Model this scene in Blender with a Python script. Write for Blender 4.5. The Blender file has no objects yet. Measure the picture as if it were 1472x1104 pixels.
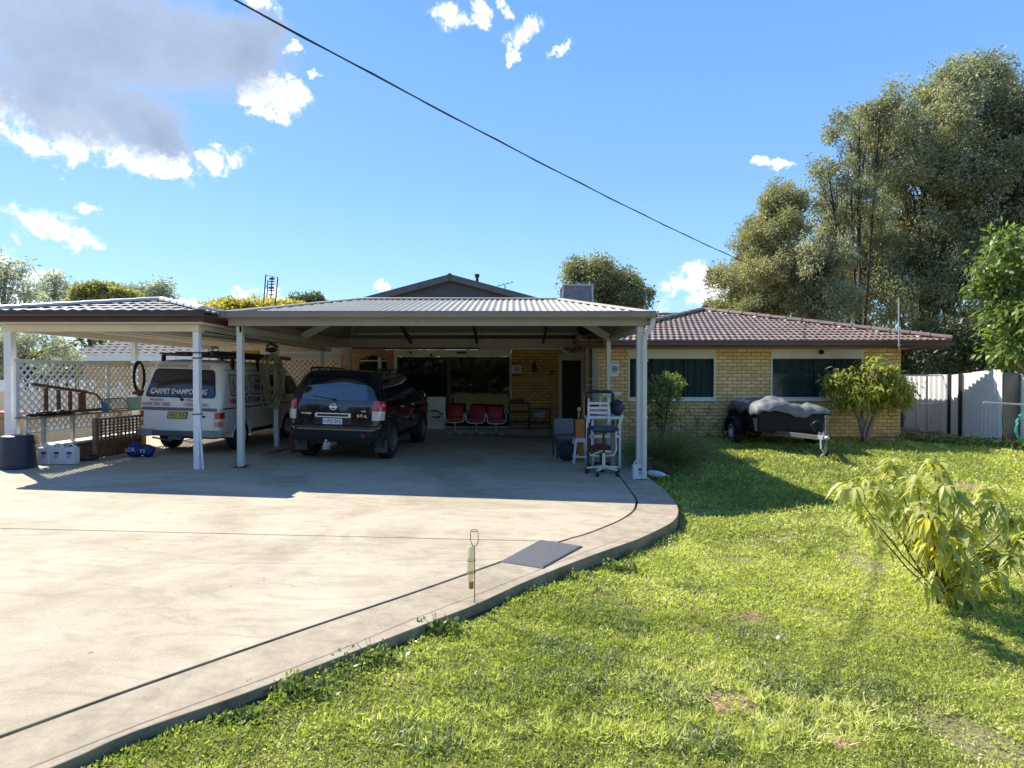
SKYT=(1.0,1.0,1.0); CLK=4.2; EXPO=.92
import bpy, bmesh, math, random
import numpy as np
from mathutils import Vector, Matrix
random.seed(7); RNG = np.random.default_rng(11)
SC = bpy.context.scene; COL = SC.collection
R = math.radians
EYE = 1.62; F = 820.0
# ---------------------------------------------------------------- helpers
def slab_z(x): return -0.03 * (x + 3.6)
def sstep(a, b, t):
    t = np.clip((np.asarray(t, float) - a) / (b - a), 0, 1); return t * t * (3 - 2 * t)
def lawn_z(x, y):
    x = np.asarray(x, float); y = np.asarray(y, float)
    near = slab_z(np.clip(x, -14, 2.9)) - (.065 + .085 * sstep(-1.6, 2.2, x))
    t = sstep(2.8, 4.6, x)
    b = near * (1 - t) + -0.2 * t
    s = sstep(9.0, 14.2, y) * sstep(2.5, 3.8, x)
    return b * (1 - s) + 0.05 * s
def W(px, py, Y): return Vector(((px - 736) / F * Y, Y, EYE + (542 - py) / F * Y))
def G(px, py, fn=None):
    a = (px - 736) / F; b = (py - 542) / F
    Y = 1.6 / b
    for _ in range(12):
        z = float(fn(a * Y, Y)) if fn else slab_z(a * Y)
        Y = (EYE - z) / b
    return Vector((a * Y, Y, float(fn(a * Y, Y)) if fn else slab_z(a * Y)))

class MB:
    def __init__(s): s.v = []; s.f = []; s.m = []
    def add(s, vs, fs, mi=0):
        b = len(s.v); s.v += [tuple(v) for v in vs]
        for f in fs: s.f.append(tuple(b + i for i in f)); s.m.append(mi)
        return s
    def bx(s, x0, x1, y0, y1, z0, z1, mi=0, M=None):
        vs = [(x, y, z) for z in (z0, z1) for y in (y0, y1) for x in (x0, x1)]
        if M is not None: vs = [M @ Vector(v) for v in vs]
        return s.add(vs, [(0, 2, 3, 1), (4, 5, 7, 6), (0, 1, 5, 4), (2, 6, 7, 3), (0, 4, 6, 2), (1, 3, 7, 5)], mi)
    def bar(s, a, b, w, h, mi=0, up=(0, 0, 1)):
        a = Vector(a); b = Vector(b); d = (b - a); L = d.length; d.normalize()
        u = Vector(up)
        if abs(d.dot(u)) > .99: u = Vector((0, 1, 0))
        x = d.cross(u).normalized(); z = x.cross(d).normalized()
        vs = []
        for p in (a, b):
            for i, j in ((-1, -1), (1, -1), (1, 1), (-1, 1)):
                vs.append(p + x * i * w / 2 + z * j * h / 2)
        return s.add(vs, [(0, 1, 2, 3), (7, 6, 5, 4), (0, 4, 5, 1), (1, 5, 6, 2), (2, 6, 7, 3), (3, 7, 4, 0)], mi)
    def tube(s, pts, r, n=8, mi=0, closed=False, caps=True):
        pts = [Vector(p) for p in pts]; k = len(pts)
        rs = r if isinstance(r, (list, tuple)) else [r] * k
        vs = []; prev = None
        for i, p in enumerate(pts):
            if closed: d = pts[(i + 1) % k] - pts[i - 1]
            else: d = pts[min(i + 1, k - 1)] - pts[max(i - 1, 0)]
            if d.length < 1e-9: d = Vector((0, 0, 1))
            d.normalize()
            if prev is None:
                u = Vector((0, 0, 1)) if abs(d.z) < .9 else Vector((0, 1, 0))
                x = d.cross(u).normalized()
            else:
                x = (prev - d * prev.dot(d))
                x = x.normalized() if x.length > 1e-6 else d.orthogonal().normalized()
            prev = x; y = d.cross(x)
            for j in range(n):
                a = 2 * math.pi * j / n
                vs.append(p + (x * math.cos(a) + y * math.sin(a)) * rs[i])
        fs = []
        for i in range(k if closed else k - 1):
            for j in range(n):
                a = i * n + j; b = i * n + (j + 1) % n; c = ((i + 1) % k) * n + (j + 1) % n; d_ = ((i + 1) % k) * n + j
                fs.append((a, b, c, d_))
        if caps and not closed:
            fs.append(tuple(range(n - 1, -1, -1))); fs.append(tuple(range((k - 1) * n, k * n)))
        return s.add(vs, fs, mi)
    def cyl(s, a, b, r0, r1=None, n=16, mi=0): return s.tube([a, b], [r0, r0 if r1 is None else r1], n, mi)
    def lathe(s, prof, c=(0, 0, 0), axis='z', n=24, mi=0, M=None):
        vs = []; k = len(prof)
        for r, h in prof:
            for j in range(n):
                a = 2 * math.pi * j / n; p, q = r * math.cos(a), r * math.sin(a)
                v = Vector((p, q, h)) if axis == 'z' else (Vector((h, p, q)) if axis == 'x' else Vector((q, h, p)))
                if M is not None: v = M @ v
                vs.append(v + Vector(c))
        fs = []
        for i in range(k - 1):
            for j in range(n):
                fs.append((i * n + j, i * n + (j + 1) % n, (i + 1) * n + (j + 1) % n, (i + 1) * n + j))
        fs.append(tuple(range(n - 1, -1, -1))); fs.append(tuple(range((k - 1) * n, k * n)))
        return s.add(vs, fs, mi)
    def prism(s, poly, d, mi=0):
        """extrude closed 3D polygon by vector d"""
        poly = [Vector(p) for p in poly]; n = len(poly); d = Vector(d)
        vs = poly + [p + d for p in poly]
        fs = [tuple(range(n - 1, -1, -1)), tuple(range(n, 2 * n))] + [(i, (i + 1) % n, n + (i + 1) % n, n + i) for i in range(n)]
        return s.add(vs, fs, mi)
    def grid(s, P, mi=0):
        r = len(P); c = len(P[0]); vs = [p for row in P for p in row]
        return s.add(vs, [(i * c + j, i * c + j + 1, (i + 1) * c + j + 1, (i + 1) * c + j) for i in range(r - 1) for j in range(c - 1)], mi)
    def ball(s, c, r, nu=14, nv=9, mi=0, sc=(1, 1, 1), nz=0):
        P = []
        for i in range(nv + 1):
            t = math.pi * i / nv; row = []
            for j in range(nu + 1):
                a = 2 * math.pi * (j % nu) / nu
                k = r * (1 + nz * math.sin(a * 3 + t * 5) + nz * .6 * math.cos(a * 7 - t * 3))
                row.append((c[0] + k * sc[0] * math.sin(t) * math.cos(a), c[1] + k * sc[1] * math.sin(t) * math.sin(a), c[2] + k * sc[2] * math.cos(t)))
            P.append(row)
        return s.grid(P, mi)
    def build(s, name, mats, parent=None, smooth=False, bevel=0, world=True, weld=False):
        me = bpy.data.meshes.new(name)
        off = Vector((0, 0, 0))
        if world and parent is not None:
            off = root_of(parent).location
        me.from_pydata([(v[0] - off[0], v[1] - off[1], v[2] - off[2]) for v in s.v], [], s.f)
        if not isinstance(mats, (list, tuple)): mats = [mats]
        for m in mats: me.materials.append(m)
        if len(mats) > 1: me.polygons.foreach_set('material_index', s.m)
        bm = bmesh.new(); bm.from_mesh(me)
        if weld: bmesh.ops.remove_doubles(bm, verts=bm.verts, dist=1e-4)
        bmesh.ops.recalc_face_normals(bm, faces=bm.faces)
        bm.to_mesh(me); bm.free()
        if smooth is True: me.polygons.foreach_set('use_smooth', [True] * len(me.polygons))
        elif smooth:
            me.polygons.foreach_set('use_smooth', [True] * len(me.polygons)); me.set_sharp_from_angle(angle=R(smooth))
        o = bpy.data.objects.new(name, me); COL.objects.link(o)
        if parent is not None: o.parent = parent
        if bevel:
            md = o.modifiers.new('bevel', 'BEVEL'); md.width = bevel; md.segments = 2; md.limit_method = 'ANGLE'; md.angle_limit = R(35)
        return o
def root_of(o):
    while o.parent is not None: o = o.parent
    return o
def tag(o, label=None, cat=None, group=None, kind=None):
    if label: o['label'] = label
    if cat: o['category'] = cat
    if group: o['group'] = group
    if kind: o['kind'] = kind
    return o
def thing(name, label, cat, loc=(0, 0, 0), rz=0, group=None):
    o = bpy.data.objects.new(name, None); COL.objects.link(o); o.empty_display_size = .1
    o.location = loc; o.rotation_euler = (0, 0, rz); return tag(o, label, cat, group)
def kids(o): return [c for c in bpy.data.objects if c.parent == o]
def dup(root, loc, rz, label=None, group=None):
    r = root.copy(); COL.objects.link(r); r.location = loc; r.rotation_euler = (0, 0, rz); tag(r, label, None, group)
    for ch in kids(root):
        c = ch.copy(); COL.objects.link(c); c.parent = r
        for g in kids(ch):
            d = g.copy(); COL.objects.link(d); d.parent = c
    return r

# ---------------------------------------------------------------- materials
def new_mat(name):
    m = bpy.data.materials.new(name); m.use_nodes = True; nt = m.node_tree
    return m, nt, nt.nodes, nt.links, nt.nodes['Principled BSDF']
def N(nt, t, **k):
    n = nt.nodes.new(t)
    for a, b in k.items():
        if a in n.inputs.keys() if hasattr(n.inputs, 'keys') else False: n.inputs[a].default_value = b
        else: setattr(n, a, b)
    return n
def ramp(nt, fac, stops):
    r = nt.nodes.new('ShaderNodeValToRGB'); e = r.color_ramp.elements
    while len(e) < len(stops): e.new(.5)
    for i, (p, c) in enumerate(stops):
        e[i].position = p; e[i].color = (*c, 1) if len(c) == 3 else c
    nt.links.new(fac, r.inputs[0]); return r.outputs[0]
def mixc(nt, fac, a, b, mode='MIX'):
    m = nt.nodes.new('ShaderNodeMix'); m.data_type = 'RGBA'; m.blend_type = mode
    for s, v in ((m.inputs[0], fac), (m.inputs[6], a), (m.inputs[7], b)):
        if hasattr(v, 'links') or hasattr(v, 'is_linked'): nt.links.new(v, s)
        elif isinstance(v, (int, float)): s.default_value = v
        else: s.default_value = (*v, 1) if len(v) == 3 else v
    return m.outputs[2]
def math_(nt, op, a, b=0, c=None, clamp=False):
    m = nt.nodes.new('ShaderNodeMath'); m.operation = op; m.use_clamp = clamp
    for i, v in enumerate((a, b) if c is None else (a, b, c)):
        if hasattr(v, 'is_linked'): nt.links.new(v, m.inputs[i])
        else: m.inputs[i].default_value = v
    return m.outputs[0]
def noise(nt, vec, scale, detail=4, rough=.55, dist=0):
    n = nt.nodes.new('ShaderNodeTexNoise'); n.inputs['Scale'].default_value = scale; n.inputs['Detail'].default_value = detail
    n.inputs['Roughness'].default_value = rough; n.inputs['Distortion'].default_value = dist
    if vec is not None: nt.links.new(vec, n.inputs['Vector'])
    return n.outputs['Fac']
def geo_pos(nt): return nt.nodes.new('ShaderNodeNewGeometry').outputs['Position']
def obj_co(nt): return nt.nodes.new('ShaderNodeTexCoord').outputs['Object']
def bump(nt, bs, h, strength=.3, dist=.01):
    b = nt.nodes.new('ShaderNodeBump'); b.inputs['Strength'].default_value = strength; b.inputs['Distance'].default_value = dist
    nt.links.new(h, b.inputs['Height']); nt.links.new(b.outputs[0], bs.inputs['Normal'])
def mat(name, c, rough=.6, metal=0, var=.18, sc=6, bmp=0, bsc=40, coat=0, dirt=None, spec=.5):
    m, nt, ns, ln, bs = new_mat(name); co = obj_co(nt)
    n1 = noise(nt, co, sc, 5)
    a = tuple(min(1, x * (1 + var)) for x in c); b = tuple(x * (1 - var) for x in c)
    out = ramp(nt, n1, [(.3, b), (.7, a)])
    if dirt:
        n2 = noise(nt, co, dirt[1], 6, .65)
        f = ramp(nt, n2, [(dirt[2], (0, 0, 0)), (min(1, dirt[2] + .22), (1, 1, 1))])
        out = mixc(nt, f, out, dirt[0])
    ln.new(out, bs.inputs['Base Color'])
    r2 = noise(nt, co, sc * 2.3, 3)
    ln.new(math_(nt, 'ADD', math_(nt, 'MULTIPLY', r2, .25), rough - .125), bs.inputs['Roughness'])
    bs.inputs['Metallic'].default_value = metal; bs.inputs['Coat Weight'].default_value = coat
    bs.inputs['Specular IOR Level'].default_value = spec
    if bmp: bump(nt, bs, noise(nt, co, bsc, 5), bmp, .01)
    return m
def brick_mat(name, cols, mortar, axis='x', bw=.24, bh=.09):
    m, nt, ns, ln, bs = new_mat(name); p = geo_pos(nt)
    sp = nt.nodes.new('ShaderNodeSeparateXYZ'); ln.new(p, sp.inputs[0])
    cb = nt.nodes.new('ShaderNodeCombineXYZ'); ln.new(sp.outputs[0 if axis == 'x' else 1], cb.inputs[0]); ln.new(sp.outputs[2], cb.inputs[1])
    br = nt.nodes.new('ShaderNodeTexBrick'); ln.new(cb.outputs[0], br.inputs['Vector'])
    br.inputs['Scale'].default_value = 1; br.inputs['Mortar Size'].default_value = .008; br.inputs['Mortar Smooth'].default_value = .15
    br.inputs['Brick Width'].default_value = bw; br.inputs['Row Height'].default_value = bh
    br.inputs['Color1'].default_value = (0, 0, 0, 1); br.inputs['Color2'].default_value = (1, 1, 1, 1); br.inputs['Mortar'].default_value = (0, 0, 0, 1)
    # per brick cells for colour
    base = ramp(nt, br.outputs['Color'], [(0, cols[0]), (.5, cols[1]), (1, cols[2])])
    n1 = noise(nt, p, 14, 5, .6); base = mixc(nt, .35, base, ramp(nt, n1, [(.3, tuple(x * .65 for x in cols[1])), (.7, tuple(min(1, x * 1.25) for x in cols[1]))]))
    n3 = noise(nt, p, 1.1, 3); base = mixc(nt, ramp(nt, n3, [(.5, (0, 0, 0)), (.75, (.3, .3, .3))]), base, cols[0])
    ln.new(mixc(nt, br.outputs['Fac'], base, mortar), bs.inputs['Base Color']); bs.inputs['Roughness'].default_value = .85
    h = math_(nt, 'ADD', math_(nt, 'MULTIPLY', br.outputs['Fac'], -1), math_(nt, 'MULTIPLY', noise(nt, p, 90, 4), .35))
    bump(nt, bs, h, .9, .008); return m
def leaf_mat(name, c1, c2, trans=.35, rough=.45, c3=None):
    """colour follows the per-face 'tint' attribute, 0..1"""
    m, nt, ns, ln, bs = new_mat(name)
    at = nt.nodes.new('ShaderNodeAttribute'); at.attribute_name = 'tint'
    st = [(0, c1), (.72, c2)] + ([(1, c3)] if c3 else [])
    col = ramp(nt, at.outputs['Fac'], st)
    ln.new(col, bs.inputs['Base Color']); bs.inputs['Roughness'].default_value = rough; bs.inputs['Specular IOR Level'].default_value = .4
    tr = nt.nodes.new('ShaderNodeBsdfTranslucent'); ln.new(mixc(nt, 1, col, (1.25, 1.35, .7), 'MULTIPLY'), tr.inputs[0])
    mx = nt.nodes.new('ShaderNodeMixShader'); mx.inputs[0].default_value = trans
    ln.new(bs.outputs[0], mx.inputs[1]); ln.new(tr.outputs[0], mx.inputs[2]); ln.new(mx.outputs[0], ns['Material Output'].inputs['Surface'])
    return m
def glass_mat(name, c=(.01, .014, .016), rough=.03, spec=.35, alpha=1, ior=1.5):
    m, nt, ns, ln, bs = new_mat(name)
    bs.inputs['Base Color'].default_value = (*c, 1); bs.inputs['Roughness'].default_value = rough
    bs.inputs['IOR'].default_value = ior; bs.inputs['Specular IOR Level'].default_value = spec; bs.inputs['Alpha'].default_value = alpha
    bump(nt, bs, noise(nt, obj_co(nt), 2.5, 2), .06, .01)
    return m
M = {}
def concrete(name, warm=1):
    m, nt, ns, ln, bs = new_mat(name); p = geo_pos(nt)
    st = nt.nodes.new('ShaderNodeMapping'); st.inputs['Scale'].default_value = (.45, 1.25, 1); st.inputs['Rotation'].default_value = (0, 0, R(-14)); ln.new(p, st.inputs[0])
    a = noise(nt, st.outputs[0], 1.1, 7, .62, .6); b = noise(nt, p, 7, 6, .7); c = noise(nt, p, 120, 3, .6)
    col = ramp(nt, a, [(.36, (.235, .18, .112)), (.5, (.33, .265, .172)), (.64, (.405, .34, .232))])
    col = mixc(nt, .5, col, ramp(nt, b, [(.3, (.245, .19, .12)), (.7, (.385, .32, .215))]))
    col = mixc(nt, .35, col, ramp(nt, c, [(.3, (.3, .26, .2)), (.6, (.58, .53, .43))]))
    # stains of old tyre and oil marks, rusty freckles
    s1 = noise(nt, p, .9, 5, .7, 1.2); col = mixc(nt, ramp(nt, s1, [(.58, (0, 0, 0)), (.74, (.35, .35, .35))]), col, (.27, .225, .165))
    vo = nt.nodes.new('ShaderNodeTexVoronoi'); vo.inputs['Scale'].default_value = 2.3; ln.new(p, vo.inputs['Vector'])
    col = mixc(nt, ramp(nt, vo.outputs['Distance'], [(.02, (.8, .8, .8)), (.045, (0, 0, 0))]), col, (.16, .13, .1))
    big = noise(nt, p, .33, 6, .62, 1.5); col = mixc(nt, 1, col, ramp(nt, big, [(.36, (.84, .82, .78)), (.52, (1.06, 1.06, 1.06)), (.66, (1.15, 1.15, 1.14))]), 'MULTIPLY')
    sw_ = noise(nt, st.outputs[0], 2.6, 9, .7, 2.2); col = mixc(nt, 1, col, ramp(nt, sw_, [(.40, (.90, .89, .87)), (.5, (1.04, 1.04, 1.03)), (.60, (1.1, 1.09, 1.08))]), 'MULTIPLY')
    wv = nt.nodes.new('ShaderNodeVectorMath'); wv.operation = 'ADD'; ln.new(p, wv.inputs[0]); nn = nt.nodes.new('ShaderNodeTexNoise'); nn.inputs['Scale'].default_value = 1.6; nn.inputs['Detail'].default_value = 6; ln.new(p, nn.inputs['Vector']); ln.new(nn.outputs['Color'], wv.inputs[1])
    vc = nt.nodes.new('ShaderNodeTexVoronoi'); vc.feature = 'DISTANCE_TO_EDGE'; vc.inputs['Scale'].default_value = .32; ln.new(wv.outputs[0], vc.inputs['Vector'])
    ck = math_(nt, 'MULTIPLY', ramp(nt, vc.outputs['Distance'], [(.0006, (.5, .5, .5)), (.0022, (0, 0, 0))]), ramp(nt, noise(nt, p, .8, 3), [(.54, (0, 0, 0)), (.62, (1, 1, 1))])); col = mixc(nt, ck, col, (.13, .10, .07))
    if name == 'apron_concrete': col = mixc(nt, .62, col, ramp(nt, noise(nt, p, 5, 9, .78), [(.36, (.19, .15, .105)), (.5, (.30, .245, .175)), (.64, (.40, .335, .24))]))
    ln.new(col, bs.inputs['Base Color']); bs.inputs['Roughness'].default_value = .8; bs.inputs['Specular IOR Level'].default_value = .3
    bump(nt, bs, math_(nt, 'ADD', noise(nt, p, 60, 6, .7), math_(nt, 'MULTIPLY', noise(nt, st.outputs[0], 6, 4), 1.2)), .28, .006); return m
M['concrete'] = concrete('concrete'); M['apron'] = concrete('apron_concrete')
M['soil'] = mat('soil', (.055, .042, .03), .95, var=.4, sc=9, bmp=1, bsc=30)
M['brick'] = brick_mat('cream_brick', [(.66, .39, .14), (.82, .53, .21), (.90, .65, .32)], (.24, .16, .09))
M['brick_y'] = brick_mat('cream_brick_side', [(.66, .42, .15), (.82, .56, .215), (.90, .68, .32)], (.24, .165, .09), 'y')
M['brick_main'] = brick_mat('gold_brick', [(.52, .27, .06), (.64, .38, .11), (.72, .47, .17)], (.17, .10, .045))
M['brick_red'] = brick_mat('red_brick', [(.33, .12, .06), (.40, .19, .10), (.46, .27, .13)], (.3, .25, .2))
M['brick_low'] = brick_mat('garden_brick', [(.19, .10, .06), (.25, .14, .085), (.3, .19, .11)], (.2, .16, .12), 'y')
M['cream'] = mat('cream_paint', (.66, .62, .5), .5, var=.06, sc=3)
M['white'] = mat('white_paint', (.76, .77, .76), .45, var=.06, sc=5, dirt=((.5, .47, .4), 3, .62))
M['post'] = mat('grey_cream_steel', (.56, .57, .52), .4, var=.06, sc=4, dirt=((.4, .38, .32), 5, .64))
M['fascia'] = mat('taupe_gutter', (.315, .28, .23), .45, var=.07, sc=2, dirt=((.2, .17, .13), 2.5, .62))
M['gutter'] = mat('taupe_gutter_lip', (.22, .20, .17), .4, var=.08, sc=2)
M['maroon'] = mat('maroon_fascia', (.075, .028, .02), .45, var=.25, sc=3)
M['brown_gutter'] = mat('brown_gutter', (.105, .055, .042), .4, var=.2, sc=3)
M['sheet'] = mat('cream_roof_sheet', (.36, .32, .25), .5, var=.08, sc=1.5, dirt=((.45, .4, .32), 2, .58))
M['under'] = mat('green_grey_sheet_underside', (.26, .29, .24), .5, var=.1)
M['ceil'] = mat('ceiling_lining', (.62, .56, .45), .6, var=.07, sc=1.5)
M['rafter'] = mat('primed_steel', (.42, .42, .37), .45, var=.1)
M['dark_steel'] = mat('dark_steel', (.035, .035, .038), .4, .4, var=.2)
M['charcoal'] = mat('charcoal_gable', (.075, .068, .068), .45, var=.12, sc=2)
M['black'] = mat('black_plastic', (.012, .012, .013), .45, var=.3)
M['rubber'] = mat('rubber', (.016, .016, .017), .8, var=.3, bmp=.4)
M['mat_rubber'] = mat('grey_rubber_mat', (.085, .09, .10), .75, var=.18, sc=30, bmp=.6, bsc=140, dirt=((.25, .23, .19), 14, .66))
M['chrome'] = mat('chrome', (.7, .7, .72), .15, 1, var=.03)
M['alu'] = mat('alloy', (.45, .46, .48), .3, .9, var=.08)
M['galv'] = mat('galvanised', (.42, .44, .46), .42, .35, var=.14, sc=5, dirt=((.3, .25, .2), 6, .66))
M['glass'] = glass_mat('dark_glass'); M['glass2'] = glass_mat('window_glass', (.02, .028, .028), .04, .45, .22)
M['curtain'] = mat('green_curtain', (.055, .10, .085), .9, var=.15, sc=3)
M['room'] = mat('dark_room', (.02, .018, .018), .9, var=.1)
M['timber'] = mat('brown_timber', (.16, .075, .035), .6, var=.3, sc=14, bmp=.3)
M['oldwood'] = mat('weathered_wood', (.19, .15, .11), .8, var=.35, sc=18, bmp=.5)
M['bark'] = mat('bark', (.075, .06, .048), .9, var=.4, sc=12, bmp=.9, bsc=25)
M['pale_bark'] = mat('pale_bark', (.26, .21, .16), .85, var=.35, sc=9, bmp=.8, bsc=22)
M['red'] = mat('red_plastic', (.35, .012, .015), .4, var=.15)
M['redlens'] = mat('red_lens', (.5, .012, .012), .15, var=.08, coat=1)
M['amber'] = mat('amber_lens', (.5, .2, .1), .2, var=.08, coat=1)
M['clearlens'] = mat('clear_lens', (.6, .58, .55), .15, var=.05, coat=1)
M['navy'] = mat('navy_plastic', (.018, .027, .05), .5, var=.2, dirt=((.1, .1, .1), 5, .64))
M['blue'] = mat('blue_fabric', (.012, .03, .16), .6, var=.25)
M['orange'] = mat('orange_wood', (.42, .15, .035), .5, var=.2, sc=10)
M['card'] = mat('cardboard', (.46, .31, .17), .85, var=.12)
M['purple'] = mat('maroon_print', (.10, .02, .035), .6)
M['plastic_w'] = mat('white_plastic', (.62, .63, .64), .4, var=.05, sc=8, dirt=((.5, .48, .42), 7, .66))
M['fabric_g'] = mat('grey_fabric', (.16, .17, .19), .9, var=.15, sc=40, bmp=.3)
M['vanwhite'] = mat('van_white', (.76, .76, .73), .3, var=.05, sc=2, coat=.4, dirt=((.42, .39, .33), 2.2, .6))
M['vangrey'] = mat('van_bumper_grey', (.27, .28, .28), .6, var=.12)
M['carblack'] = mat('black_car_paint', (.006, .007, .011), .12, .0, var=.2, coat=1)
M['plate_y'] = mat('yellow_plate', (.55, .45, .12), .5, var=.08)
M['ink'] = mat('black_ink', (.02, .02, .025), .6); M['redink'] = mat('red_ink', (.42, .015, .03), .5); M['pinkink'] = mat('faded_red_ink', (.5, .2, .22), .6)
M['greyink'] = mat('faded_grey_ink', (.28, .28, .27), .6); M['whiteink'] = mat('white_ink', (.75, .77, .77), .5)
M['hose'] = mat('green_hose', (.05, .30, .22), .4, var=.15)
M['rope'] = mat('khaki_hose', (.30, .27, .15), .7, var=.3, sc=20)
M['terr_brick'] = mat('pink_paving', (.33, .2, .15), .85, var=.25, sc=12)

TEXTN = [0]
def text(s, size, m, parent, loc, rot=(R(90), 0, 0), width=None, name='lettering', ext=.0015, align='CENTER', shear=0, bold=0):
    """flat lettering, a mesh; loc/rot in the root's local frame"""
    c = bpy.data.curves.new('t', 'FONT'); c.body = s; c.size = size; c.extrude = ext; c.align_x = align; c.align_y = 'CENTER'; c.shear = shear; c.offset = bold
    to = bpy.data.objects.new('t', c); COL.objects.link(to)
    dg = bpy.context.evaluated_depsgraph_get(); dg.update()
    me = bpy.data.meshes.new_from_object(to.evaluated_get(dg)); bpy.data.objects.remove(to); bpy.data.curves.remove(c)
    if width:
        xs = [v.co.x for v in me.vertices]; w = max(xs) - min(xs); k = width / w
        for v in me.vertices: v.co.x *= k
    me.materials.clear(); me.materials.append(m)
    Mx = Matrix.Translation(Vector(loc)) @ Matrix.Rotation(rot[2], 4, 'Z') @ Matrix.Rotation(rot[0], 4, 'X')
    if parent is not None and parent.parent is not None: pass
    me.transform(Mx); me.name = name
    o = bpy.data.objects.new(name, me); COL.objects.link(o); o.parent = parent; return o

# ---------------------------------------------------------------- leaves
def leaves(name, C, D, Nn, L, Wd, tint, material, parent=None, bend=0.0):
    """numpy leaf cloud. C centres(base) D direction Nn side-normal; quads (or 2-segment bent leaves)"""
    C = np.asarray(C, float); n = len(C)
    D = D / np.linalg.norm(D, axis=1, keepdims=True); S = np.cross(D, Nn); S /= (np.linalg.norm(S, axis=1, keepdims=True) + 1e-9)
    U = np.cross(S, D); L = np.broadcast_to(L, n)[:, None]; Wd = np.broadcast_to(Wd, n)[:, None]
    off = np.array(root_of(parent).location) if parent is not None else np.zeros(3)
    C = C - off
    if bend == 0:
        V = np.stack([C, C + D * L * .45 + S * Wd * .5, C + D * L, C + D * L * .45 - S * Wd * .5], 1)
        k = 4; faces = np.array([[0, 1, 2, 3]])
    else:
        mid = C + D * L * .55; tip = C + D * L * .9 - np.array([0, 0, 1]) * L * bend
        b1 = C + D * L * .25 + S * Wd * .5 + U * Wd * .12; b2 = C + D * L * .25 - S * Wd * .5 + U * Wd * .12
        m1 = mid + S * Wd * .45 + U * Wd * .12 - np.array([0, 0, 1]) * L * bend * .3; m2 = mid - S * Wd * .45 + U * Wd * .12 - np.array([0, 0, 1]) * L * bend * .3
        mc = mid - np.array([0, 0, 1]) * L * bend * .3; c1 = C + D * L * .25
        V = np.stack([C, b1, m1, tip, m2, b2, c1, mc], 1); k = 8
        faces = np.array([[0, 1, 6, 6], [0, 6, 5, 5], [1, 2, 7, 6], [6, 7, 4, 5], [2, 3, 7, 7], [7, 3, 4, 4]])
    V = V.reshape(-1, 3)
    me = bpy.data.meshes.new(name)
    polys = []
    if bend == 0:
        idx = (np.arange(n)[:, None] * 4 + np.arange(4)[None]).reshape(-1)
        me.vertices.add(len(V)); me.vertices.foreach_set('co', V.reshape(-1).astype(np.float32))
        me.loops.add(len(idx)); me.loops.foreach_set('vertex_index', idx.astype(np.int32))
        me.polygons.add(n); me.polygons.foreach_set('loop_start', (np.arange(n) * 4).astype(np.int32)); me.polygons.foreach_set('loop_total', np.full(n, 4, np.int32))
        T = np.asarray(tint)
    else:
        tri = [[0, 1, 6], [0, 6, 5], [1, 2, 7], [1, 7, 6], [6, 7, 4], [6, 4, 5], [2, 3, 7], [7, 3, 4]]
        tri = np.array(tri); nf = len(tri)
        idx = (np.arange(n)[:, None, None] * 8 + tri[None]).reshape(-1)
        me.vertices.add(len(V)); me.vertices.foreach_set('co', V.reshape(-1).astype(np.float32))
        me.loops.add(len(idx)); me.loops.foreach_set('vertex_index', idx.astype(np.int32))
        me.polygons.add(n * nf); me.polygons.foreach_set('loop_start', (np.arange(n * nf) * 3).astype(np.int32)); me.polygons.foreach_set('loop_total', np.full(n * nf, 3, np.int32))
        T = np.repeat(np.asarray(tint), nf)
    me.update(); at = me.attributes.new('tint', 'FLOAT', 'FACE'); at.data.foreach_set('value', T.astype(np.float32))
    me.materials.append(material)
    o = bpy.data.objects.new(name, me); COL.objects.link(o)
    if parent is not None: o.parent = parent
    return o
def rdir(n): v = RNG.normal(size=(n, 3)); return v / np.linalg.norm(v, axis=1, keepdims=True)

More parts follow.
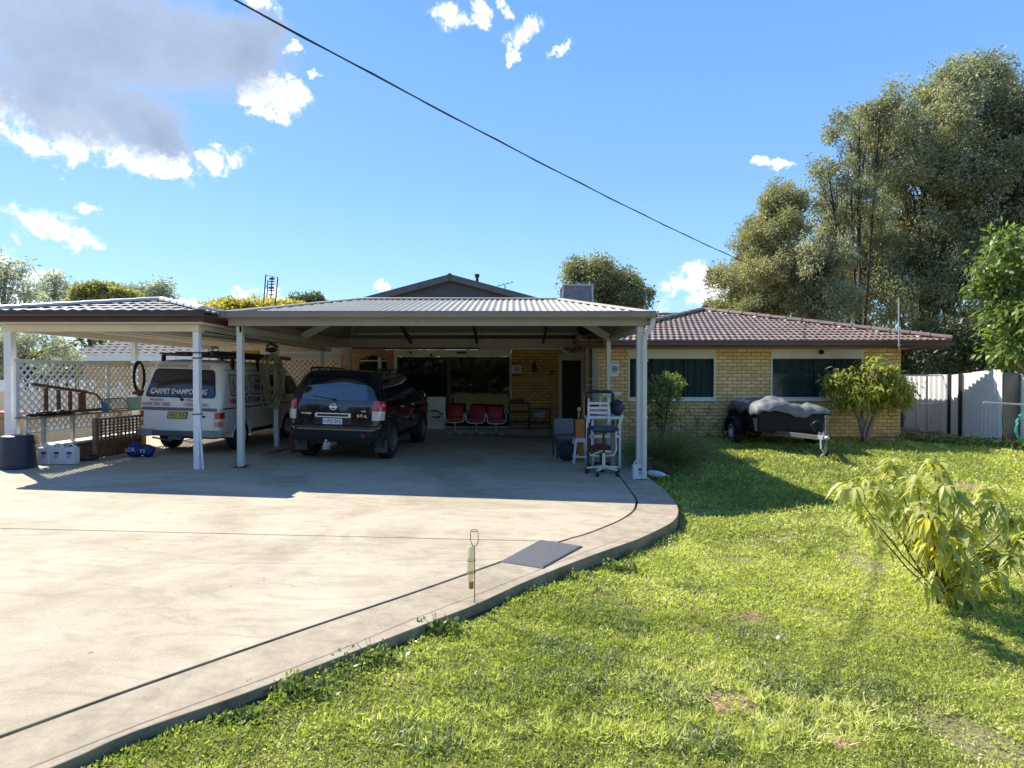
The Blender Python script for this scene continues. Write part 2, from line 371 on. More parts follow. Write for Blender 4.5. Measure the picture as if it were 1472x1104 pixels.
def tree(name, label, cat, base, lobes, lmat, bmat, n_cl=400, per=90, spread=.35, leaf=(.12, .05), droop=.4, trunk_r=.25, group=None, gap=.25, tint0=.5, limb_top=None, stems=None, clsh=(1, 1, 1), seedk=0, sub=.5):
    """lobes: (cx,cy,cz,rx,ry,rz,weight)"""
    root = thing(name, label, cat, base, group=group)
    base = Vector(base); mb = MB()
    wts = np.array([l[6] for l in lobes], float); wts /= wts.sum()
    counts = (wts * n_cl).astype(int)
    cl = []; ct = []; rk_ = np.random.default_rng(int(abs(base[0] * 91)) + 5)
    for l, c in zip(lobes, counts):
        lc = Vector(l[:3])
        # limb to lobe centre
        p0 = base + Vector((0, 0, 0)); t = random.uniform(.35, .6)
        ax = base + (Vector((base.x * .6 + lc.x * .4, base.y * .6 + lc.y * .4, lc.z)) - base) * t
        start = Vector((base.x + (lc.x - base.x) * .12, base.y, base.z + (lc.z - base.z) * .18)) if stems is None else base.copy()
        mid = start.lerp(lc, .5) + Vector((random.uniform(-.3, .3), random.uniform(-.3, .3), random.uniform(0, .4))) * (l[3] * .4)
        end = lc + Vector((0, 0, l[5] * .5))
        r = trunk_r * (.35 + .4 * float(wts[lobes.index(l)]) ** .5)
        mb.tube([base if stems is not None else base + Vector((0, 0, .0)), start + Vector((0, 0, .02)), mid, lc, end], [r * 1.3, r * 1.1, r * .75, r * .45, r * .12], 7)
        u = rdir(c); rr = RNG.random(c) ** (1 / 2.8)
        # lumpy surface
        lump = 1 + .16 * np.sin(u[:, 0] * 5 + l[0]) * np.cos(u[:, 2] * 6 + l[1]) + RNG.normal(size=c) * .05
        P = u * (rr * lump)[:, None] * np.array(l[3:6]) + np.array(l[:3])
        ns_ = 7; su = rk_.normal(size=(ns_, 3)); su /= np.linalg.norm(su, axis=1, keepdims=True); su[:, 2] = np.abs(su[:, 2]) * .9 - .15; m_s = rk_.random(c) < sub; wh = rk_.integers(0, ns_, c)
        Ps = (su[wh] * .92 + u * (rr * rk_.uniform(.22, .42, ns_)[wh])[:, None]) * np.array(l[3:6]) + np.array(l[:3]); P = np.where(m_s[:, None], Ps, P)
        cl.append(P); ct.append(RNG.random(c))
        for q in range(min(c, 26)):
            e = Vector(P[q]); s = mid.lerp(lc, random.random())
            m_ = s.lerp(e, .5) + Vector((0, 0, .12 * l[5]))
            mb.tube([s, m_, e], [r * .25, r * .15, r * .04], 5, caps=False)
    P = np.concatenate(cl); ct = np.concatenate(ct)
    if trunk_r and stems is None: mb.tube([base - Vector((0, 0, .1)), base + Vector((0, 0, .4)), base + Vector((.05, 0, 1.8)), base.lerp(Vector(lobes[0][:3]), .45), Vector(lobes[0][:3])], [trunk_r * 1.25, trunk_r, trunk_r * .9, trunk_r * .6, trunk_r * .25], 10)
    mb.build('trunk', bmat, root, smooth=True)
    n = len(P) * per; cc = np.repeat(P, per, 0); off = rdir(n) * (RNG.random(n) ** .5 * 1.75)[:, None] * spread * np.array(clsh) * np.repeat(RNG.uniform(.55, 1.25, len(P)), per)[:, None]
    C = cc + off
    D = rdir(n) + off * .6 / spread; D[:, 2] -= droop * 1.6
    tint = np.clip(np.repeat(ct, per) * .55 + RNG.random(n) * .45 + (tint0 - .5), 0, 1)
    s = RNG.uniform(.7, 1.3, n)
    leaves('crown', C, D, rdir(n), leaf[0] * s, leaf[1] * s, tint, lmat, root)
    return root
# ================================================================ SETTING
# ---- ground
def lawn_material():
    m, nt, ns, ln, bs = new_mat('lawn_soil_and_clover'); p = geo_pos(nt)
    a = noise(nt, p, .55, 4, .6); b = noise(nt, p, 22, 6, .7)
    col = ramp(nt, b, [(.3, (.12, .10, .045)), (.5, (.22, .20, .08)), (.7, (.34, .30, .14))])
    col = mixc(nt, ramp(nt, a, [(.55, (0, 0, 0)), (.7, (.6, .6, .6))]), col, (.26, .19, .11))
    ln.new(col, bs.inputs['Base Color']); bs.inputs['Roughness'].default_value = .95
    bump(nt, bs, b, 1, .03); return m
M['lawn'] = lawn_material()
xs = np.unique(np.concatenate([np.linspace(-150, -14, 12), np.arange(-14, 20, .4), np.linspace(20, 150, 14)]))
ys = np.unique(np.concatenate([np.linspace(-120, -4, 10), np.arange(-4, 22, .4), np.linspace(22, 260, 16)]))
mb = MB(); mb.grid([[(x, y, float(lawn_z(x, y))) for x in xs] for y in ys])
tag(mb.build('ground', M['lawn'], smooth=True), kind='structure')

# ---- concrete drive: slabs with true open joints over a bed of soil
joint_px = [(894, 688.5), (905, 703.5), (914, 716), (915.5, 724), (911, 735), (894, 747), (867, 759), (840, 769), (814, 776.5), (720, 808.5), (600, 851), (435, 906.5), (204, 987), (0, 1061), (-250, 1152)]
edge_px = [(943, 695), (962, 711), (974, 727), (975.5, 739), (968, 750), (949, 761), (921.5, 774), (900, 782), (845, 801.5), (763, 834), (684, 870), (620, 895), (478, 950), (348, 1000), (187, 1056), (78, 1104), (-200, 1215)]
def smooth_line(P, k=4):
    out = []
    P = [P[0] * 2 - P[1]] + P + [P[-1] * 2 - P[-2]]
    for i in range(1, len(P) - 2):
        for j in range(k):
            t = j / k; a, b, c, d = P[i - 1:i + 3]
            out.append(.5 * ((2 * b) + (c - a) * t + (2 * a - 5 * b + 4 * c - d) * t * t + (3 * b - a - 3 * c + d) * t ** 3))
    out.append(P[-2]); return out
J = smooth_line([G(*p) for p in joint_px]); E = smooth_line([G(*p) for p in edge_px])
J.insert(0, Vector((2.05, 17.0, 0))); J.append(J[-1] + (J[-1] - J[-2]).normalized() * 6)
E.insert(0, Vector((2.62, 17.0, 0))); E.append(E[-1] + (E[-1] - E[-2]).normalized() * 6)
def offset_line(P, d):
    out = []
    for i, p in enumerate(P):
        t = P[min(i + 1, len(P) - 1)] - P[max(i - 1, 0)]; t.z = 0; t.normalize()
        out.append(Vector((p.x + t.y * d, p.y - t.x * d, 0)))
    return out
Jl = offset_line(J, .013); Jr = offset_line(J, -.013)
tj0 = G(0, 760); tj1 = G(720, 777)
def tj_y(x): return tj0.y + (tj1.y - tj0.y) * (x - tj0.x) / (tj1.x - tj0.x)
M['kerb'] = mat('stained_shaded_kerb_face', (.27, .235, .17), .9, var=.3, sc=7, bmp=.6, bsc=40, dirt=((.085, .075, .05), 3.5, .48))  # side faces: brown stain plus their shade, both put into the colour
def slab(name, poly, m, th=.16, drop=0):
    mb = MB(); n = len(poly)
    top = [(p[0], p[1], slab_z(p[0]) - drop) for p in poly]; bot = [(x, y, z - th) for x, y, z in top]
    mb.add(top + bot, [tuple(range(n)), tuple(range(2 * n - 1, n - 1, -1))] + [(i, (i + 1) % n, n + (i + 1) % n, n + i) for i in range(n)])
    mb.m = [0, 1] + [1] * n
    o = mb.build(name, [m, M['kerb']], bevel=.007); tag(o, kind='structure'); return o
def clip_split(P, sign):
    return [p for p in P if sign * (p.y - tj_y(p.x)) > .03]
rear = clip_split(Jl, 1); front = clip_split(Jl, -1)
hitx = (rear[-1].x + front[0].x) / 2
g = .006
slab('driveway', [(-14, 17.0), *[(p.x, p.y) for p in rear], (hitx, tj_y(hitx) + g), (-14, tj_y(-14) + g)], M['concrete'])
slab('driveway', [(-14, tj_y(-14) - g), (hitx, tj_y(hitx) - g), *[(p.x, p.y) for p in front], (-14, front[-1].y)], M['concrete'])
slab('driveway_apron', [*[(p.x, p.y) for p in Jr], *[(p.x, p.y) for p in reversed(E)]], M['apron'], .2)
# shallow tooled line that runs near the edge of the apron
El = offset_line(E, .0)
mb = MB(); inner = [p for p in offset_line(E, -.0)]
ln_px = [(900, 773), (835, 797), (771, 822), (683, 857), (600, 889), (478, 940), (330, 996), (215, 1038), (100, 1083), (20, 1115)]
L_ = smooth_line([G(*p) for p in ln_px]); a = offset_line(L_, .0022); b = offset_line(L_, -.0022)
for i in range(len(a) - 1):
    q = [a[i], a[i + 1], b[i + 1], b[i]]; mb.add([(p.x, p.y, slab_z(p.x) + .003) for p in q], [(0, 1, 2, 3)])
tag(mb.build('driveway_groove', mat('groove', (.17, .13, .09), .9, var=.5, sc=3)), kind='structure')
bed = MB(); bl = offset_line(E, -.05)
n = len(bl); pts = [(p.x, p.y, slab_z(p.x) - .10) for p in offset_line(E, .03)] + [(-14, -4, .1), (-14, 17, .1)]
mb = MB(); mb.add([(x, y, slab_z(x) - .085) for x, y, z in pts], [tuple(range(len(pts)))]); tag(mb.build('drive_bed', M['soil']), kind='structure')
# bare strip of soil against the kerb
s1 = offset_line(E, -.02); s2 = offset_line(E, .16); mb = MB()
mb.grid([[(p.x, p.y, float(lawn_z(p.x, p.y)) + .012) for p in s1], [(p.x, p.y, float(lawn_z(p.x, p.y)) + .004) for p in s2]]); tag(mb.build('kerb_soil', M['soil']), kind='structure')
# house step / porch slab
mb = MB(); mb.bx(-8.4, 2.18, 17.0, 17.6, -.3, .07); tag(mb.build('porch_slab', M['apron'], bevel=.01), kind='structure')
mb = MB(); mb.add([(9.2, 14.25, .075), (14, 14.25, .075), (14, 22, .075), (9.2, 22, .075)], [(0, 1, 2, 3)]); tag(mb.build('side_path', M['terr_brick']), kind='structure')
mb = MB(); mb.bx(9.0, 11.6, 13.95, 14.25, -.1, .085); tag(mb.build('side_path_edge', M['apron'], bevel=.01), kind='structure')

# ---- roofs
def tile_face(mb, o, u, v, ranges, nv, pitch_u=.155, amp=.034, step=.036, seg=6, mi=0):
    """o origin at eave, u unit along eave, v unit up-slope; ranges(t)->(u0,u1) at slope distance t; nv row height"""
    o = Vector(o); u = Vector(u); v = Vector(v); nrm = u.cross(v).normalized()
    if nrm.z < 0: nrm = -nrm
    rows, rh, total = nv
    for k in range(rows):
        t0 = k * rh; t1 = min((k + 1) * rh + .03, total)
        a0, a1 = ranges(t0); b0, b1 = ranges(min((k + 1) * rh, total))
        lo = min(a0, b0); hi = max(a1, b1); n = max(2, int((hi - lo) / pitch_u * seg)); sh = (k % 2) * .5
        r0 = []; r1 = []; rb = []
        for i in range(n + 1):
            s = lo + (hi - lo) * i / n; ph = 2 * math.pi * (s / pitch_u + sh); w = amp * (math.cos(ph) ** 2 if False else .5 + .5 * math.cos(ph)) ** .8
            s0 = min(max(s, a0), a1); s1 = min(max(s, b0), b1)
            jit = .003 * math.sin(s * 37 + k * 11)
            r0.append(o + u * s0 + v * t0 + nrm * (w + step + jit)); r1.append(o + u * s1 + v * t1 + nrm * (w * .9)); rb.append(o + u * s0 + v * (t0 + .004) + nrm * (-.004))
        mb.grid([rb, r0, r1], mi)
def cap_line(mb, a, b, r=.11, L=.42, n=7):
    a = Vector(a); b = Vector(b); d = (b - a); tot = d.length; d.normalize(); k = max(1, int(tot / L)); s = d.cross(Vector((0, 0, 1))).normalized(); up = s.cross(d)
    for i in range(k):
        p = a + d * tot * i / k; q = a + d * (tot * (i + 1) / k + .03)
        rows = []
        for pt, rr in ((p, r * 1.08), (q, r * .94)):
            rows.append([pt + s * rr * math.cos(math.pi * j / n) + up * rr * .75 * math.sin(math.pi * j / n) for j in range(n + 1)])
        mb.grid(rows); mb.add(rows[0], [tuple(range(n + 1))])
M['tile'] = mat('brown_concrete_tile', (.255, .175, .14), .4, var=.35, sc=7, dirt=((.12, .085, .07), 5, .52), spec=.7)
M['ridge'] = mat('brown_ridge_tile', (.21, .14, .115), .45, var=.2, sc=5, dirt=((.12, .08, .07), 4, .6))
M['tile_grey'] = mat('grey_pressed_tile', (.17, .17, .17), .6, var=.2, sc=4, dirt=((.33, .30, .26), 3, .6), spec=.35)
M['tile_far'] = mat('neighbour_tile', (.20, .19, .175), .95, var=.3, sc=5, spec=.05)

house = thing('house', 'long cream brick house with brown tiled hip roof and dark grey gable', 'house', (3, 14.6, 0))
H = house
# right wing walls, openings left free
wz0, wz1 = -.25, 2.40
mb = MB()
y0, y1 = 14.6, 14.83
w1 = (2.97, 5.21); w2 = (6.62, 8.99); zs, zt = 1.06, 2.33
mb.bx(2.2, w1[0], y0, y1, wz0, wz1); mb.bx(w1[1], w2[0], y0, y1, wz0, wz1); mb.bx(w2[1], 9.95, y0, y1, wz0, wz1)
for w in (w1, w2):
    mb.bx(w[0], w[1], y0, y1, wz0, zs - .09); mb.bx(w[0], w[1], y0, y1, zt, wz1)
wall = mb.build('wall', M['brick'], H)
mb = MB(); mb.bx(2.2, 2.43, y1, 17.4, wz0, wz1); mb.build('wall', M['brick_y'], H); mb = MB(); mb.bx(9.72, 9.95, y1, 24, wz0, wz1); mb.build('wall', M['brick_y'], H)
mb = MB()
for w in (w1, w2):
    n = int((w[1] - w[0]) / .085); mb = MB()
    for i in range(n):
        x = w[0] + (w[1] - w[0]) * i / n; mb.bx(x + .003, x + (w[1] - w[0]) / n - .003, y0 - .02, y1, zs - .088, zs - .004)
    mb.bx(w[0], w[1], y0 - .012, y1, zs - .086, zs - .006); mb.build('sill_bricks', mat('sill_brick', (.5, .36, .15), .85, var=.3, sc=20), H)
# main wall behind the carport
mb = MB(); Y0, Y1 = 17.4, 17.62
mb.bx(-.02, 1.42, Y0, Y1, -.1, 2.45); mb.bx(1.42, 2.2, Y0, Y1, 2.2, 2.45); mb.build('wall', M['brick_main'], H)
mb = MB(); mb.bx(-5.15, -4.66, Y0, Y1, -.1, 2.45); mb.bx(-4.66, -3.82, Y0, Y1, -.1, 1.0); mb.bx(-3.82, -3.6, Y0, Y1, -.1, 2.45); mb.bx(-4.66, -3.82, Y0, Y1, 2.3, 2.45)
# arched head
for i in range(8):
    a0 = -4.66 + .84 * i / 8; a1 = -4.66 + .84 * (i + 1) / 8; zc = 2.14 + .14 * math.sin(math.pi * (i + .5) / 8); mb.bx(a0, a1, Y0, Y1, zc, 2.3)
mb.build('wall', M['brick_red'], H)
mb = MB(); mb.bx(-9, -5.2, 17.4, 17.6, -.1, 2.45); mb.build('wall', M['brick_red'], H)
def window(x0, x1, yw, z0, z1, splits, sill=True, curtain=True, fm=M['cream'], gl=M['glass2'], top=None, fw=.045):
    mb = MB(); a = yw - .012; b = yw + .07
    mb.bx(x0, x0 + fw, a, b, z0, z1); mb.bx(x1 - fw, x1, a, b, z0, z1); mb.bx(x0 + fw, x1 - fw, a, b, z1 - fw * .7, z1); mb.bx(x0 + fw, x1 - fw, a, b, z0, z0 + fw)
    for s in splits:
        pass
    fr = mb.build('window', fm, H, bevel=.004)
    g_ = MB()
    for s in splits:
        xx = x0 + (x1 - x0) * s; g_ = MB(); g_.bx(xx - .015, xx + .015, a + .02, b, z0 + fw, z1 - fw * .7); g_.build('mullion', M['black'], fr)
    g_ = MB(); g_.bx(x0 + fw, x1 - fw, yw + .035, yw + .041, z0 + fw, z1 - fw * .7); g_.build('pane', gl, fr)
    if sill:
        s_ = MB(); s_.bx(x0 - .02, x1 + .02, yw - .05, yw + .02, z0 - .055, z0 - .003); s_.build('sill', M['white'], fr, bevel=.006)
    if top:
        s_ = MB(); s_.bx(x0, x1, yw - .018, yw + .05, z1 + .002, top); s_.build('head_panel', M['cream'], fr, bevel=.004)
    if curtain:
        c = MB(); n = int((x1 - x0) / .018); rows = []
        for z in (z0 + .02, z1):
            rows.append([(x0 + .03 + (x1 - x0 - .06) * i / n, yw + .13 + .028 * math.sin(i * .55 + 1.7 * math.sin(i * .061)) + .012 * math.sin(i * .23), z) for i in range(n + 1)])
        c.grid(rows); c.build('curtain', M['curtain'], fr, smooth=True)
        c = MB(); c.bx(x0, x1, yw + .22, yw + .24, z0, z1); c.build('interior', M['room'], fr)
    return fr
window(*w1, y0, 1.06, 2.12, (.3, .66), top=2.33); window(*w2, y0, 1.06, 2.12, (.48,), top=2.33)
# dark bed-room window end slit and the arched window
mb = MB(); mb.bx(-4.66, -3.82, 17.5, 17.55, 1, 2.3); mb.bx(-4.63, -3.85, 17.43, 17.46, 1, 1.03); wn = mb.build('window', M['glass'], H)
mb = MB(); mb.bx(-4.1, -4.0, 17.44, 17.49, 1, 2.24); mb.bx(-4.66, -3.82, 17.45, 17.48, 2.10, 2.14); mb.build('frame', M['post'], wn)
# sliding glass doors
x0, x1 = -3.52, -.06
mb = MB()
for x in (x0, -1.98, -1.93, x1 - .05): mb.bx(x, x + .05, 17.45, 17.52, .1, 2.2)
mb.bx(x0, x1, 17.44, 17.53, .07, .11); mb.bx(x0, x1, 17.44, 17.53, 2.2, 2.24); sd = mb.build('sliding_door', mat('bronze_frame', (.05, .04, .035), .4), H)
mb = MB(); mb.bx(x0 + .05, x1 - .05, 17.475, 17.485, .11, 2.2); mb.build('pane', M['glass'], sd)
mb = MB(); mb.bx(x0 - .08, x1 + .03, 17.37, 17.42, 2.245, 2.45); mb.build('head_panel', M['cream'], H, bevel=.004)
mb = MB(); mb.bx(x0 - .08, x0 - .02, 17.36, 17.44, .07, 2.243); mb.bx(x1, x1 + .04, 17.36, 17.44, .07, 2.243); mb.bx(x0, x1, 17.3, 17.42, .072, .12); mb.build('door_trim', M['cream'], H, bevel=.004)
# entry door
mb = MB(); mb.bx(1.42, 1.52, 17.34, 17.42, .07, 2.34); mb.bx(2.10, 2.19, 17.34, 17.42, .07, 2.34); mb.bx(1.521, 2.099, 17.345, 17.42, 2.13, 2.34); dr = mb.build('door_frame', M['cream'], H, bevel=.005)
mb = MB(); mb.bx(1.52, 2.1, 17.39, 17.43, .08, 2.13); d2 = mb.build('door', mat('dark_screen_door', (.012, .01, .01), .6), dr)
mb = MB(); mb.ball((1.56, 17.37, 1.1), .025); mb.build('handle', M['chrome'], dr, smooth=True)
# eave soffit, fascia, gutter
mb = MB(); mb.bx(1.75, 10.72, 14.12, 14.6, 2.385, 2.41); mb.bx(9.95, 10.72, 14.6, 24, 2.385, 2.41); mb.bx(1.75, 2.2, 14.6, 17.0, 2.385, 2.41); mb.bx(-9, 1.75, 16.8, 17.5, 2.46, 2.48); mb.build('soffit', M['cream'], H)
mb = MB(); mb.bx(1.72, 10.74, 14.10, 14.12, 2.33, 2.45); mb.bx(10.72, 10.74, 14.12, 24, 2.33, 2.45); mb.bx(1.72, 1.74, 14.12, 17, 2.33, 2.45); mb.bx(-9, 1.7, 16.76, 16.79, 2.44, 2.56); mb.build('fascia', M['brown_gutter'], H)
def gutter(mb, a, b, w=.115, h=.11, out=(0, -1, 0)):
    a = Vector(a); b = Vector(b); o = Vector(out); up = Vector((0, 0, 1))
    prof = [o * 0 + up * h, o * 0, o * (w * .85), o * w + up * .02, o * w + up * (h - .02), o * (w + .014) + up * (h - .012), o * (w + .014) + up * h, o * (w - .012) + up * h, o * (w - .01) + up * .012, o * .01 + up * .012, o * .01 + up * h]
    mb.prism([a + p for p in prof], b - a)
mb = MB(); gutter(mb, (1.6, 14.1, 2.385), (10.86, 14.1, 2.385)); gutter(mb, (10.74, 14.0, 2.385), (10.74, 24, 2.385), out=(1, 0, 0)); mb.build('gutter', M['brown_gutter'], H, smooth=30)
# hip roof of the right wing
ex0, ex1, ey, ez = 1.66, 10.80, 14.02, 2.50; ap = Vector((6.23, 18.6, 3.76)); hx = (ex1 - ex0) / 2
sl = Vector((0, ap.y - ey, ap.z - ez)); T = sl.length; vdir = sl / T
mb = MB(); rows = 14
tile_face(mb, (ex0, ey, ez), (1, 0, 0), vdir, lambda t: (hx * t / T, 2 * hx - hx * t / T), (rows, T / rows, T))
# right slope
s2 = Vector((-hx, 0, ap.z - ez)); T2 = s2.length
tile_face(mb, (ex1, ey, ez), (0, 1, 0), s2 / T2, lambda t: ((ap.y - ey) * t / T2, 10), (rows, T2 / rows, T2))
s3 = Vector((hx, 0, ap.z - ez)); tile_face(mb, (ex0, ey, ez), (0, 1, 0), s3 / T2, lambda t: ((ap.y - ey) * t / T2, 10), (rows, T2 / rows, T2), seg=3)
# roof of the main block seen beyond the left hip
s4 = Vector((0, 4.2, 1.16)); T4 = s4.length
tile_face(mb, (.5, 17.6, 2.80), (1, 0, 0), s4 / T4, lambda t: (0, 6.2), (12, T4 / 12, T4))
rf = mb.build('roof', M['tile'], H, smooth=40)
mb = MB(); up = Vector((0, 0, .06))
cap_line(mb, Vector((ex0, ey, ez)) + up, ap + up); cap_line(mb, Vector((ex1, ey, ez)) + up, ap + up); cap_line(mb, ap + up, (6.23, 24, 3.8)); cap_line(mb, (.5, 21.8, 4.0), (6.6, 21.8, 4.0))
mb.build('ridge_caps', M['ridge'], rf, smooth=40)
mb = MB(); mb.add([(ex0 + .05, ey + .1, ez - .05), (ex1 - .05, ey + .1, ez - .05), (ap.x, ap.y, ap.z - .08)], [(0, 1, 2)]); mb.build('sarking', M['room'], rf)
# main roof with charcoal dutch gable
A = Vector((-2.2, 20.5, EYE + 148 * 20.5 / F - .24)); tn = .268; hw = 6.2; zb = A.z - tn * hw
mb = MB()
mb.add([(A.x - hw, 20.5, zb), (A.x + hw, 20.5, zb), A], [(0, 1, 2)])
gb = mb.build('gable', M['charcoal'], H)
mb = MB(); ev = Vector((0, -.25, 0))
for s in (-1, 1):
    a = A + ev + Vector((0, 0, .06)); b = Vector((A.x + s * (hw + .3), 20.25, zb - .02))
    mb.bar(a, b, .05, .16, up=(0, 0, 1)); mb.bar(a + Vector((0, .05, .10)), b + Vector((0, .05, .10)), .16, .05)
mb.build('barge_board', mat('barge', (.11, .10, .1), .5), gb)
mb = MB()
for s in (-1, 1): mb.prism([A + Vector((0, -.2, .1)), A + Vector((0, -.2, .05)), Vector((A.x + s * (hw + .3), 20.3, zb - .03)), Vector((A.x + s * (hw + .3), 20.3, zb + .02))], (0, 8, 0))
mb.add([(-9, 16.7, 2.56), (3.5, 16.7, 2.56), (3.5, 20.6, zb + .1), (-9, 20.6, zb + .1)], [(0, 1, 2, 3)])
mb.cyl(A + Vector((0, -.3, .13)), A + Vector((0, 7, .13)), .09, n=8)
mb.build('roof', M['charcoal'], H)
# bits on the house wall
def part_px(px, py, Y): return W(px, py, Y)
for k, (px, py, Y) in enumerate([(1182, 506, 14.5), (1225, 506, 14.1)][:1] + [(1301, 507, 14.3)]):
    p = W(px, py, Y); mb = MB(); mb.cyl(p + Vector((0, .1, .05)), p + Vector((0, .02, 0)), .025); mb.lathe([(.02, 0), (.055, .03), (.06, .10), (.05, .11)], p + Vector((0, -.02, 0)), 'y', 12, M=None); 
    tag(mb.build('sensor_light', M['black'], smooth=40), ['black flood light under the eave above the right window', 'black flood light under the eave near the end of the house wall'][k], 'light', 'flood lights under the eave')

def flue(px, py0, py1, Y, label, r=.09):
    b = W(px, py1, Y); t = W(px, py0, Y); mb = MB(); h = t.z - b.z
    mb.cyl(b - Vector((0, 0, .3)), b + Vector((0, 0, h * .7)), r * .6); mb.lathe([(r * .5, h * .62), (r, h * .68), (r, h * .95), (r * .4, h)], b, n=14)
    tag(mb.build('roof_flue', M['dark_steel'], smooth=40), label, 'flue')
flue(686, 394, 408, 21.5, 'small dark flue on the dark grey gable roof'); flue(1013, 439, 449, 18.9, 'small round vent on the peak of the tiled roof', .1)
# evaporative cooler
cx0 = W(808, 437, 21.0); cx1 = W(853, 411, 21.0)
cool = thing('evaporative_cooler', 'grey box evaporative cooler standing on the roof in front of the dark round tree', 'cooler', ((cx0.x + cx1.x) / 2, 21.4, 3.9))
mb = MB(); xa, xb, za, zb2 = cx0.x, cx1.x, 3.95, cx1.z; yy = 21.0
for x in (xa, xb - .07): mb.bx(x, x + .07, yy, yy + .07, za, zb2); mb.bx(x, x + .07, yy + .95, yy + 1.02, za, zb2)
mb.bx(xa, xb, yy - .01, yy + 1.03, zb2, zb2 + .05); mb.bx(xa, xb, yy, yy + 1.02, za - .1, za + .15)
cb = mb.build('body', mat('cooler_shell', (.42, .42, .44), .6), cool, bevel=.01)
mb = MB(); mb.bx(xa + .07, xb - .07, yy + .05, yy + .97, za + .15, zb2); n = 3
for i in range(4): mb.bx(xa + .02 + (xb - xa - .1) * i / 3, xa + .06 + (xb - xa - .1) * i / 3, yy + .01, yy + .04, za + .15, zb2)
for i in range(14): z = za + .2 + (zb2 - za - .25) * i / 13; mb.bx(xa + .07, xb - .07, yy + .03, yy + .05, z, z + .025)
mb.build('filter_panel', mat('cooler_pad', (.24, .24, .27), .8), cool)
# pole at gutter, tv antenna tower
mb = MB(); a = W(1292, 502, 13.9); b = W(1291, 428, 13.9); mb.cyl(a, b, .017); mb.bar(a + Vector((0, .05, .1)), a + Vector((0, -.03, .1)), .06, .02); tag(mb.build('antenna_pole', M['galv']), 'thin grey pole standing up from the gutter of the tiled roof', 'pole')
ant = thing('lattice_mast', 'dark open frame antenna mast of three poles beyond the carport roof above the yellow tree', 'mast', (-12.3, 30, 0)); mb = MB(); Yt = 29
P1 = W(383, 395, Yt); P2 = W(386, 403, Yt + .5); P3 = W(400, 399, Yt)
for p, q in ((P1, W(380, 430, Yt)), (P2, W(384, 430, Yt + .5)), (P3, W(397, 430, Yt))):
    d = (q - p).normalized(); e = p + d * ((p.z) / -d.z); mb.cyl(e, p, .045, .03, 7)
mb.build('pole', M['dark_steel'], ant); mb = MB()
for i, py in enumerate((401, 405, 409, 414, 418, 424)):
    c = W(391.5 + i * -.25, py, Yt); mb.bar(c - Vector((.12, 0, 0)), c + Vector((.13, 0, 0)), .05, .05 + .05 * (i in (0, 3)))
mb.cyl(W(392, 398, Yt), W(390, 430, Yt), .03, n=6); mb.bar(W(381, 412, Yt), W(386, 412, Yt + .4), .03, .03); mb.bar(W(383, 396, Yt), W(400, 399, Yt), .02, .02); mb.build('crossbars', M['dark_steel'], ant)
mb = MB(); a = W(726, 410, 24); mb.cyl(a - Vector((0, 0, 1.5)), a, .02, n=6)
for i in range(4): c = a + Vector((-.28 + .18 * i, 0, -.02 + .05 * i)); mb.bar(c - Vector((.0, .3, .08)), c + Vector((.05, .3, .10)), .015, .015)
mb.bar(a + Vector((-.35, 0, -.05)), a + Vector((.35, 0, .12)), .02, .02); tag(mb.build('television_antenna', M['dark_steel']), 'tiny television antenna behind the right slope of the grey gable', 'antenna')

# ================================================================ MAIN CARPORT
cp = thing('carport', 'wide cream steel carport with hipped corrugated roof sheltering the black car', 'carport', (-1.3, 12.5, 0)); K = cp
gx0, gx1, gy, gz = -4.96, 2.44, 9.86, 2.70; ry = 12.8; rz_ = EYE + 110 * ry / F; rx0, rx1 = W(517, 430, ry).x, W(802, 430, ry).x; by = 16.7
def corr_face(mb, quad_at, n, amp=.014, mi=0):
    r0 = []; r1 = []
    for i in range(n + 1):
        a, b, nr = quad_at(i / n); w = amp * (1 if (i % 6) in (1, 2) else (.0 if (i % 6) in (4, 5) else .45)); r0.append(a + nr * w); r1.append(b + nr * w)
    mb.grid([r0, r1], mi)
FL, FR = Vector((gx0, gy, gz)), Vector((gx1, gy, gz)); BL, BR = Vector((gx0, by, gz)), Vector((gx1, by, gz)); RL, RR = Vector((rx0, ry, rz_)), Vector((rx1, ry, rz_))
def face_clip(mb, e0, e1, up_of, pitch=.122, s=6):
    """ribs run straight up the slope; top limited by up_of(u) (distance fraction)"""
    Lh = (e1 - e0).length; n = int(Lh / pitch) * s; u = (e1 - e0) / Lh; r0 = []; r1 = []
    for i in range(n + 1):
        d = Lh * i / n; b, nr = up_of(d); w = .026 * (1 if i % s in (1, 2) else (0 if i % s in (4, 5) else .45)); r0.append(e0 + u * d + nr * w); r1.append(b + nr * w)
    mb.grid([r0, r1])
def slope(e0, e1, ra, rb):
    Lh = (e1 - e0).length; u = (e1 - e0) / Lh
    da, db = (ra - e0).dot(u), (rb - e0).dot(u); v = (ra - e0) - u * da; nr = u.cross(v).normalized(); nr = nr if nr.z > 0 else -nr
    def f(d):
        k = d / da if d < da else ((Lh - d) / (Lh - db) if d > db else 1)
        return e0 + u * d + v * max(0, min(1, k)), nr
    return f
mb = MB(); face_clip(mb, FL, FR, slope(FL, FR, RL, RR)); face_clip(mb, BL, BR, slope(BL, BR, RL, RR)); face_clip(mb, FL, BL, slope(FL, BL, RL, RL)); face_clip(mb, FR, BR, slope(FR, BR, RR, RR))
crf = mb.build('roof', M['sheet'], K, smooth=20); 
mb = MB()
for a, b in ((FL, RL), (FR, RR), (BL, RL), (BR, RR), (RL, RR)): cap_line(mb, a + Vector((0, 0, .022)), b + Vector((0, 0, .022)), .055, 3, 6)
mb.build('ridge_caps', M['sheet'], crf, smooth=30)
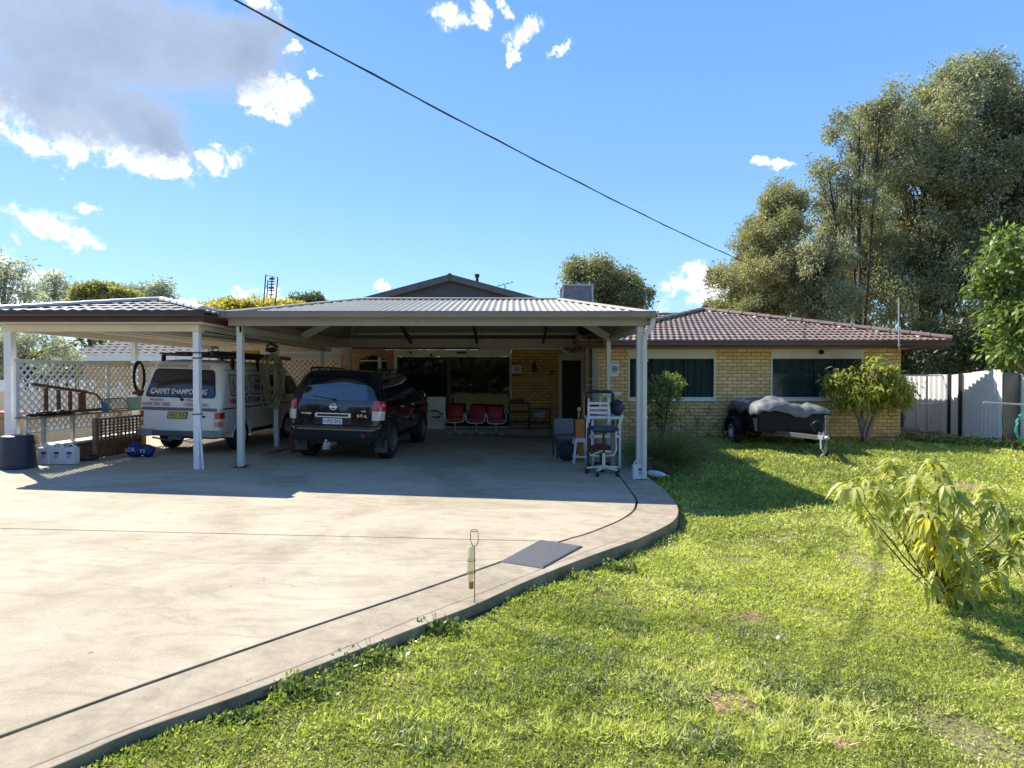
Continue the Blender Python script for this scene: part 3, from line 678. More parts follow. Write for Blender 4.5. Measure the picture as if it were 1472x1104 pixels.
# underside sheet (the roof skin seen from below, in a darker green grey)
mb = MB(); dz = Vector((0, 0, -.012))
for q in ((FL, FR, RR, RL), (BR, BL, RL, RR)):
    mb.add([p + dz for p in q], [(0, 1, 2, 3)])
for q in ((FL, RL, BL), (FR, BR, RR)): mb.add([p + dz for p in q], [(0, 1, 2)])
mb.build('roof_underside', M['under'], crf)
mb = MB(); gutter(mb, (gx0 - .02, gy + .02, 2.635), (gx1 + .02, gy + .02, 2.635), .12, .115)
gutter(mb, (gx1 - .06, gy - .1, 2.635), (gx1 - .06, by, 2.635), .12, .115, (1, 0, 0)); gutter(mb, (gx0 + .06, gy - .1, 2.635), (gx0 + .06, by, 2.635), .12, .115, (-1, 0, 0)); mb.build('gutter', M['gutter'], K, smooth=30)
mb = MB(); mb.bx(gx0 + .02, gx1 - .08, 9.94, 9.99, 2.512, 2.66); mb.bx(gx0 + .08, gx0 + .13, 9.99, by, 2.512, 2.66); mb.bx(gx1 - .13, gx1 - .08, 9.99, by, 2.512, 2.66); mb.bx(gx0 + .08, gx1 - .1, 15.6, 15.68, 2.43, 2.67); mb.build('fascia', M['fascia'], K, bevel=.004)
def post(mb, x, y, z1, w=.1): mb.bx(x - w / 2, x + w / 2, y - w / 2, y + w / 2, slab_z(x), z1)
xL, xR = -4.78, 2.25
for x, y, w in ((xL, 10.05, .1), (xR, 10.05, .11), (xR - .06, 12.98, .09), (-4.42, 15.6 - .06, .09), (2.05, 15.6 - .06, .09)):
    mb = MB(); post(mb, x, y, 2.512 if y < 15 else 2.43, w); p_ = mb.build('post', M['post'], K, bevel=.006)
    mb = MB(); z = slab_z(x); mb.bx(x - w * .95, x + w * .95, y - w * .95, y + w * .95, z, z + .014)
    for sx in (-1, 1): mb.cyl((x + sx * w * .75, y, z), (x + sx * w * .75, y, z + .03), .012, n=6)
    mb.build('base_plate', M['dark_steel'], p_)
# rafters, hips, purlins below the sheets
mb = MB(); d = Vector((0, 0, -.12))
for a, b in ((FL + Vector((.2, .2, 0)), RL), (FR + Vector((-.2, .2, 0)), RR), (BL + Vector((.2, -.1, 0)), RL), (BR + Vector((-.2, -.1, 0)), RR)): mb.bar(a + d, b + d, .05, .15)
for x, rx in ((xL, rx0), (xR - .06, rx1)): mb.bar(Vector((x, 12.98, 2.52)), Vector((rx, 12.85, rz_ - .14)), .06, .16)
mb.bar(RL + d, RR + d, .06, .16)
mb.bx(xL, xL + .06, 10, 15.6, 2.40, 2.51); mb.bx(xR - .03, xR + .03, 10.1, 15.6, 2.42, 2.511)
mb.build('hip_rafters', M['rafter'], K, bevel=.004)
for x in (-2.75, -.95, .85):
    mb = MB(); mb.bar((x, 15.55, 2.58), (x, 12.9, rz_ - .13), .05, .12); mb.bar((x, 9.99, 2.6), (x, 12.7, rz_ - .13), .05, .12); mb.build('rafter', M['dark_steel'], K)
mb = MB()
for k in (.25, .55, .8):
    for e0, r0 in ((gy, ry), (by, ry)):
        y = e0 + (r0 - e0) * k; z = gz + (rz_ - gz) * k - .05; mb.bx(gx0 + (rx0 - gx0) * k + .1, gx1 + (rx1 - gx1) * k - .1, y - .03, y + .03, z - .03, z + .03)
mb.build('purlins', M['rafter'], K)
mb = MB(); mb.bx(gx0 + .1, 3.4, 16.72, 16.75, 2.50, 2.73); mb.build('sun_block_strip', M['gutter'], K)  # added strip, closes the roof gap to keep a sun streak off the floor
# downpipe with offset neck
mb = MB(); dx = W(926.5, 600, 9.95).x
mb.tube([(dx + .12, 9.85, 2.66), (dx + .12, 9.85, 2.60), (dx + .11, 9.85, 2.52), (dx + .03, 9.9, 2.38), (dx, 9.95, 2.3), (dx, 9.95, .9), (dx, 9.95, slab_z(dx) + .02)], .043, 14)
for z in (1.9, .9): mb.bx(dx - .05, dx + .05, 9.9, 10.0, z, z + .025)
mb.build('downpipe', M['post'], K, smooth=40)
# stormwater pipe under the rear beam, drops at the door
mb = MB(); mb.tube([W(690, 501, 16.3), W(808, 501, 16.3), W(812, 505, 16.3), W(818, 508, 16.3), W(848, 508, 16.4), W(851, 512, 16.4), W(851, 524, 16.4), W(853, 530, 16.2), W(857, 534, 15.6)], .045, 10)
mb.build('pipe', M['post'], K, smooth=True)

# ================================================================ LEFT CARPORT
lc = thing('tiled_carport', 'old cream timber carport with maroon fascia and grey tiled hip roof over the white van', 'carport', (-6.8, 12.5, .09))
lx0, lx1, ly0, ly1, lz = -8.62, -5.08, 9.4, 16.2, 2.70; apx = Vector((-6.80, 11.1, EYE + 109 * 11.1 / F)); apx2 = Vector((-6.8, 14.6, apx.z))
hw_ = (lx1 - lx0) / 2
mb = MB(); sv = Vector((0, apx.y - ly0, apx.z - lz)); Tv = sv.length
tile_face(mb, (lx0, ly0, lz), (1, 0, 0), sv / Tv, lambda t: ((apx.x - lx0) * t / Tv, (lx1 - lx0) - (lx1 - apx.x) * t / Tv), (5, Tv / 5, Tv), .2, .016, .022, 6)
for s in (1, -1):
    ox = lx1 if s > 0 else lx0; vv = Vector((apx.x - ox, 0, apx.z - lz)); TT = vv.length
    tile_face(mb, (ox, ly0, lz), (0, 1, 0), vv / TT, lambda t, TT=TT: ((apx.y - ly0) * t / TT, (ly1 - ly0) - (ly1 - apx2.y) * t / TT), (5, TT / 5, TT), .2, .016, .022, 4)
lrf = mb.build('roof', M['tile_grey'], lc, smooth=40)
mb = MB(); u_ = Vector((0, 0, .03))
for a, b in (((lx0, ly0, lz), apx), ((lx1, ly0, lz), apx), (apx, apx2), ((lx1, ly1, lz), apx2), ((lx0, ly1, lz), apx2)): cap_line(mb, Vector(a) + u_, Vector(b) + u_, .08, .38, 6)
mb.build('ridge_caps', mat('pale_ridge', (.5, .49, .46), .35, var=.1), lrf, smooth=40)
mb = MB(); mb.bx(lx0, lx1, ly0, ly0 + .03, 2.53, 2.66); mb.bx(lx1 - .03, lx1, ly0 + .03, ly1, 2.53, 2.66); mb.bx(lx0, lx0 + .03, ly0 + .03, ly1, 2.53, 2.66); mb.bx(lx0, lx1, ly1, ly1 + .03, 2.53, 2.66); mb.build('fascia', M['maroon'], lc, bevel=.004)
mb = MB(); gutter(mb, (lx0 - .05, ly0, 2.62), (lx1 + .05, ly0, 2.62), .09, .075); mb.build('gutter', mat('dark_gutter', (.06, .045, .045), .35), lc, smooth=30)
mb = MB(); mb.bx(lx0 + .03, lx1 - .03, ly0 + .03, ly1, 2.505, 2.53); 
for i in range(8):
    x = lx0 + .25 + i * .43; mb.bx(x, x + .03, ly0 + .2, ly1, 2.492, 2.504)
mb.build('ceiling', M['ceil'], lc)
mb = MB(); mb.bx(-8.6, -5.28, 9.62, 9.72, 2.39, 2.50); mb.bx(-5.42, -5.3, 9.72, 16.0, 2.39, 2.50); mb.bx(-8.56, -8.44, 9.72, 16.0, 2.39, 2.50); mb.bx(-8.2, -5.1, 15.95, 16.1, 2.33, 2.5)
mb.build('beam', M['cream'], lc, bevel=.005)
mb = MB(); mb.tube([(-5.27, 9.8, 2.40), (-5.27, 12.5, 2.38), (-5.2, 15.9, 2.36)], .012, 6); mb.build('cable_run', M['dark_steel'], lc)
for x, y, w in ((-5.35, 9.7, .1), (-5.30, 12.85, .1), (-8.53, 9.7, .12), (-8.50, 12.85, .1), (-8.48, 15.9, .1), (-5.3, 15.9, .1)):
    mb = MB(); post(mb, x, y, 2.39, w); pp = mb.build('post', M['white'], lc, bevel=.006)
mb = MB(); mb.bar((-5.24, 9.66, slab_z(-5.2)), (-5.33, 9.66, 1.45), .03, .012); tag(mb.build('timber_strip', M['white']), 'thin white timber strip leaning against the white front post of the tiled carport', 'strip')
for z in (1.93, 2.02, .98): mb = MB(); mb.bx(-5.41, -5.29, 9.64, 9.76, z, z + .02); mb.build('strap', M['dark_steel'], lc)

# ---- lattice screens
def lattice(mb, o, u, w, h, pitch=.1, sw=.032, th=.006, frame=.035):
    o = Vector(o); u = Vector(u).normalized(); z = Vector((0, 0, 1)); nrm = u.cross(z)
    for sgn in (1, -1):
        off = nrm * (th * .55 * sgn); c = -h if sgn > 0 else 0
        k = c
        while k < w + (0 if sgn > 0 else h):
            # line x = k + sgn*t , z=t
            if sgn > 0: t0, t1 = max(0, -k), min(h, w - k)
            else: t0, t1 = max(0, k - w), min(h, k)
            if t1 - t0 > .02:
                a = o + u * (k + sgn * t0) + z * t0 + off; b = o + u * (k + sgn * t1) + z * t1 + off
                mb.bar(a, b, th, sw, up=(z * 1 + u * -sgn) if True else z)
            k += pitch * 1.414
    if frame:
        e = nrm * (th * 2)
        for a, b in ((o, o + u * w), (o + z * h, o + u * w + z * h)): mb.bar(a, b, th * 5, frame)
        for a in (o, o + u * w): mb.bar(a, a + z * h, th * 5.2, frame, up=u)
scr = thing('lattice_screen', 'tall white lattice privacy screen along the left side of the tiled carport', 'screen', (-8.3, 12, .1), group='white lattice screens')
mb = MB(); lattice(mb, (-8.22, 9.45, .95), (0, 1, 0), 6.4, .93); mb.build('lattice', M['white'], scr)
mb = MB(); lattice(mb, (-8.10, 9.5, .68), (0, 1, 0), 2.6, .24, .09); mb.build('lattice', M['white'], scr)
mb = MB(); mb.bx(-8.24, -8.20, 9.4, 15.9, 1.88, 1.92)
for y in (9.46, 11.6, 13.8, 15.8): mb.bx(-8.27, -8.23, y, y + .07, .1, 1.88)
mb.build('rail', M['white'], scr)
scr2 = thing('lattice_screen', 'cream lattice screen closing the back between the van and the black car', 'screen', (-6.6, 16.3, 0), group='white lattice screens')
mb = MB(); lattice(mb, (-8.1, 16.3, .1), (1, 0, 0), 3.15, 2.02, .105); mb.build('lattice', M['cream'], scr2)
mb = MB(); mb.bx(-8.1, -4.9, 16.3, 16.36, 2.15, 2.21); mb.bx(-8.1, -4.7, 16.36, 16.42, 2.22, 2.5); mb.bx(-4.98, -4.86, 16.28, 16.4, .1, 2.2); mb.build('rail', M['cream'], scr2)
# low garden wall with cap and brown lattice
gw = thing('low_brick_wall', 'low brown brick garden wall with cream capping beside the van', 'wall', (-8, 10.8, .1))
mb = MB(); mb.bx(-8.28, -7.96, 9.95, 12.4, 0, .40); mb.build('wall', M['brick_low'], gw); mb = MB(); mb.bx(-8.31, -7.92, 9.92, 12.4, .402, .445); mb.build('capping', M['cream'], gw, bevel=.008)
bl_ = thing('brown_lattice_panel', 'brown timber square lattice gate panel next to the back corner of the van', 'panel', (-7.6, 11, .1))
A0 = W(139, 656, 10.35); A0.z = slab_z(A0.x); A1 = W(201, 645, 11.4); A1.z = A0.z; ud = (A1 - A0).normalized(); wl = (A1 - A0).length
mb = MB()
for i in range(12): p = A0 + ud * (wl * i / 11); mb.bar(p + Vector((0, 0, .05)), p + Vector((0, 0, .72)), .02, .028, up=ud)
for i in range(9): z = .28 + i * .055; mb.bar(A0 + Vector((0, .012, z)), A1 + Vector((0, .012, z)), .012, .024)
for i in range(17): p = A0 + ud * (wl * (i + .5) / 17); mb.bar(p + Vector((0, 0, .03)), p + Vector((0, 0, .27)), .012, wl / 17 * .8, up=ud)
mb.build('lattice', M['timber'], bl_)
mb = MB(); mb.bar(A0 + Vector((-.03, 0, 0)), A0 + Vector((-.03, 0, .76)), .07, .07, up=ud); mb.bar(A0 + Vector((0, 0, .73)), A1 + Vector((0, 0, .73)), .05, .04); mb.build('frame', M['oldwood'], bl_)
# shelf on top of lattice
sh = thing('ledge_shelf', 'narrow timber ledge with short grey supports above the garden wall, crowded with odds and ends', 'shelf', (-8, 10.9, .5))
mb = MB(); mb.bx(-8.2, -7.85, 9.4, 12.4, .93, .955); mb.build('board', M['oldwood'], sh)
for y in (9.8, 10.45, 11.1, 11.7): mb = MB(); mb.bx(-8.1, -8.05, y, y + .05, .45, .93); mb.build('support', M['rafter'], sh)
# ================================================================ VEHICLES
class Body:
    """closed shell lofted through level sections: (z, yr, yf, w, rr, rf, bulge)"""
    def __init__(s, lv): s.lv = lv
    def at(s, z):
        L = s.lv
        if z <= L[0][0]: return L[0][1:]
        for a, b in zip(L, L[1:]):
            if z <= b[0]:
                t = (z - a[0]) / (b[0] - a[0]) if b[0] > a[0] else 0; return tuple(p + (q - p) * t for p, q in zip(a[1:], b[1:]))
        return L[-1][1:]
    def rear(s, x, z, off=0):
        yr, yf, w, rr, rf, bu = s.at(z); ax = min(abs(x), w - 1e-4); y = yr + bu * (ax / w) ** 2
        if ax > w - rr: d = ax - (w - rr); y += rr - math.sqrt(max(0, rr * rr - d * d))
        return y - off
    def side(s, y, z, off=0):
        yr, yf, w, rr, rf, bu = s.at(z); x = w; y0 = yr + bu
        if y < y0 + rr: d = y0 + rr - y; x = w - rr + math.sqrt(max(0, rr * rr - d * d))
        if y > yf - rf: d = min(rf, y - (yf - rf)); x = w - rf + math.sqrt(max(0, rf * rf - d * d))
        return x + off
    def ring(s, lev, ys):
        z, yr, yf, w, rr, rf, bu = lev; P = []
        for i in range(7): x = (w - rr) * i / 6; P.append((x, yr + bu * (x / w) ** 2, z))
        for i in range(1, 7): a = R(90) * i / 6; x = w - rr + rr * math.sin(a); P.append((x, yr + bu * (x / w) ** 2 + rr - rr * math.cos(a), z))
        ya, yb = yr + bu + rr, yf - rf; m = len(ys)
        for i in range(1, m): t = ys[i - 1]; P.append((w, ya + (yb - ya) * t, z))
        for i in range(0, 7): a = R(90) * i / 6; P.append((w - rf + rf * math.cos(a), yb + rf * math.sin(a), z))
        for i in range(1, 6): P.append(((w - rf) * (1 - i / 5), yf, z))
        return P + [(-x, y, z) for x, y, z in reversed(P[1:-1])]
    def shell(s, arches, NY=60):
        ys = [i / NY for i in range(1, NY + 1)]; mb = MB()
        # resample levels for a dense side
        L = []
        for a, b in zip(s.lv, s.lv[1:]):
            n = max(1, int((b[0] - a[0]) / .05))
            for i in range(n): t = i / n; L.append(tuple(p + (q - p) * t for p, q in zip(a, b)))
        L.append(s.lv[-1]); rings = [s.ring(l, ys) for l in L]; n = len(rings[0]); vs = [p for r in rings for p in r]; fs = []
        for i in range(len(rings) - 1):
            for j in range(n):
                q = (i * n + j, i * n + (j + 1) % n, (i + 1) * n + (j + 1) % n, (i + 1) * n + j)
                c = [sum(vs[k][m] for k in q) / 4 for m in range(3)]
                if any((c[1] - ay) ** 2 + (c[2] - az) ** 2 < ar * ar and abs(c[0]) > .5 for ay, az, ar in arches): continue
                fs.append(q)
        fs.append(tuple(range((len(rings) - 1) * n, len(rings) * n))); fs.append(tuple(range(n - 1, -1, -1)))
        mb.add(vs, fs); return mb
def patch_rear(mb, B, rows, off=.006, nx=14, th=.02, mi=0):
    """rows: (z, xl, xr)"""
    P = []; Q = []
    for z, xl, xr in rows:
        r = []; q = []
        for i in range(nx + 1):
            x = xl + (xr - xl) * i / nx; lim = B.at(z)[2] * .9995; xc = max(-lim, min(lim, x))
            y = B.rear(xc, z, off); r.append((xc + (off if x > lim else -off if x < -lim else 0), y, z)); q.append((xc * .985, y + th, z))
        P.append(r); Q.append(q)
    mb.grid(P, mi); mb.grid([P[0], Q[0]], mi); mb.grid([P[-1], Q[-1]], mi); mb.grid([[r[0] for r in P], [r[0] for r in Q]], mi); mb.grid([[r[-1] for r in P], [r[-1] for r in Q]], mi)
def patch_side(mb, B, rows, sgn=1, off=.005, ny=12, th=.02, mi=0):
    """rows: (z, y0, y1)"""
    P = []; Q = []
    for z, ya, yb in rows:
        r = []; q = []
        for i in range(ny + 1):
            y = ya + (yb - ya) * i / ny; x = B.side(y, z, off); r.append((sgn * x, y, z)); q.append((sgn * (x - th), y, z))
        P.append(r); Q.append(q)
    mb.grid(P, mi); mb.grid([P[0], Q[0]], mi); mb.grid([P[-1], Q[-1]], mi); mb.grid([[r[0] for r in P], [r[0] for r in Q]], mi); mb.grid([[r[-1] for r in P], [r[-1] for r in Q]], mi)
def rr_rows(z0, z1, xa0, xb0, xa1, xb1, r=.06, n=5):
    """rounded rectangle/trapezoid rows from bottom (z0) to top"""
    rows = []
    for i in range(n + 1):
        a = R(90) * i / n; z = z0 + r - r * math.cos(a); ins = r - r * math.sin(a); t = (z - z0) / (z1 - z0); rows.append((z, xa0 + (xa1 - xa0) * t + ins, xb0 + (xb1 - xb0) * t - ins))
    for i in range(1, 7): z = z0 + r + (z1 - z0 - 2 * r) * i / 7; t = (z - z0) / (z1 - z0); rows.append((z, xa0 + (xa1 - xa0) * t, xb0 + (xb1 - xb0) * t))
    for i in range(n + 1):
        a = R(90) * i / n; z = z1 - r + r * math.sin(a); ins = r - r * math.cos(a); t = (z - z0) / (z1 - z0); rows.append((z, xa0 + (xa1 - xa0) * t + ins, xb0 + (xb1 - xb0) * t - ins))
    return rows
def wheel(root, x, y, r, w, rimr, sgn, spokes=6, rim=None, steel=False):
    rim = rim or M['alu']; c = (x, y, r)
    mb = MB(); mb.lathe([(rimr, -w / 2), (r * .93, -w / 2), (r, -w * .36), (r * 1.0, 0), (r, w * .36), (r * .93, w / 2), (rimr, w / 2), (rimr * .98, 0), (rimr, -w / 2)][:-1], c, 'x', 36)
    wh = MB(); t = mb.build('wheel', M['rubber'], root, smooth=35, world=False)
    mb = MB(); o = sgn * w / 2
    mb.lathe([(rimr * 1.0, 0), (rimr * 1.02, sgn * w * .5), (rimr * .93, sgn * w * .52), (rimr * .9, sgn * w * .3), (rimr * .88, 0)], c, 'x', 36)
    cx = x + sgn * w * .36
    if steel:
        mb.lathe([(rimr * .9, -.01), (rimr * .8, .0), (rimr * .55, sgn * .03), (.09, sgn * .03), (.05, sgn * .055), (.0, sgn * .055)], (cx, y, r), 'x', 30)
    else:
        for k in range(spokes):
            a = 2 * math.pi * k / spokes + .3; e = (cx + sgn * .01, y + math.cos(a) * rimr * .93, r + math.sin(a) * rimr * .93); s = (cx + sgn * .035, y + math.cos(a) * .05, r + math.sin(a) * .05); mb.bar(s, e, .05, .03, up=(1, 0, 0))
        mb.lathe([(.075, -.01), (.075, sgn * .04), (.0, sgn * .05)], (cx, y, r), 'x', 16)
        mb.lathe([(rimr * .6, sgn * -.06), (rimr * .6, sgn * -.05), (0, sgn * -.05)], (cx, y, r), 'x', 20)
    mb.build('rim', rim, t, smooth=35, world=False)
    return t
def arch_ring(mb, B, ay, az, r, sgn, wdt=.05, off=.012, zmin=.25):
    rows = [[], [], []]
    for i in range(25):
        a = R(-25) + R(230) * i / 24; 
        for k, (rad, oo) in enumerate(((r + wdt, .002), (r + wdt * .3, off + .012), (r - .025, off - .02))):
            y = ay + math.cos(a) * rad; z = max(zmin, az + math.sin(a) * rad); rows[k].append((sgn * B.side(y, z, oo), y, z))
    rows.append([(sgn * .55, p[1], p[2]) for p in rows[2]]); mb.grid(rows)

# ---- black four wheel drive, tail towards us
suv = thing('four_wheel_drive', 'black four wheel drive with roof rails parked tail out under the wide carport', 'car', (-3.40, 10.66, slab_z(-3.4) + .005), R(-3.0))
suv.rotation_euler = (0, R(1.7), R(-3.2))
SB = Body([(.40, .10, 4.55, .84, .16, .3, .03), (.48, .03, 4.68, .885, .18, .35, .05), (.66, .0, 4.74, .905, .2, .35, .06), (.70, .01, 4.74, .91, .2, .35, .06), (.72, .075, 4.73, .91, .17, .3, .05), (.95, .085, 4.66, .925, .17, .3, .05), (1.10, .10, 4.35, .92, .17, .25, .05),
           (1.16, .11, 3.62, .905, .17, .2, .05), (1.20, .12, 3.52, .895, .17, .2, .05), (1.45, .20, 3.10, .825, .19, .2, .06), (1.63, .275, 2.78, .755, .22, .2, .07), (1.70, .31, 2.62, .70, .24, .2, .08), (1.745, .37, 2.5, .61, .26, .2, .08), (1.765, .5, 2.3, .45, .25, .2, .08), (1.772, .8, 2.0, .2, .15, .15, .04)])
ra, fa, wr = .98, 3.83, .375
suv_body = SB.shell([(ra, .36, .44), (fa, .36, .44)]).build('body', M['carblack'], suv, smooth=38, world=False, weld=True)
for s in (-1, 1):
    for a in (ra, fa): mb = MB(); arch_ring(mb, SB, a, .36, .43, s); mb.build('wheel_arch', M['black'], suv, smooth=35, world=False)
mb = MB(); mb.bx(-.6, .6, .5, 4.3, .3, .52); mb.bx(-.8, .8, .75, 1.2, .34, .40); mb.build('underbody', M['black'], suv, world=False)
for x, s in ((.80, 1), (-.80, -1)):
    for y in (ra, fa): wheel(suv, x, y, wr, .26, .235, s, 6, M['alu'])
mb = MB(); patch_rear(mb, SB, rr_rows(1.19, 1.62, -.66, .66, -.52, .52, .09), .006, 20); rg = mb.build('rear_window', glass_mat('suv_rear_glass', (.008, .01, .014), .02, .6, 1, 2.0), suv, smooth=40, world=False)
mb = MB(); mb.bar((.02, SB.rear(.02, 1.2) - .03, 1.2), (-.42, SB.rear(-.42, 1.29) - .03, 1.26), .012, .012); mb.ball((.02, SB.rear(0, 1.19) - .01, 1.19), .03); mb.build('wiper', M['black'], rg, world=False)
mb = MB(); patch_rear(mb, SB, [(1.645, -.58, .58), (1.66, -.6, .6), (1.70, -.6, .6), (1.715, -.57, .57)], .055, 14, .12); mb.build('spoiler', M['carblack'], suv, smooth=40, world=False)
for s in (-1, 1):
    for w_ in ((.42, 1.15, .62, 1.12), (1.2, 2.1, 1.2, 2.05), (2.2, 3.3, 2.15, 2.75)): mb = MB(); patch_side(mb, SB, rr_rows(1.22, 1.59, *w_, .05), s); mb.build('side_window', M['glass'], suv, smooth=40, world=False)
for s in (-1, 1):
    mb = MB(); a, b = (.735, .925) if s > 0 else (-.925, -.735)
    patch_rear(mb, SB, [(z, a, b) for z in (1.00, 1.06, 1.12, 1.185)], .012, 12); mb2 = mb.build('tail_lamp', M['redlens'], suv, smooth=40, world=False)
    mb = MB(); patch_side(mb, SB, [(z, .28, .36) for z in (1.00, 1.06, 1.12, 1.185)], s, .01, 4); mb.build('side_lens', M['redlens'], mb2, smooth=40, world=False)
    mb = MB(); patch_rear(mb, SB, [(z, a, b) for z in (.82, .88, .94, .995)], .012, 12); mb.build('reverse_lens', M['clearlens'], mb2, smooth=40, world=False)
mb = MB(); patch_rear(mb, SB, rr_rows(.865, .945, -.34, .34, -.34, .34, .02), .03, 8); gn_ = mb.build('garnish', mat('pale_reflection_chrome', (.8, .8, .8), .35, .45, var=.03), suv, smooth=40, world=False)  # pale, half metallic base stands in for the reflection of bright concrete
mb = MB(); patch_rear(mb, SB, rr_rows(.883, .927, -.30, .30, -.30, .30, .01), .034, 8); mb.build('handle_recess', M['black'], gn_, world=False)
mb = MB(); yb = SB.rear(0, 1.06); M_ = Matrix.Identity(4)
mb.tube([(.055 * math.cos(2 * math.pi * i / 20), yb - .016, 1.06 + .055 * math.sin(2 * math.pi * i / 20)) for i in range(20)], .012, 8, closed=True); mb.bx(-.075, .075, yb - .03, yb - .012, 1.045, 1.075); mb.build('badge', mat('badge_chrome', (.8, .8, .8), .35, .45, var=.03), suv, smooth=40, world=False)  # same pale reflection put into the badge colour
mb = MB(); patch_rear(mb, SB, rr_rows(.715, .86, -.36, .36, -.36, .36, .02), .004, 8); pr = mb.build('plate_recess', M['black'], suv, world=False)
mb = MB(); yp = SB.rear(0, .78) - .03; mb.bx(-.186, .186, yp, yp + .012, .735, .845); mb.build('number_plate', M['whiteink'], suv, bevel=.004, world=False)
text('HAZ·015', .10, mat('blue_plate_ink', (.03, .05, .2), .5), suv, (0, yp - .002, .79), width=.33, name='plate_lettering')
ch = M['chrome']
text('PATHFINDER', .05, ch, suv, (-.52, SB.rear(-.55, .93) - .014, .925), width=.2, name='badge_lettering', rot=(R(90), 0, R(-6)))
text('ST-L', .07, ch, suv, (.55, SB.rear(.55, .90) - .012, .90), width=.19, name='badge_lettering', rot=(R(90), 0, R(6)))
text('V6', .045, ch, suv, (.57, SB.rear(.57, .98) - .012, .99), width=.09, name='badge_lettering', rot=(R(90), 0, R(6)))
mb = MB(); patch_rear(mb, SB, [(.675, -.84, .84), (.70, -.87, .87), (.712, -.87, .87)], .03, 20); patch_rear(mb, SB, [(.42, -.8, .8), (.50, -.84, .84), (.56, -.86, .86)], .03, 20, .05); mb.build('bumper', mat('bumper_black', (.014, .014, .016), .35, var=.2, coat=.3), suv, smooth=40, world=False)
for s in (-1, 1):
    mb = MB(); mb.bx(s * .80 - .12, s * .80 + .12, ra - .44, ra - .425, .16, .42); mb.build('mud_flap', mat('mud_flap', (.075, .08, .085), .7), suv, bevel=.008, world=False)
mb = MB(); mb.bx(-.14, -.02, .0, .35, .32, .40); mb.cyl((-.08, -.04, .34), (-.08, -.04, .42), .014); mb.ball((-.08, -.04, .435), .027); mb.bx(-.13, -.03, -.09, .02, .315, .34); mb.bar((-.15, .01, .28), (-.02, .01, .30), .03, .05); mb.build('tow_bar', M['galv'], suv, world=False)
mb = MB(); c = (.60, SB.rear(.60, .56) - .035, .54); mb.tube([(c[0] + .035 * math.cos(2 * math.pi * i / 16), c[1], c[2] + .035 * math.sin(2 * math.pi * i / 16)) for i in range(16)], .012, 6, closed=True); mb.ball((c[0], c[1], c[2]), .014, sc=(1, .4, 1)); mb.build('trailer_socket', M['red'], suv, smooth=True, world=False)
for s in (-1, 1):
    mb = MB(); mb.tube([(s * .64, .55, 1.735), (s * .655, .62, 1.785), (s * .66, 1.0, 1.80), (s * .66, 2.1, 1.80), (s * .64, 2.45, 1.77), (s * .63, 2.5, 1.73)], .022, 10)
    for y in (.95, 1.6, 2.2): mb.bx(s * .64 - .015, s * .64 + .015, y - .04, y + .04, 1.72, 1.79)
    mb.build('roof_rail', mat('dark_rail', (.05, .05, .055), .3, .6), suv, smooth=35, world=False)
for s in (-1, 1):
    mb = MB(); mb.ball((s * 1.03, 3.02, 1.22), .115, sc=(1, .55, .85)); mb.bar((s * .88, 3.06, 1.17), (s * 1.0, 3.04, 1.19), .04, .05); mr = mb.build('mirror', M['chrome'], suv, smooth=True, world=False)
    mb = MB(); mb.lathe([(.095, 0), (.095, .01), (0, .01)], (s * 1.03, 2.95, 1.22), 'y', 16); mb.build('glass', M['glass'], mr, world=False)
for y in (1.66, 2.62): mb = MB(); mb.bar((SB.side(y, 1.0) + .02, y, 1.02), (SB.side(y, 1.0) + .02, y + .16, 1.02), .02, .025); mb.build('door_handle', M['chrome'], suv, world=False)
mb = MB(); mb.bx(.78, .93, 1.55, 3.3, .36, .42); mb.build('side_step', M['black'], suv, bevel=.01, world=False)

# ---- white van
van = thing('work_van', 'white carpet cleaning van with roof rack and red lettering under the tiled carport', 'van', (-6.58, 11.22, slab_z(-6.58) + .005))
van.rotation_euler = (0, R(1.7), R(-1.0))
VB = Body([(.42, .0, 4.45, .79, .10, .25, .01), (.50, -.0, 4.5, .81, .10, .3, .01), (.90, .0, 4.5, .825, .10, .3, .02), (1.10, .03, 4.42, .825, .10, .3, .03), (1.18, .05, 4.35, .815, .10, .3, .03), (1.45, .12, 3.95, .785, .12, .3, .04), (1.66, .18, 3.70, .745, .14, .3, .05), (1.76, .22, 3.55, .715, .16, .3, .05), (1.82, .27, 3.45, .67, .18, .3, .05), (1.86, .36, 3.3, .58, .2, .3, .05), (1.885, .55, 3.0, .40, .2, .25, .04), (1.892, .9, 2.6, .2, .15, .15, .02)])
va, vf = .95, 3.30
vb = VB.shell([(va, .32, .38), (vf, .32, .38)]).build('body', M['vanwhite'], van, smooth=38, world=False, weld=True)
for s in (-1, 1):
    for a in (va, vf): mb = MB(); arch_ring(mb, VB, a, .32, .375, s, .03, .006, .3); mb.build('wheel_arch', M['vanwhite'], van, smooth=35, world=False)
for x, s in ((.70, 1), (-.70, -1)):
    for y in (va, vf): wheel(van, x, y, .31, .2, .19, s, rim=M['galv'], steel=True)
mb = MB(); mb.bx(-.55, .55, .35, 4.2, .28, .5); mb.bx(-.6, .6, va - .08, va + .08, .24, .34); mb.build('underbody', M['black'], van, world=False)
mb = MB(); patch_rear(mb, VB, rr_rows(1.12, 1.685, -.72, .70, -.61, .59, .08), .008, 22); sealv = mb.build('window_seal', M['black'], van, smooth=40, world=False)
mb = MB(); patch_rear(mb, VB, rr_rows(1.145, 1.66, -.69, .67, -.585, .565, .07), .012, 22); vg = mb.build('rear_window', glass_mat('van_rear_glass', (.02, .022, .035), .05, .8), van, smooth=40, world=False)
def on_rear(B, x, z, o=.016): return (x, B.rear(x, z) - o, z)
t_ = text('CARPET SHAMPOOING', .14, M['whiteink'], van, on_rear(VB, -.03, 1.235, .03), width=1.12, name='window_lettering', bold=.004, rot=(R(76), 0, 0))
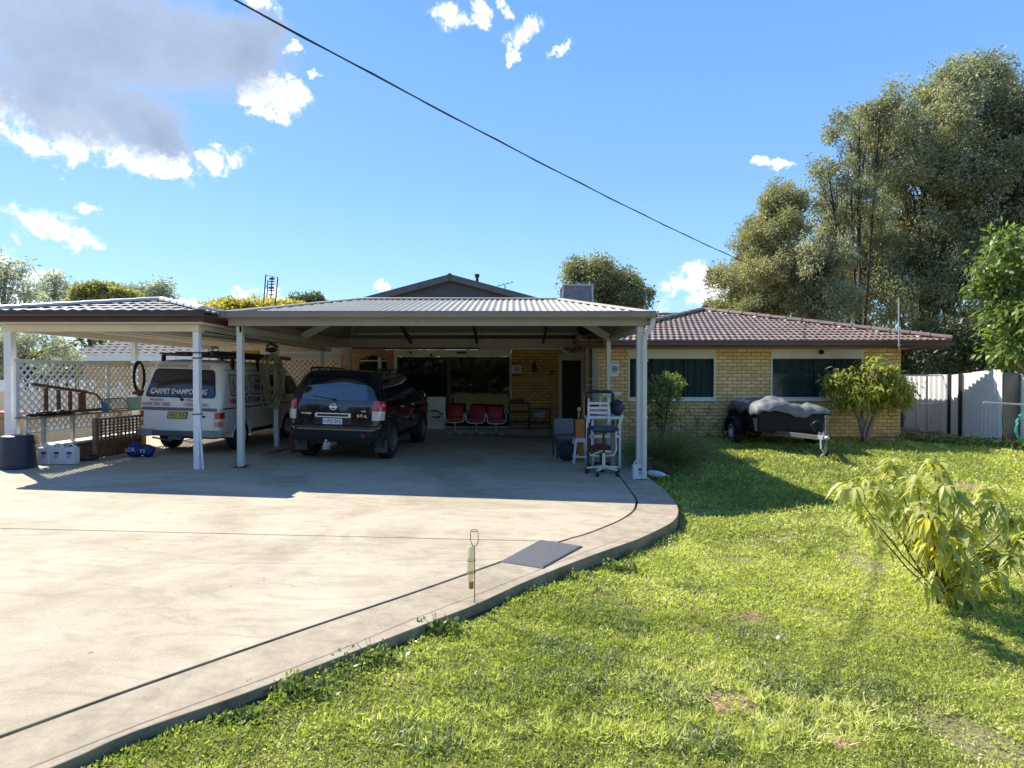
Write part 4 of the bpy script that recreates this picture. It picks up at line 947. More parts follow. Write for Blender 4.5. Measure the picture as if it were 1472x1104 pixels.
def rtext(s, x, z, w, h, m, shear=0, o=.02, b=.001): return text(s, h, m, van, on_rear(VB, x, z, o), rot=(R(80), 0, 0), width=w, name='lettering', shear=shear, bold=b)
rtext("HARRY'S", -.42, 1.735, .32, .085, M['greyink'], .25, .03); rtext("steamy", -.09, 1.75, .30, .10, M['greyink'], .2, .03); rtext("SERVICE", .30, 1.735, .38, .085, M['greyink'], .25, .03)
rtext("Mobile", -.45, 1.075, .26, .075, M['pinkink'], .15, .04); rtext("Phone", .28, 1.075, .28, .075, M['pinkink'], .15, .04)
rtext("0428 521 502", -.46, .985, .56, .085, M['pinkink'], .1, .03, .003); rtext("6752 3374", .32, .985, .48, .085, M['pinkink'], .1, .03, .003)
mb = MB(); patch_rear(mb, VB, [(.865, -.80, .80), (.89, -.81, .81), (.925, -.81, .81)], .010, 20); mb.build('trim_band', mat('grey_trim', (.13, .14, .14), .5), van, smooth=40, world=False)
mb = MB(); patch_rear(mb, VB, rr_rows(.50, .86, -.70, .70, -.70, .70, .02), .012, 18); tg = mb.build('tailgate', M['vanwhite'], van, smooth=40, world=False)
mb = MB(); yp = VB.rear(0, .8) - .03; mb.prism([(-.22, yp, .71), (.17, yp, .71), (.19, yp, .845), (-.20, yp, .845)], (0, .01, 0)); mb.build('plate_frame', M['black'], van, world=False)
mb = MB(); mb.bx(-.195, .165, yp - .004, yp, .725, .832); mb.build('number_plate', M['plate_y'], van, world=False)
text('HFG 75A', .085, M['ink'], van, (-.015, yp - .006, .778), width=.31, name='plate_lettering')
mb = MB(); mb.ball((.50, VB.rear(.5, .76) - .02, .76), .022, sc=(1.6, .4, 1)); mb.build('lock', M['dark_steel'], van, world=False)
for s in (-1, 1):
    a, b = (.715, .83) if s > 0 else (-.83, -.715)
    mb = MB(); patch_rear(mb, VB, [(z, a, b) for z in (.72, .78, .845)], .014, 8); patch_side(mb, VB, [(z, .12, .16) for z in (.72, .78, .845)], s, .006, 3); tl = mb.build('tail_lamp', M['redlens'], van, smooth=40, world=False)
    mb = MB(); patch_rear(mb, VB, [(z, a, b) for z in (.665, .69, .715)], .014, 8); mb.build('reverse_lens', M['clearlens'], tl, smooth=40, world=False)
    mb = MB(); patch_rear(mb, VB, [(z, a, b) for z in (.56, .6, .66)], .014, 8); mb.build('indicator_lens', M['amber'], tl, smooth=40, world=False)
mb = MB()
for a, b in ((-.83, -.5), (.42, .83)):
    patch_rear(mb, VB, [(.36, a, b), (.42, a, b), (.485, a, b)], .06, 8, .14)
mb.build('bumper', M['vangrey'], van, smooth=35, world=False, bevel=.008)
mb = MB(); mb.bx(-.5, .42, -.02, .05, .36, .47); mb.bx(-.15, .12, -.10, .0, .30, .36); mb.cyl((-.02, -.12, .35), (-.02, -.12, .43), .015); mb.ball((-.02, -.12, .445), .027); mb.bar((-.5, -.03, .33), (-.1, -.05, .27), .03, .03); mb.bar((.1, -.05, .27), (.4, -.03, .35), .03, .02); mb.build('tow_bar', mat('bare_steel', (.11, .115, .13), .5, .3), van, bevel=.006, world=False)
mb = MB(); mb.bar((.05, VB.rear(0, 1.1) - .03, 1.09), (-.13, VB.rear(-.1, 1.24) - .04, 1.24), .014, .014); mb.ball((.05, VB.rear(0, 1.09) - .03, 1.085), .03); mb.build('wiper', M['black'], van, world=False)
# side glass blanked with white panels
wins = [(.38, 1.12), (1.24, 2.05), (2.17, 2.98)]
for i, (a, b) in enumerate(wins):
    mb = MB(); patch_side(mb, VB, rr_rows(1.16, 1.60, a + .02, b + .05, a - .0, b - .06, .06), 1, .004); sl_ = mb.build('side_window', M['black'], van, smooth=40, world=False)
    mb = MB(); patch_side(mb, VB, rr_rows(1.18, 1.58, a + .045, b + .022, a + .025, b - .085, .05), 1, .009); mb.build('panel', mat('blanked_panel', (.47, .5, .49), .35) if i < 2 else M['glass'], sl_, smooth=40, world=False)
mb = MB(); patch_side(mb, VB, rr_rows(1.12, 1.58, 3.10, 3.95, 3.08, 3.55, .06), 1, .006); mb.build('door_window', M['glass'], van, smooth=40, world=False)
def stext(s, y, z, w, h, m, b=0): return text(s, h, m, van, (VB.side(y, z) + .014, y, z), rot=(R(90 - 6), 0, R(90)), width=w, name='lettering', bold=b)
stext("HARRY'S STEAM CARPET SERVICE", 1.72, 1.055, 2.75, .17, M['redink'], .004)
stext("WASH", 1.62, 1.32, .42, .17, M['ink'], .004); stext("STEAM", 1.62, 1.46, .30, .08, M['ink'], .002); stext("CLEANING", .86, 1.24, .3, .05, M['ink'])
mb = MB()  # plain curved sign drawing on the first panel
def spt(y, z): return Vector((VB.side(y, z) + .018, y, z))
for pts in ([(.55, 1.50), (.50, 1.42), (.56, 1.34), (.50, 1.27)], [(.62, 1.30), (.70, 1.38), (.82, 1.42), (.95, 1.39), (1.02, 1.32)], [(.72, 1.30), (.82, 1.35), (.92, 1.33), (.98, 1.28)]):
    mb.tube([spt(*p) for p in pts], .009, 6)
mb.build('drawn_mark', M['ink'], van, world=False)
mb = MB(); patch_side(mb, VB, [(.90, .1, 4.3), (.925, .1, 4.3)], 1, .006, 30); mb.build('side_stripe', M['black'], van, smooth=40, world=False)
mb = MB(); patch_side(mb, VB, [(1.68, .3, 3.4), (1.70, .3, 3.4)], 1, .012, 30); mb.build('gutter_strip', M['vangrey'], van, smooth=40, world=False)
# roof rack
for y in (.62, 1.75, 2.9):
    mb = MB(); mb.bx(-.74, .76, y - .02, y + .02, 1.95, 1.985)
    for s in (-1, 1): mb.bx(s * .72 - .02, s * .72 + .02, y - .05, y + .05, 1.70, 1.96)
    mb.build('roof_rack', M['black'], van, world=False, bevel=.004)
rack = thing('rolled_awning', 'long black rolled tube and planks lying on the roof rack of the white van', 'bundle', (-6.5, 11.6, 2.08))
mb = MB(); zt = slab_z(-6.5) + 2.02; mb.tube([(-6.05, 11.5, zt), (-6.0, 13.5, zt + .01), (-5.96, 15.3, zt)], .05, 10); mb.bx(-7.05, -6.75, 11.4, 15.0, zt - .03, zt + .0); mb.bx(-6.7, -6.45, 11.35, 14.8, zt - .03, zt + .02); mb.bx(-6.38, -6.15, 11.55, 15.2, zt - .03, zt + .03); mb.build('load', M['dark_steel'], rack, bevel=.006)
# ================================================================ CLUTTER
def ground_pt(px, py): p = G(px, py); return p
# mat on the apron
mt = [G(719, 809), G(777, 777.5), G(839, 787), G(781, 819)]; c = sum(mt, Vector()) / 4
mb = MB(); top = [p + Vector((0, 0, .004)) for p in mt]; inn = [c + (p - c) * .93 + Vector((0, 0, .016)) for p in mt]
mb.add(top + inn, [(0, 1, 5, 4), (1, 2, 6, 5), (2, 3, 7, 6), (3, 0, 4, 7), (4, 5, 6, 7), (3, 2, 1, 0)])
tag(mb.build('rubber_mat', M['mat_rubber'], bevel=.004), 'dark grey rubber doormat lying on the sunlit concrete near the kerb', 'mat')
# rain gauge on a wire stake
b = G(682, 884, lambda x, y: float(lawn_z(x, y))); Yg = b.y
st = thing('rain_gauge', 'rain gauge with pale yellow tube on a thin rusty wire stake beside the kerb', 'rain gauge', b)
def gp(px, py, dy=0): return W(px, py, Yg) + Vector((0, dy, 0))
mb = MB(); mb.tube([b - Vector((0, 0, .1)), gp(682, 786.5)], .0035, 7)
mb.tube([gp(676, 766), gp(676.3, 778), gp(679, 785), gp(682, 786.8), gp(685, 785), gp(687.4, 778), gp(687, 766)], .0028, 6)
cc = gp(681.5, 764.5); r = .030
for py_, rr in ((763.5, .0285),): mb.tube([gp(681.6, py_) + Vector((rr * math.cos(a), rr * math.sin(a), 0)) for a in np.linspace(0, 2 * math.pi, 17)[:-1]], .0028, 6, closed=True)
for py_ in (806, 824): mb.tube([gp(677, py_) + Vector((.034 * math.cos(a), .034 * math.sin(a), 0)) for a in np.linspace(0, 2 * math.pi, 17)[:-1]], .002, 6, closed=True)
mb.build('stake', mat('rusty_wire', (.10, .06, .035), .7, .3), st, smooth=True)
m_, nt_, ns_, ln_, bs_ = new_mat('yellow_clear_plastic'); bs_.inputs['Base Color'].default_value = (.75, .62, .28, 1); bs_.inputs['Alpha'].default_value = .42; bs_.inputs['Roughness'].default_value = .15
mb = MB(); pt = gp(676.5, 786); pb = gp(676.5, 838)
mb.tube([pt, pt.lerp(pb, .6), pb.lerp(pt, .1), pb], [.033, .028, .02, .017], 16); mb.build('tube', m_, st, smooth=True)
mb = MB(); mb.cyl(gp(677, 837), gp(677, 847), .020, .018, 14); mb.build('cap', mat('orange_cap', (.5, .22, .08), .5), st, smooth=40)

# --- left foreground clutter
p = G(4, 676); tb = thing('upturned_tub', 'large navy plastic tub turned upside down at the left edge of the drive', 'tub', p)
mb = MB(); prof = [(.26, .0), (.262, .03), (.245, .035), (.215, .49), (.21, .52), (.19, .53), (.0, .53)]
mb.lathe([(r * 1.02, h) for r, h in prof], p + Vector((0, .25, 0)), 'z', 28); mb.build('tub', M['navy'], tb, bevel=.012, smooth=35)
mb = MB()
for s in (-1, 1): mb.bx(p.x + s * .235 - .03, p.x + s * .235 + .03, p.y + .2, p.y + .3, p.z + .40, p.z + .43)
mb.build('handle', M['navy'], tb)
# jerrycans
def jerry(loc, s=1, rz=0, label=None, group=None, w=.19, d=.13, h=.25):
    r = thing('jerrycan', label, 'jerrycan', loc, rz, group); mb = MB()
    mb.bx(-w / 2, w / 2, -d / 2, d / 2, 0, h); mb.bx(-w * .32, w * .46, -d * .35, d * .35, h, h + .012); mb.build('body', M['plastic_w'], r, bevel=.022, world=False)
    mb = MB(); mb.tube([(-w * .36, 0, h - .01), (-w * .34, 0, h + .045), (-w * .2, 0, h + .06), (w * .12, 0, h + .06), (w * .2, 0, h + .04), (w * .22, 0, h)], .014, 8); mb.build('handle', M['plastic_w'], r, smooth=True, world=False)
    mb = MB(); mb.cyl((w * .36, 0, h), (w * .36, 0, h + .035), .024); mb.build('cap', M['white'], r, smooth=40, world=False)
    mb = MB(); mb.bx(-w * .12, w * .38, -d / 2 - .003, -d / 2 - .001, h * .35, h * .8); lb = mb.build('label', mat('pale_label', (.55, .58, .62), .5), r, world=False)
    mb = MB(); mb.bx(-w * .10, w * .36, -d / 2 - .005, -d / 2 - .003, h * .62, h * .76)
    for i in range(3): mb.bx(-w * .06, w * (.2 + .05 * i), -d / 2 - .005, -d / 2 - .003, h * (.40 + .06 * i), h * (.42 + .06 * i))
    mb.build('print', mat('blue_print', (.02, .06, .25), .5), lb, world=False); return r
for k, (px, lab) in enumerate([(52, 'white plastic jerrycan nearest the navy tub, first of a row along the garden wall'), (69, 'white plastic jerrycan in the middle of the row along the garden wall'), (86, 'white plastic jerrycan farthest from the navy tub in the row by the garden wall')]):
    q = G(px, 668 - k * 1.2); q.x = (px + 9 - 736) / F * 9.7; q.y = 9.72 + .02 * k; jerry(q + Vector((-.0, .04, 0)), 1, R(-6), lab, 'white jerrycans by the garden wall', w=.2, h=.28)
# maroon bag lying
q = G(116, 662); mb = MB(); mb.ball(q + Vector((0, .05, .05)), .2, 20, 10, sc=(1.25, .8, .28), nz=.08); mb.tube([q + Vector((-.2, 0, .08)), q + Vector((0, -.05, .13)), q + Vector((.22, 0, .1)), q + Vector((.25, .1, .04))], .012, 6); tag(mb.build('maroon_bag', mat('maroon_cloth', (.09, .03, .035), .7, var=.4), smooth=True), 'flat maroon and brown cloth bag lying at the foot of the garden wall', 'bag')
# blue bag
q = G(195, 658); bb = thing('blue_bag', 'shiny blue bag with white lettering beside the left rear corner of the van', 'bag', q + Vector((0, .1, 0)))
mb = MB(); mb.ball(q + Vector((-.09, .12, .13)), .15, 18, 10, sc=(1, .8, .95), nz=.09); mb.ball(q + Vector((.13, .14, .11)), .13, 18, 10, sc=(1, .8, .85), nz=.1); mb.build('bag', M['blue'], bb, smooth=True)
text('LOR', .11, M['whiteink'], bb, (-.10, -.13, .15), name='bag_lettering', rot=(R(90), 0, R(-8))); text('TS', .09, M['whiteink'], bb, (.12, -.11, .12), name='bag_lettering', rot=(R(90), 0, R(10)))
# boxes behind the tub
bx_ = thing('cardboard_box', 'tall tan cardboard box with its flaps open behind the navy tub at the left edge', 'box', (-9.0, 9.9, .1)); a = W(3, 655, 9.95); b = W(33, 600, 9.95)
mb = MB(); x0b, x1b = W(-60, 0, 9.95).x, W(26, 0, 9.95).x; mb.bx(x0b, x1b, 9.95, 10.4, .1, .88); mb.build('box', M['card'], bx_, bevel=.01)
mb = MB(); mb.add([(x1b, 9.95, .62), (x1b + .30, 10.0, .60), (x1b + .34, 10.0, .35), (x1b + .02, 9.95, .3)], [(0, 1, 2, 3)]); mb.add([(x0b, 9.95, .88), (x1b, 9.95, .88), (x1b, 9.8, .98), (x0b, 9.8, .98)], [(0, 1, 2, 3)]); o = mb.build('flap', M['card'], bx_); md = o.modifiers.new('s', 'SOLIDIFY'); md.thickness = .006
rt = thing('red_lidded_tub', 'cream tub with a red lid standing on the cardboard box at the left edge', 'tub', (-8.95, 10.1, .89)); mb = MB(); mb.bx(x0b + .1, x1b - .02, 10.0, 10.3, .885, .97); mb.build('body', M['cream'], rt, bevel=.015); mb = MB(); mb.bx(x0b + .08, x1b, 9.98, 10.32, .972, 1.01); mb.build('lid', M['red'], rt, bevel=.01)
mb = MB(); q = G(0, 655); mb.lathe([(.2, 0), (.24, .35), (.25, .36), (.24, .38), (.1, .42), (0, .42)], W(-8, 655, 9.5) * 1 - Vector((0, 0, .12)) if False else Vector((-9.0, 9.5, .13)), 'z', 20); tag(mb.build('red_basket', M['red'], smooth=40), 'round red plastic basket half outside the picture by the navy tub', 'basket')
# items on the ledge
lz_ = .956
mb = MB()
for i in range(5): mb.ball((-8.02, 9.62 + i * .16, lz_ + .03 + .012 * (i % 2)), .12, 12, 8, sc=(1, 1.1, .33), nz=.16)
tag(mb.build('crumpled_tarp', M['black'], smooth=True), 'crumpled black plastic tarp on the timber ledge above the garden wall', 'tarp')
hb = thing('slatted_headboard', 'brown timber slatted rail lying sideways on the ledge against the white lattice', 'bed rail', (-8.2, 10.6, lz_))
mb = MB(); mb.bar((-8.2, 9.75, 1.50), (-8.2, 11.0, 1.33), .04, .05); mb.tube([(-8.2, 11.0, 1.33), (-8.2, 11.25, 1.28), (-8.2, 11.4, 1.15), (-8.2, 11.42, .96)], .02, 8); mb.bar((-8.2, 10.0, .985), (-8.2, 11.4, .985), .04, .05); mb.build('frame', M['timber'], hb)
for y in (10.0, 10.28, 10.55, 10.8):
    mb = MB(); wd = .16 if y > 10.7 else .07; mb.bx(-8.215, -8.19, y, y + wd, .99, 1.46 - (y - 9.75) * .135); mb.build('slat', M['timber'], hb)
mb = MB(); mb.bar((-8.05, 11.25, .97), (-8.15, 11.42, 1.18), .02, .02); mb.bar((-8.15, 11.42, 1.18), (-8.15, 11.95, 1.18), .02, .02); mb.bar((-8.15, 11.95, 1.18), (-8.05, 12.1, .97), .02, .02); mb.bar((-8.05, 11.25, .97), (-8.05, 12.1, .97), .02, .02)
fr = thing('framed_glass', 'dark framed pane of glass leaning back on the ledge next to the blue bottle', 'frame', (-8.1, 11.6, .96)); mb.build('frame', M['black'], fr); mb = MB(); mb.add([(-8.05, 11.26, .975), (-8.15, 11.43, 1.175), (-8.15, 11.94, 1.175), (-8.05, 12.09, .975)], [(0, 1, 2, 3)]); mb.build('pane', glass_mat('clear_pane', (.2, .22, .22), .05, .6, .5), fr)
mb = MB(); mb.cyl((-8.0, 11.2, lz_), (-8.0, 11.2, lz_ + .12), .05); mb.ball((-8.0, 11.2, lz_ + .13), .045); mb.cyl((-8.0, 11.2, lz_ + .15), (-8.02, 11.13, lz_ + .2), .015); tag(mb.build('blue_bottle', mat('blue_pack', (.03, .18, .35), .5), smooth=40), 'small blue bottle on the ledge at the end of the slatted rail', 'bottle')
for k, (y, c_, lab) in enumerate(((12.0, (.35, .5, .36), 'pale green bucket with lid on the end of the ledge'), (12.35, (.6, .58, .48), 'cream bucket with lid beside the pale green bucket on the ledge'))):
    r = thing('bucket', lab, 'bucket', (-7.95, y, lz_), 0, 'buckets on the ledge'); mb = MB(); mb.lathe([(.12, 0), (.14, .22), (.145, .22), (.145, .24), (0, .24)], (-7.95, y, lz_), n=20); mb.build('pail', mat('pail', c_, .5), r, smooth=40); mb = MB(); mb.lathe([(.148, .235), (.15, .26), (0, .262)], (-7.95, y, lz_), n=20); mb.build('lid', M['plastic_w'], r, smooth=40)
mb = MB()
for k in range(4): mb.tube([Vector((-8.02 - .012 * k, 12.3 + .17 * math.cos(a) + .02 * math.sin(k), 1.62 + (.30 + .015 * k) * math.sin(a))) for a in np.linspace(0, 2 * math.pi, 25)[:-1]], .013, 7, closed=True)
tag(mb.build('black_hose', M['rubber'], smooth=True), 'coil of black hose hanging on the white carport post behind the van corner', 'hose')
mb = MB(); mb.ball((-7.98, 12.25, 1.29), .13, 14, 8, sc=(1.2, .9, .5), nz=.15); tag(mb.build('brown_cloth', mat('brown_rag', (.09, .06, .045), .9, var=.4), smooth=True), 'brown rag lying over the bucket under the black hose', 'rag')

# --- rope coil on the middle post
cx, cy = -5.30, 12.77
mb = MB(); rg = random.Random(3)
for k in range(17):
    a0 = rg.uniform(-.5, .5); wd = rg.uniform(.09, .25); hh = rg.uniform(.34, .60); cxk = cx - .02 + rg.uniform(-.06, .06); top = 2.10 + rg.uniform(-.06, .05)
    pts = []
    for a in np.linspace(0, 2 * math.pi, 22)[:-1]:
        pts.append((cxk + wd * math.sin(a) * (.75 + .35 * (1 - math.cos(a)) / 2) + .02 * math.sin(3 * a + k), cy - .07 - .012 * k * .6 + .03 * math.sin(a * 2 + a0), top - hh + hh * math.cos(a)))
    mb.tube(pts, .012, 6, closed=True)
for k in range(3): mb.tube([(cx + .17 * math.cos(a), cy - .19, 1.45 + .03 * k + .10 * math.sin(a)) for a in np.linspace(math.pi, 2 * math.pi, 10)], .012, 6)
tag(mb.build('hose_coil', M['rope'], smooth=True), 'thick coil of khaki hose hung on the white post beside the black car', 'hose')
mb = MB(); mb.ball((cx - .05, cy - .1, 2.22), .09, 12, 8, sc=(1.3, 1, .6), nz=.2); mb.tube([(cx - .15, cy - .1, 2.3), (cx - .05, cy - .12, 2.36), (cx + .1, cy - .1, 2.28)], .03, 7); tag(mb.build('wire_tangle', M['dark_steel'], smooth=True), 'dark tangle of straps on top of the white post above the khaki hose', 'straps')
mb = MB(); a = W(352, 508, 15.4); mb.bx(a.x - .35, a.x + .0, 15.4, 15.5, a.z - .08, a.z + .07, 0); mb.bx(a.x + .002, a.x + .38, 15.38, 15.48, a.z - .07, a.z + .08, 1)
tag(mb.build('hanging_box', [mat('orange_pack', (.5, .12, .05), .5), mat('yellow_pack', (.55, .30, .03), .5)]), 'orange and yellow packaging stored high behind the rack of the white van', 'package')
# timber stack
tm = [('grey weathered plank at the bottom of the stack beside the black car', 0), ('brown sleeper on the stack beside the black car', 1)]
q = G(388, 653)
pl = [(q.x + .1, q.y + .15, .03, 1.7, .16, .03, -4), (q.x + .28, q.y + .45, .03, 2.0, .18, .04, 8), (q.x + .45, q.y + .8, .075, 1.9, .22, .09, 3), (q.x + .55, q.y + .75, .17, 1.6, .2, .08, -3)]
labs = ['thin pale board nearest the camera in the timber stack by the black car', 'flat grey plank behind the pale board in the timber stack', 'thick brown sleeper in the middle of the timber stack', 'thick brown sleeper on top of the timber stack']
for k, (x, y, z, L, wd, th, rz) in enumerate(pl):
    z = slab_z(x) + [.02, .022, .09, .175][k]; Mx = Matrix.Translation((x, y + L / 2 - .2, z)) @ Matrix.Rotation(R(rz - 22 + 12), 4, 'Z'); mb = MB(); mb.bx(-wd / 2, wd / 2, -L / 2, L / 2, -th / 2, th / 2, M=Mx)
    tag(mb.build('timber_board', M['oldwood'] if k in (0, 1) else mat('sleeper', (.12, .085, .05), .85, var=.4, bmp=.5), bevel=.006), labs[k], 'board', 'timber stacked beside the black car')

# --- porch: red seats
def red_seat():
    r = thing('red_chair', 'red', 'chair', (0, 0, 0), 0, 'red pedestal chairs on the porch')
    mb = MB(); rows = []
    for i in range(9):
        t = i / 8; z = .42 + .44 * t; y = .18 + .10 * t ** 1.5
        rows.append([(x * (.5 - .03 * abs(2 * t - 1) ** 3), y - .05 * (1 - (2 * x) ** 2) * .6 + .05, z) for x in np.linspace(-1, 1, 9) * .5])
    mb.grid(rows); mb.bx(-.24, .24, -.22, .2, .40, .46); mb.bx(-.22, .22, -.2, .2, .46, .50); o = mb.build('seat', M['red'], r, smooth=40, world=False); md = o.modifiers.new('s', 'SOLIDIFY'); md.thickness = .03
    mb = MB()
    for s in (-1, 1): mb.tube([(s * .27, .24, .62), (s * .28, -.16, .62), (s * .28, -.22, .58), (s * .26, -.23, .42)], .016, 8)
    mb.tube([(-.27, -.23, .62), (-.27, -.24, .42), (-.2, -.25, .37), (0, -.26, .355), (.2, -.25, .37), (.27, -.24, .42), (.27, -.23, .62)], .015, 8); mb.build('arm_rail', M['white'], r, smooth=True, world=False)
    mb = MB(); mb.cyl((0, 0, .06), (0, 0, .40), .026)
    for k in range(5): a = R(72 * k + 15); mb.bar((0, 0, .08), (.24 * math.cos(a), .24 * math.sin(a), .03), .03, .03)
    mb.build('pedestal', M['galv'], r, world=False); return r
base = red_seat(); rl = ['red pedestal chair nearest the white cabinet on the porch', 'red pedestal chair in the middle of the row on the porch', 'red pedestal chair nearest the brick wall and warning sign on the porch']
for k, (px, dz_) in enumerate(((654, 0), (685, 0), (713, 0))):
    loc = (W(px, 600, 16.75).x, 16.75, slab_z(W(px, 600, 16.75).x) if True else 0)
    o = base if k == 0 else dup(base, loc, R(4)); o.location = (loc[0], 16.75, slab_z(loc[0])); o.rotation_euler.z = R([3, -4, 6][k]); o['label'] = rl[k]
cb_ = thing('cabinet', 'white two door cabinet on the porch between the black car and the red chairs', 'cabinet', (-2.3, 17.1, .07)); a = W(614, 612, 17.0); b = W(640, 570, 17.0)
mb = MB(); mb.bx(a.x, b.x, 16.98, 17.3, .07, 1.03); mb.build('body', M['white'], cb_, bevel=.01); mb = MB(); m_x = (a.x + b.x) / 2
mb.bx(m_x - .25, m_x - .005, 16.965, 16.979, .12, .98); mb.build('door', M['white'], cb_, bevel=.004); mb = MB(); mb.bx(m_x + .005, m_x + .25, 16.965, 16.979, .12, .98); mb.build('door', M['white'], cb_, bevel=.004)
mb = MB(); mb.tube([(m_x - .15, 16.9, .6), (m_x - .02, 16.86, .64), (m_x + .12, 16.88, .58), (m_x + .2, 16.92, .5)], .02, 7); mb.tube([(m_x - .1, 16.9, .45), (m_x + .05, 16.86, .42), (m_x + .15, 16.9, .47)], .02, 7); tag(mb.build('dark_branch', M['dark_steel'], smooth=True), 'dark curled ornament in front of the white porch cabinet', 'ornament')
# signs
def sign(px, py, Y, w, h, label, frame=False):
    c = W(px, py, Y); r = thing('warning_sign', label, 'sign', c); mb = MB(); mb.bx(c.x - w / 2, c.x + w / 2, Y - .01, Y, c.z - h / 2, c.z + h / 2); mb.build('plate', M['white'], r)
    mb = MB(); mb.tube([(c.x + w * .30 * math.cos(a), Y - .014, c.z + .0 + w * .30 * math.sin(a)) for a in np.linspace(0, 2 * math.pi, 25)[:-1]], .012, 6, closed=True); mb.lathe([(w * .13, 0), (w * .13, .006), (0, .006)], (c.x, Y - .02, c.z), 'y', 16); mb.bar((c.x - w * .2, Y - .016, c.z + w * .2), (c.x + w * .2, Y - .016, c.z - w * .2), .012, .006) if frame else None; mb.build('emblem', M['purple'], r)
    return r, c
r, c = sign(742.5, 531, 17.38, .27, .40, 'white sign with dark red bands on the gold brick beside the glass doors')
mb = MB(); mb.bx(c.x - .135, c.x + .135, 17.362, 17.368, c.z + .125, c.z + .2); mb.bx(c.x - .135, c.x + .135, 17.362, 17.368, c.z - .2, c.z - .125); mb.build('band', M['purple'], r)
text('WARNING', .05, M['whiteink'], r, (0, -.02, .162), width=.22); text('SECURITY CAMERA', .03, M['whiteink'], r, (0, -.02, -.162), width=.24)
r, c = sign(883.5, 530.5, 14.58, .21, .38, 'white sign with round purple emblem on the cream brick left of the first window', True)
text('NEIGHBOURHOOD', .03, M['purple'], r, (0, -.014, .15), width=.18); text('WATCH', .04, M['redink'], r, (0, -.014, -.10), width=.13)
for i in range(3):
    pass
# lanterns / wall ornaments
for k, (px, py, s, lab) in enumerate(((768, 528, 1, 'dark red metal lantern ornament on the gold brick wall'), (794, 535, .7, 'small dark star ornament beside the entry door'))):
    c = W(px, py, 17.34); mb = MB(); 
    if k == 0: mb.lathe([(.0, -.16), (.07, -.15), (.075, .02), (.085, .04), (.03, .12), (.012, .2), (0, .22)], c, 'z', 10)
    else:
        for j in range(5): a = R(90 + 72 * j); mb.bar(c, c + Vector((.12 * math.cos(a), 0, .12 * math.sin(a))), .02, .035)
    tag(mb.build('wall_ornament', mat('rust_red', (.10, .018, .015), .5), smooth=30), lab, 'ornament')
for k, (px, py, lab) in enumerate(((620, 511, 'small black bird ornament hanging left of the middle of the glass door header'), (664, 507, 'black propeller shaped ornament above the glass doors'), (590, 507, 'small round black light above the left of the glass doors'))):
    c = W(px, py, 17.3); mb = MB(); mb.cyl(c + Vector((0, .05, .06)), c, .012); mb.ball(c, .04, sc=(1, 1, .7))
    if k == 1:
        for a in (20, 160, 200, 340): mb.bar(c, c + Vector((.16 * math.cos(R(a)), 0, .06 * math.sin(R(a)))), .03, .03)
    tag(mb.build('hanging_ornament', M['black']), lab, 'ornament')
# shoe rack + stand
rk = thing('shoe_rack', 'black shoe rack holding shoes against the gold brick wall', 'rack', (.15, 17.2, .07)); xa, xb = W(733, 0, 17.1).x, W(760, 0, 17.1).x
mb = MB()
for x in (xa, xb):
    for y in (17.0, 17.3): mb.bx(x - .012, x + .012, y - .012, y + .012, .07, .86)
mb.build('frame', M['black'], rk); 
for z in (.28, .58, .84):
    mb = MB(); mb.bx(xa, xb, 17.0, 17.3, z, z + .02); mb.build('shelf', M['black'], rk)
for k, (x, z, c_, lab) in enumerate(((xa + .1, .86, (.05, .05, .055), 'dark pair of shoes at the left on the top shelf of the rack'), (xa + .33, .86, (.09, .09, .1), 'dark grey pair of shoes at the right on the top shelf of the rack'), (xa + .03, .30, (.35, .33, .28), 'pale pair of shoes at the left of the bottom shelf'), (xa + .24, .30, (.4, .37, .3), 'beige pair of shoes in the middle of the bottom shelf'))):
    mb = MB()
    for s in (-.05, .05): mb.ball((x + s, 17.12, z + .035), .06, 10, 7, sc=(.62, 1.6, .6)); mb.ball((x + s, 17.19, z + .06), .045, 10, 7, sc=(.8, 1, .9))
    tag(mb.build('shoes', mat('shoe', c_, .6), smooth=True), lab, 'shoes', 'shoes on the rack')
sd2 = thing('metal_stand', 'low black wire stand with an empty shelf against the gold brick wall', 'stand', (.8, 17.1, .07)); xa, xb = W(762, 0, 17.0).x, W(791, 0, 17.0).x; mb = MB()
for x in (xa, xb):
    for y in (16.9, 17.25): mb.bx(x - .012, x + .012, y - .012, y + .012, -.1 if y < 17 else .07, .68)
for z in (.66, .25):
    mb.bx(xa, xb, 16.89, 16.91, z, z + .02); mb.bx(xa, xb, 17.24, 17.26, z, z + .02)
for i in range(8): y = 16.9 + i * .05; mb.bx(xa, xb, y - .004, y + .004, .262, .27)
mb.build('frame', M['black'], sd2); mb = MB(); c = W(776, 596, 16.86); mb.prism([c + Vector((-.15, 0, .06)), c + Vector((.17, 0, .08)), c + Vector((.12, 0, -.12)), c + Vector((-.05, 0, -.08)), c + Vector((-.16, 0, -.02))], (0, .03, 0)); tag(mb.build('lilac_bag', mat('lilac', (.35, .33, .48), .6), bevel=.01), 'pale lilac plastic bag hanging on the black wire stand', 'bag')

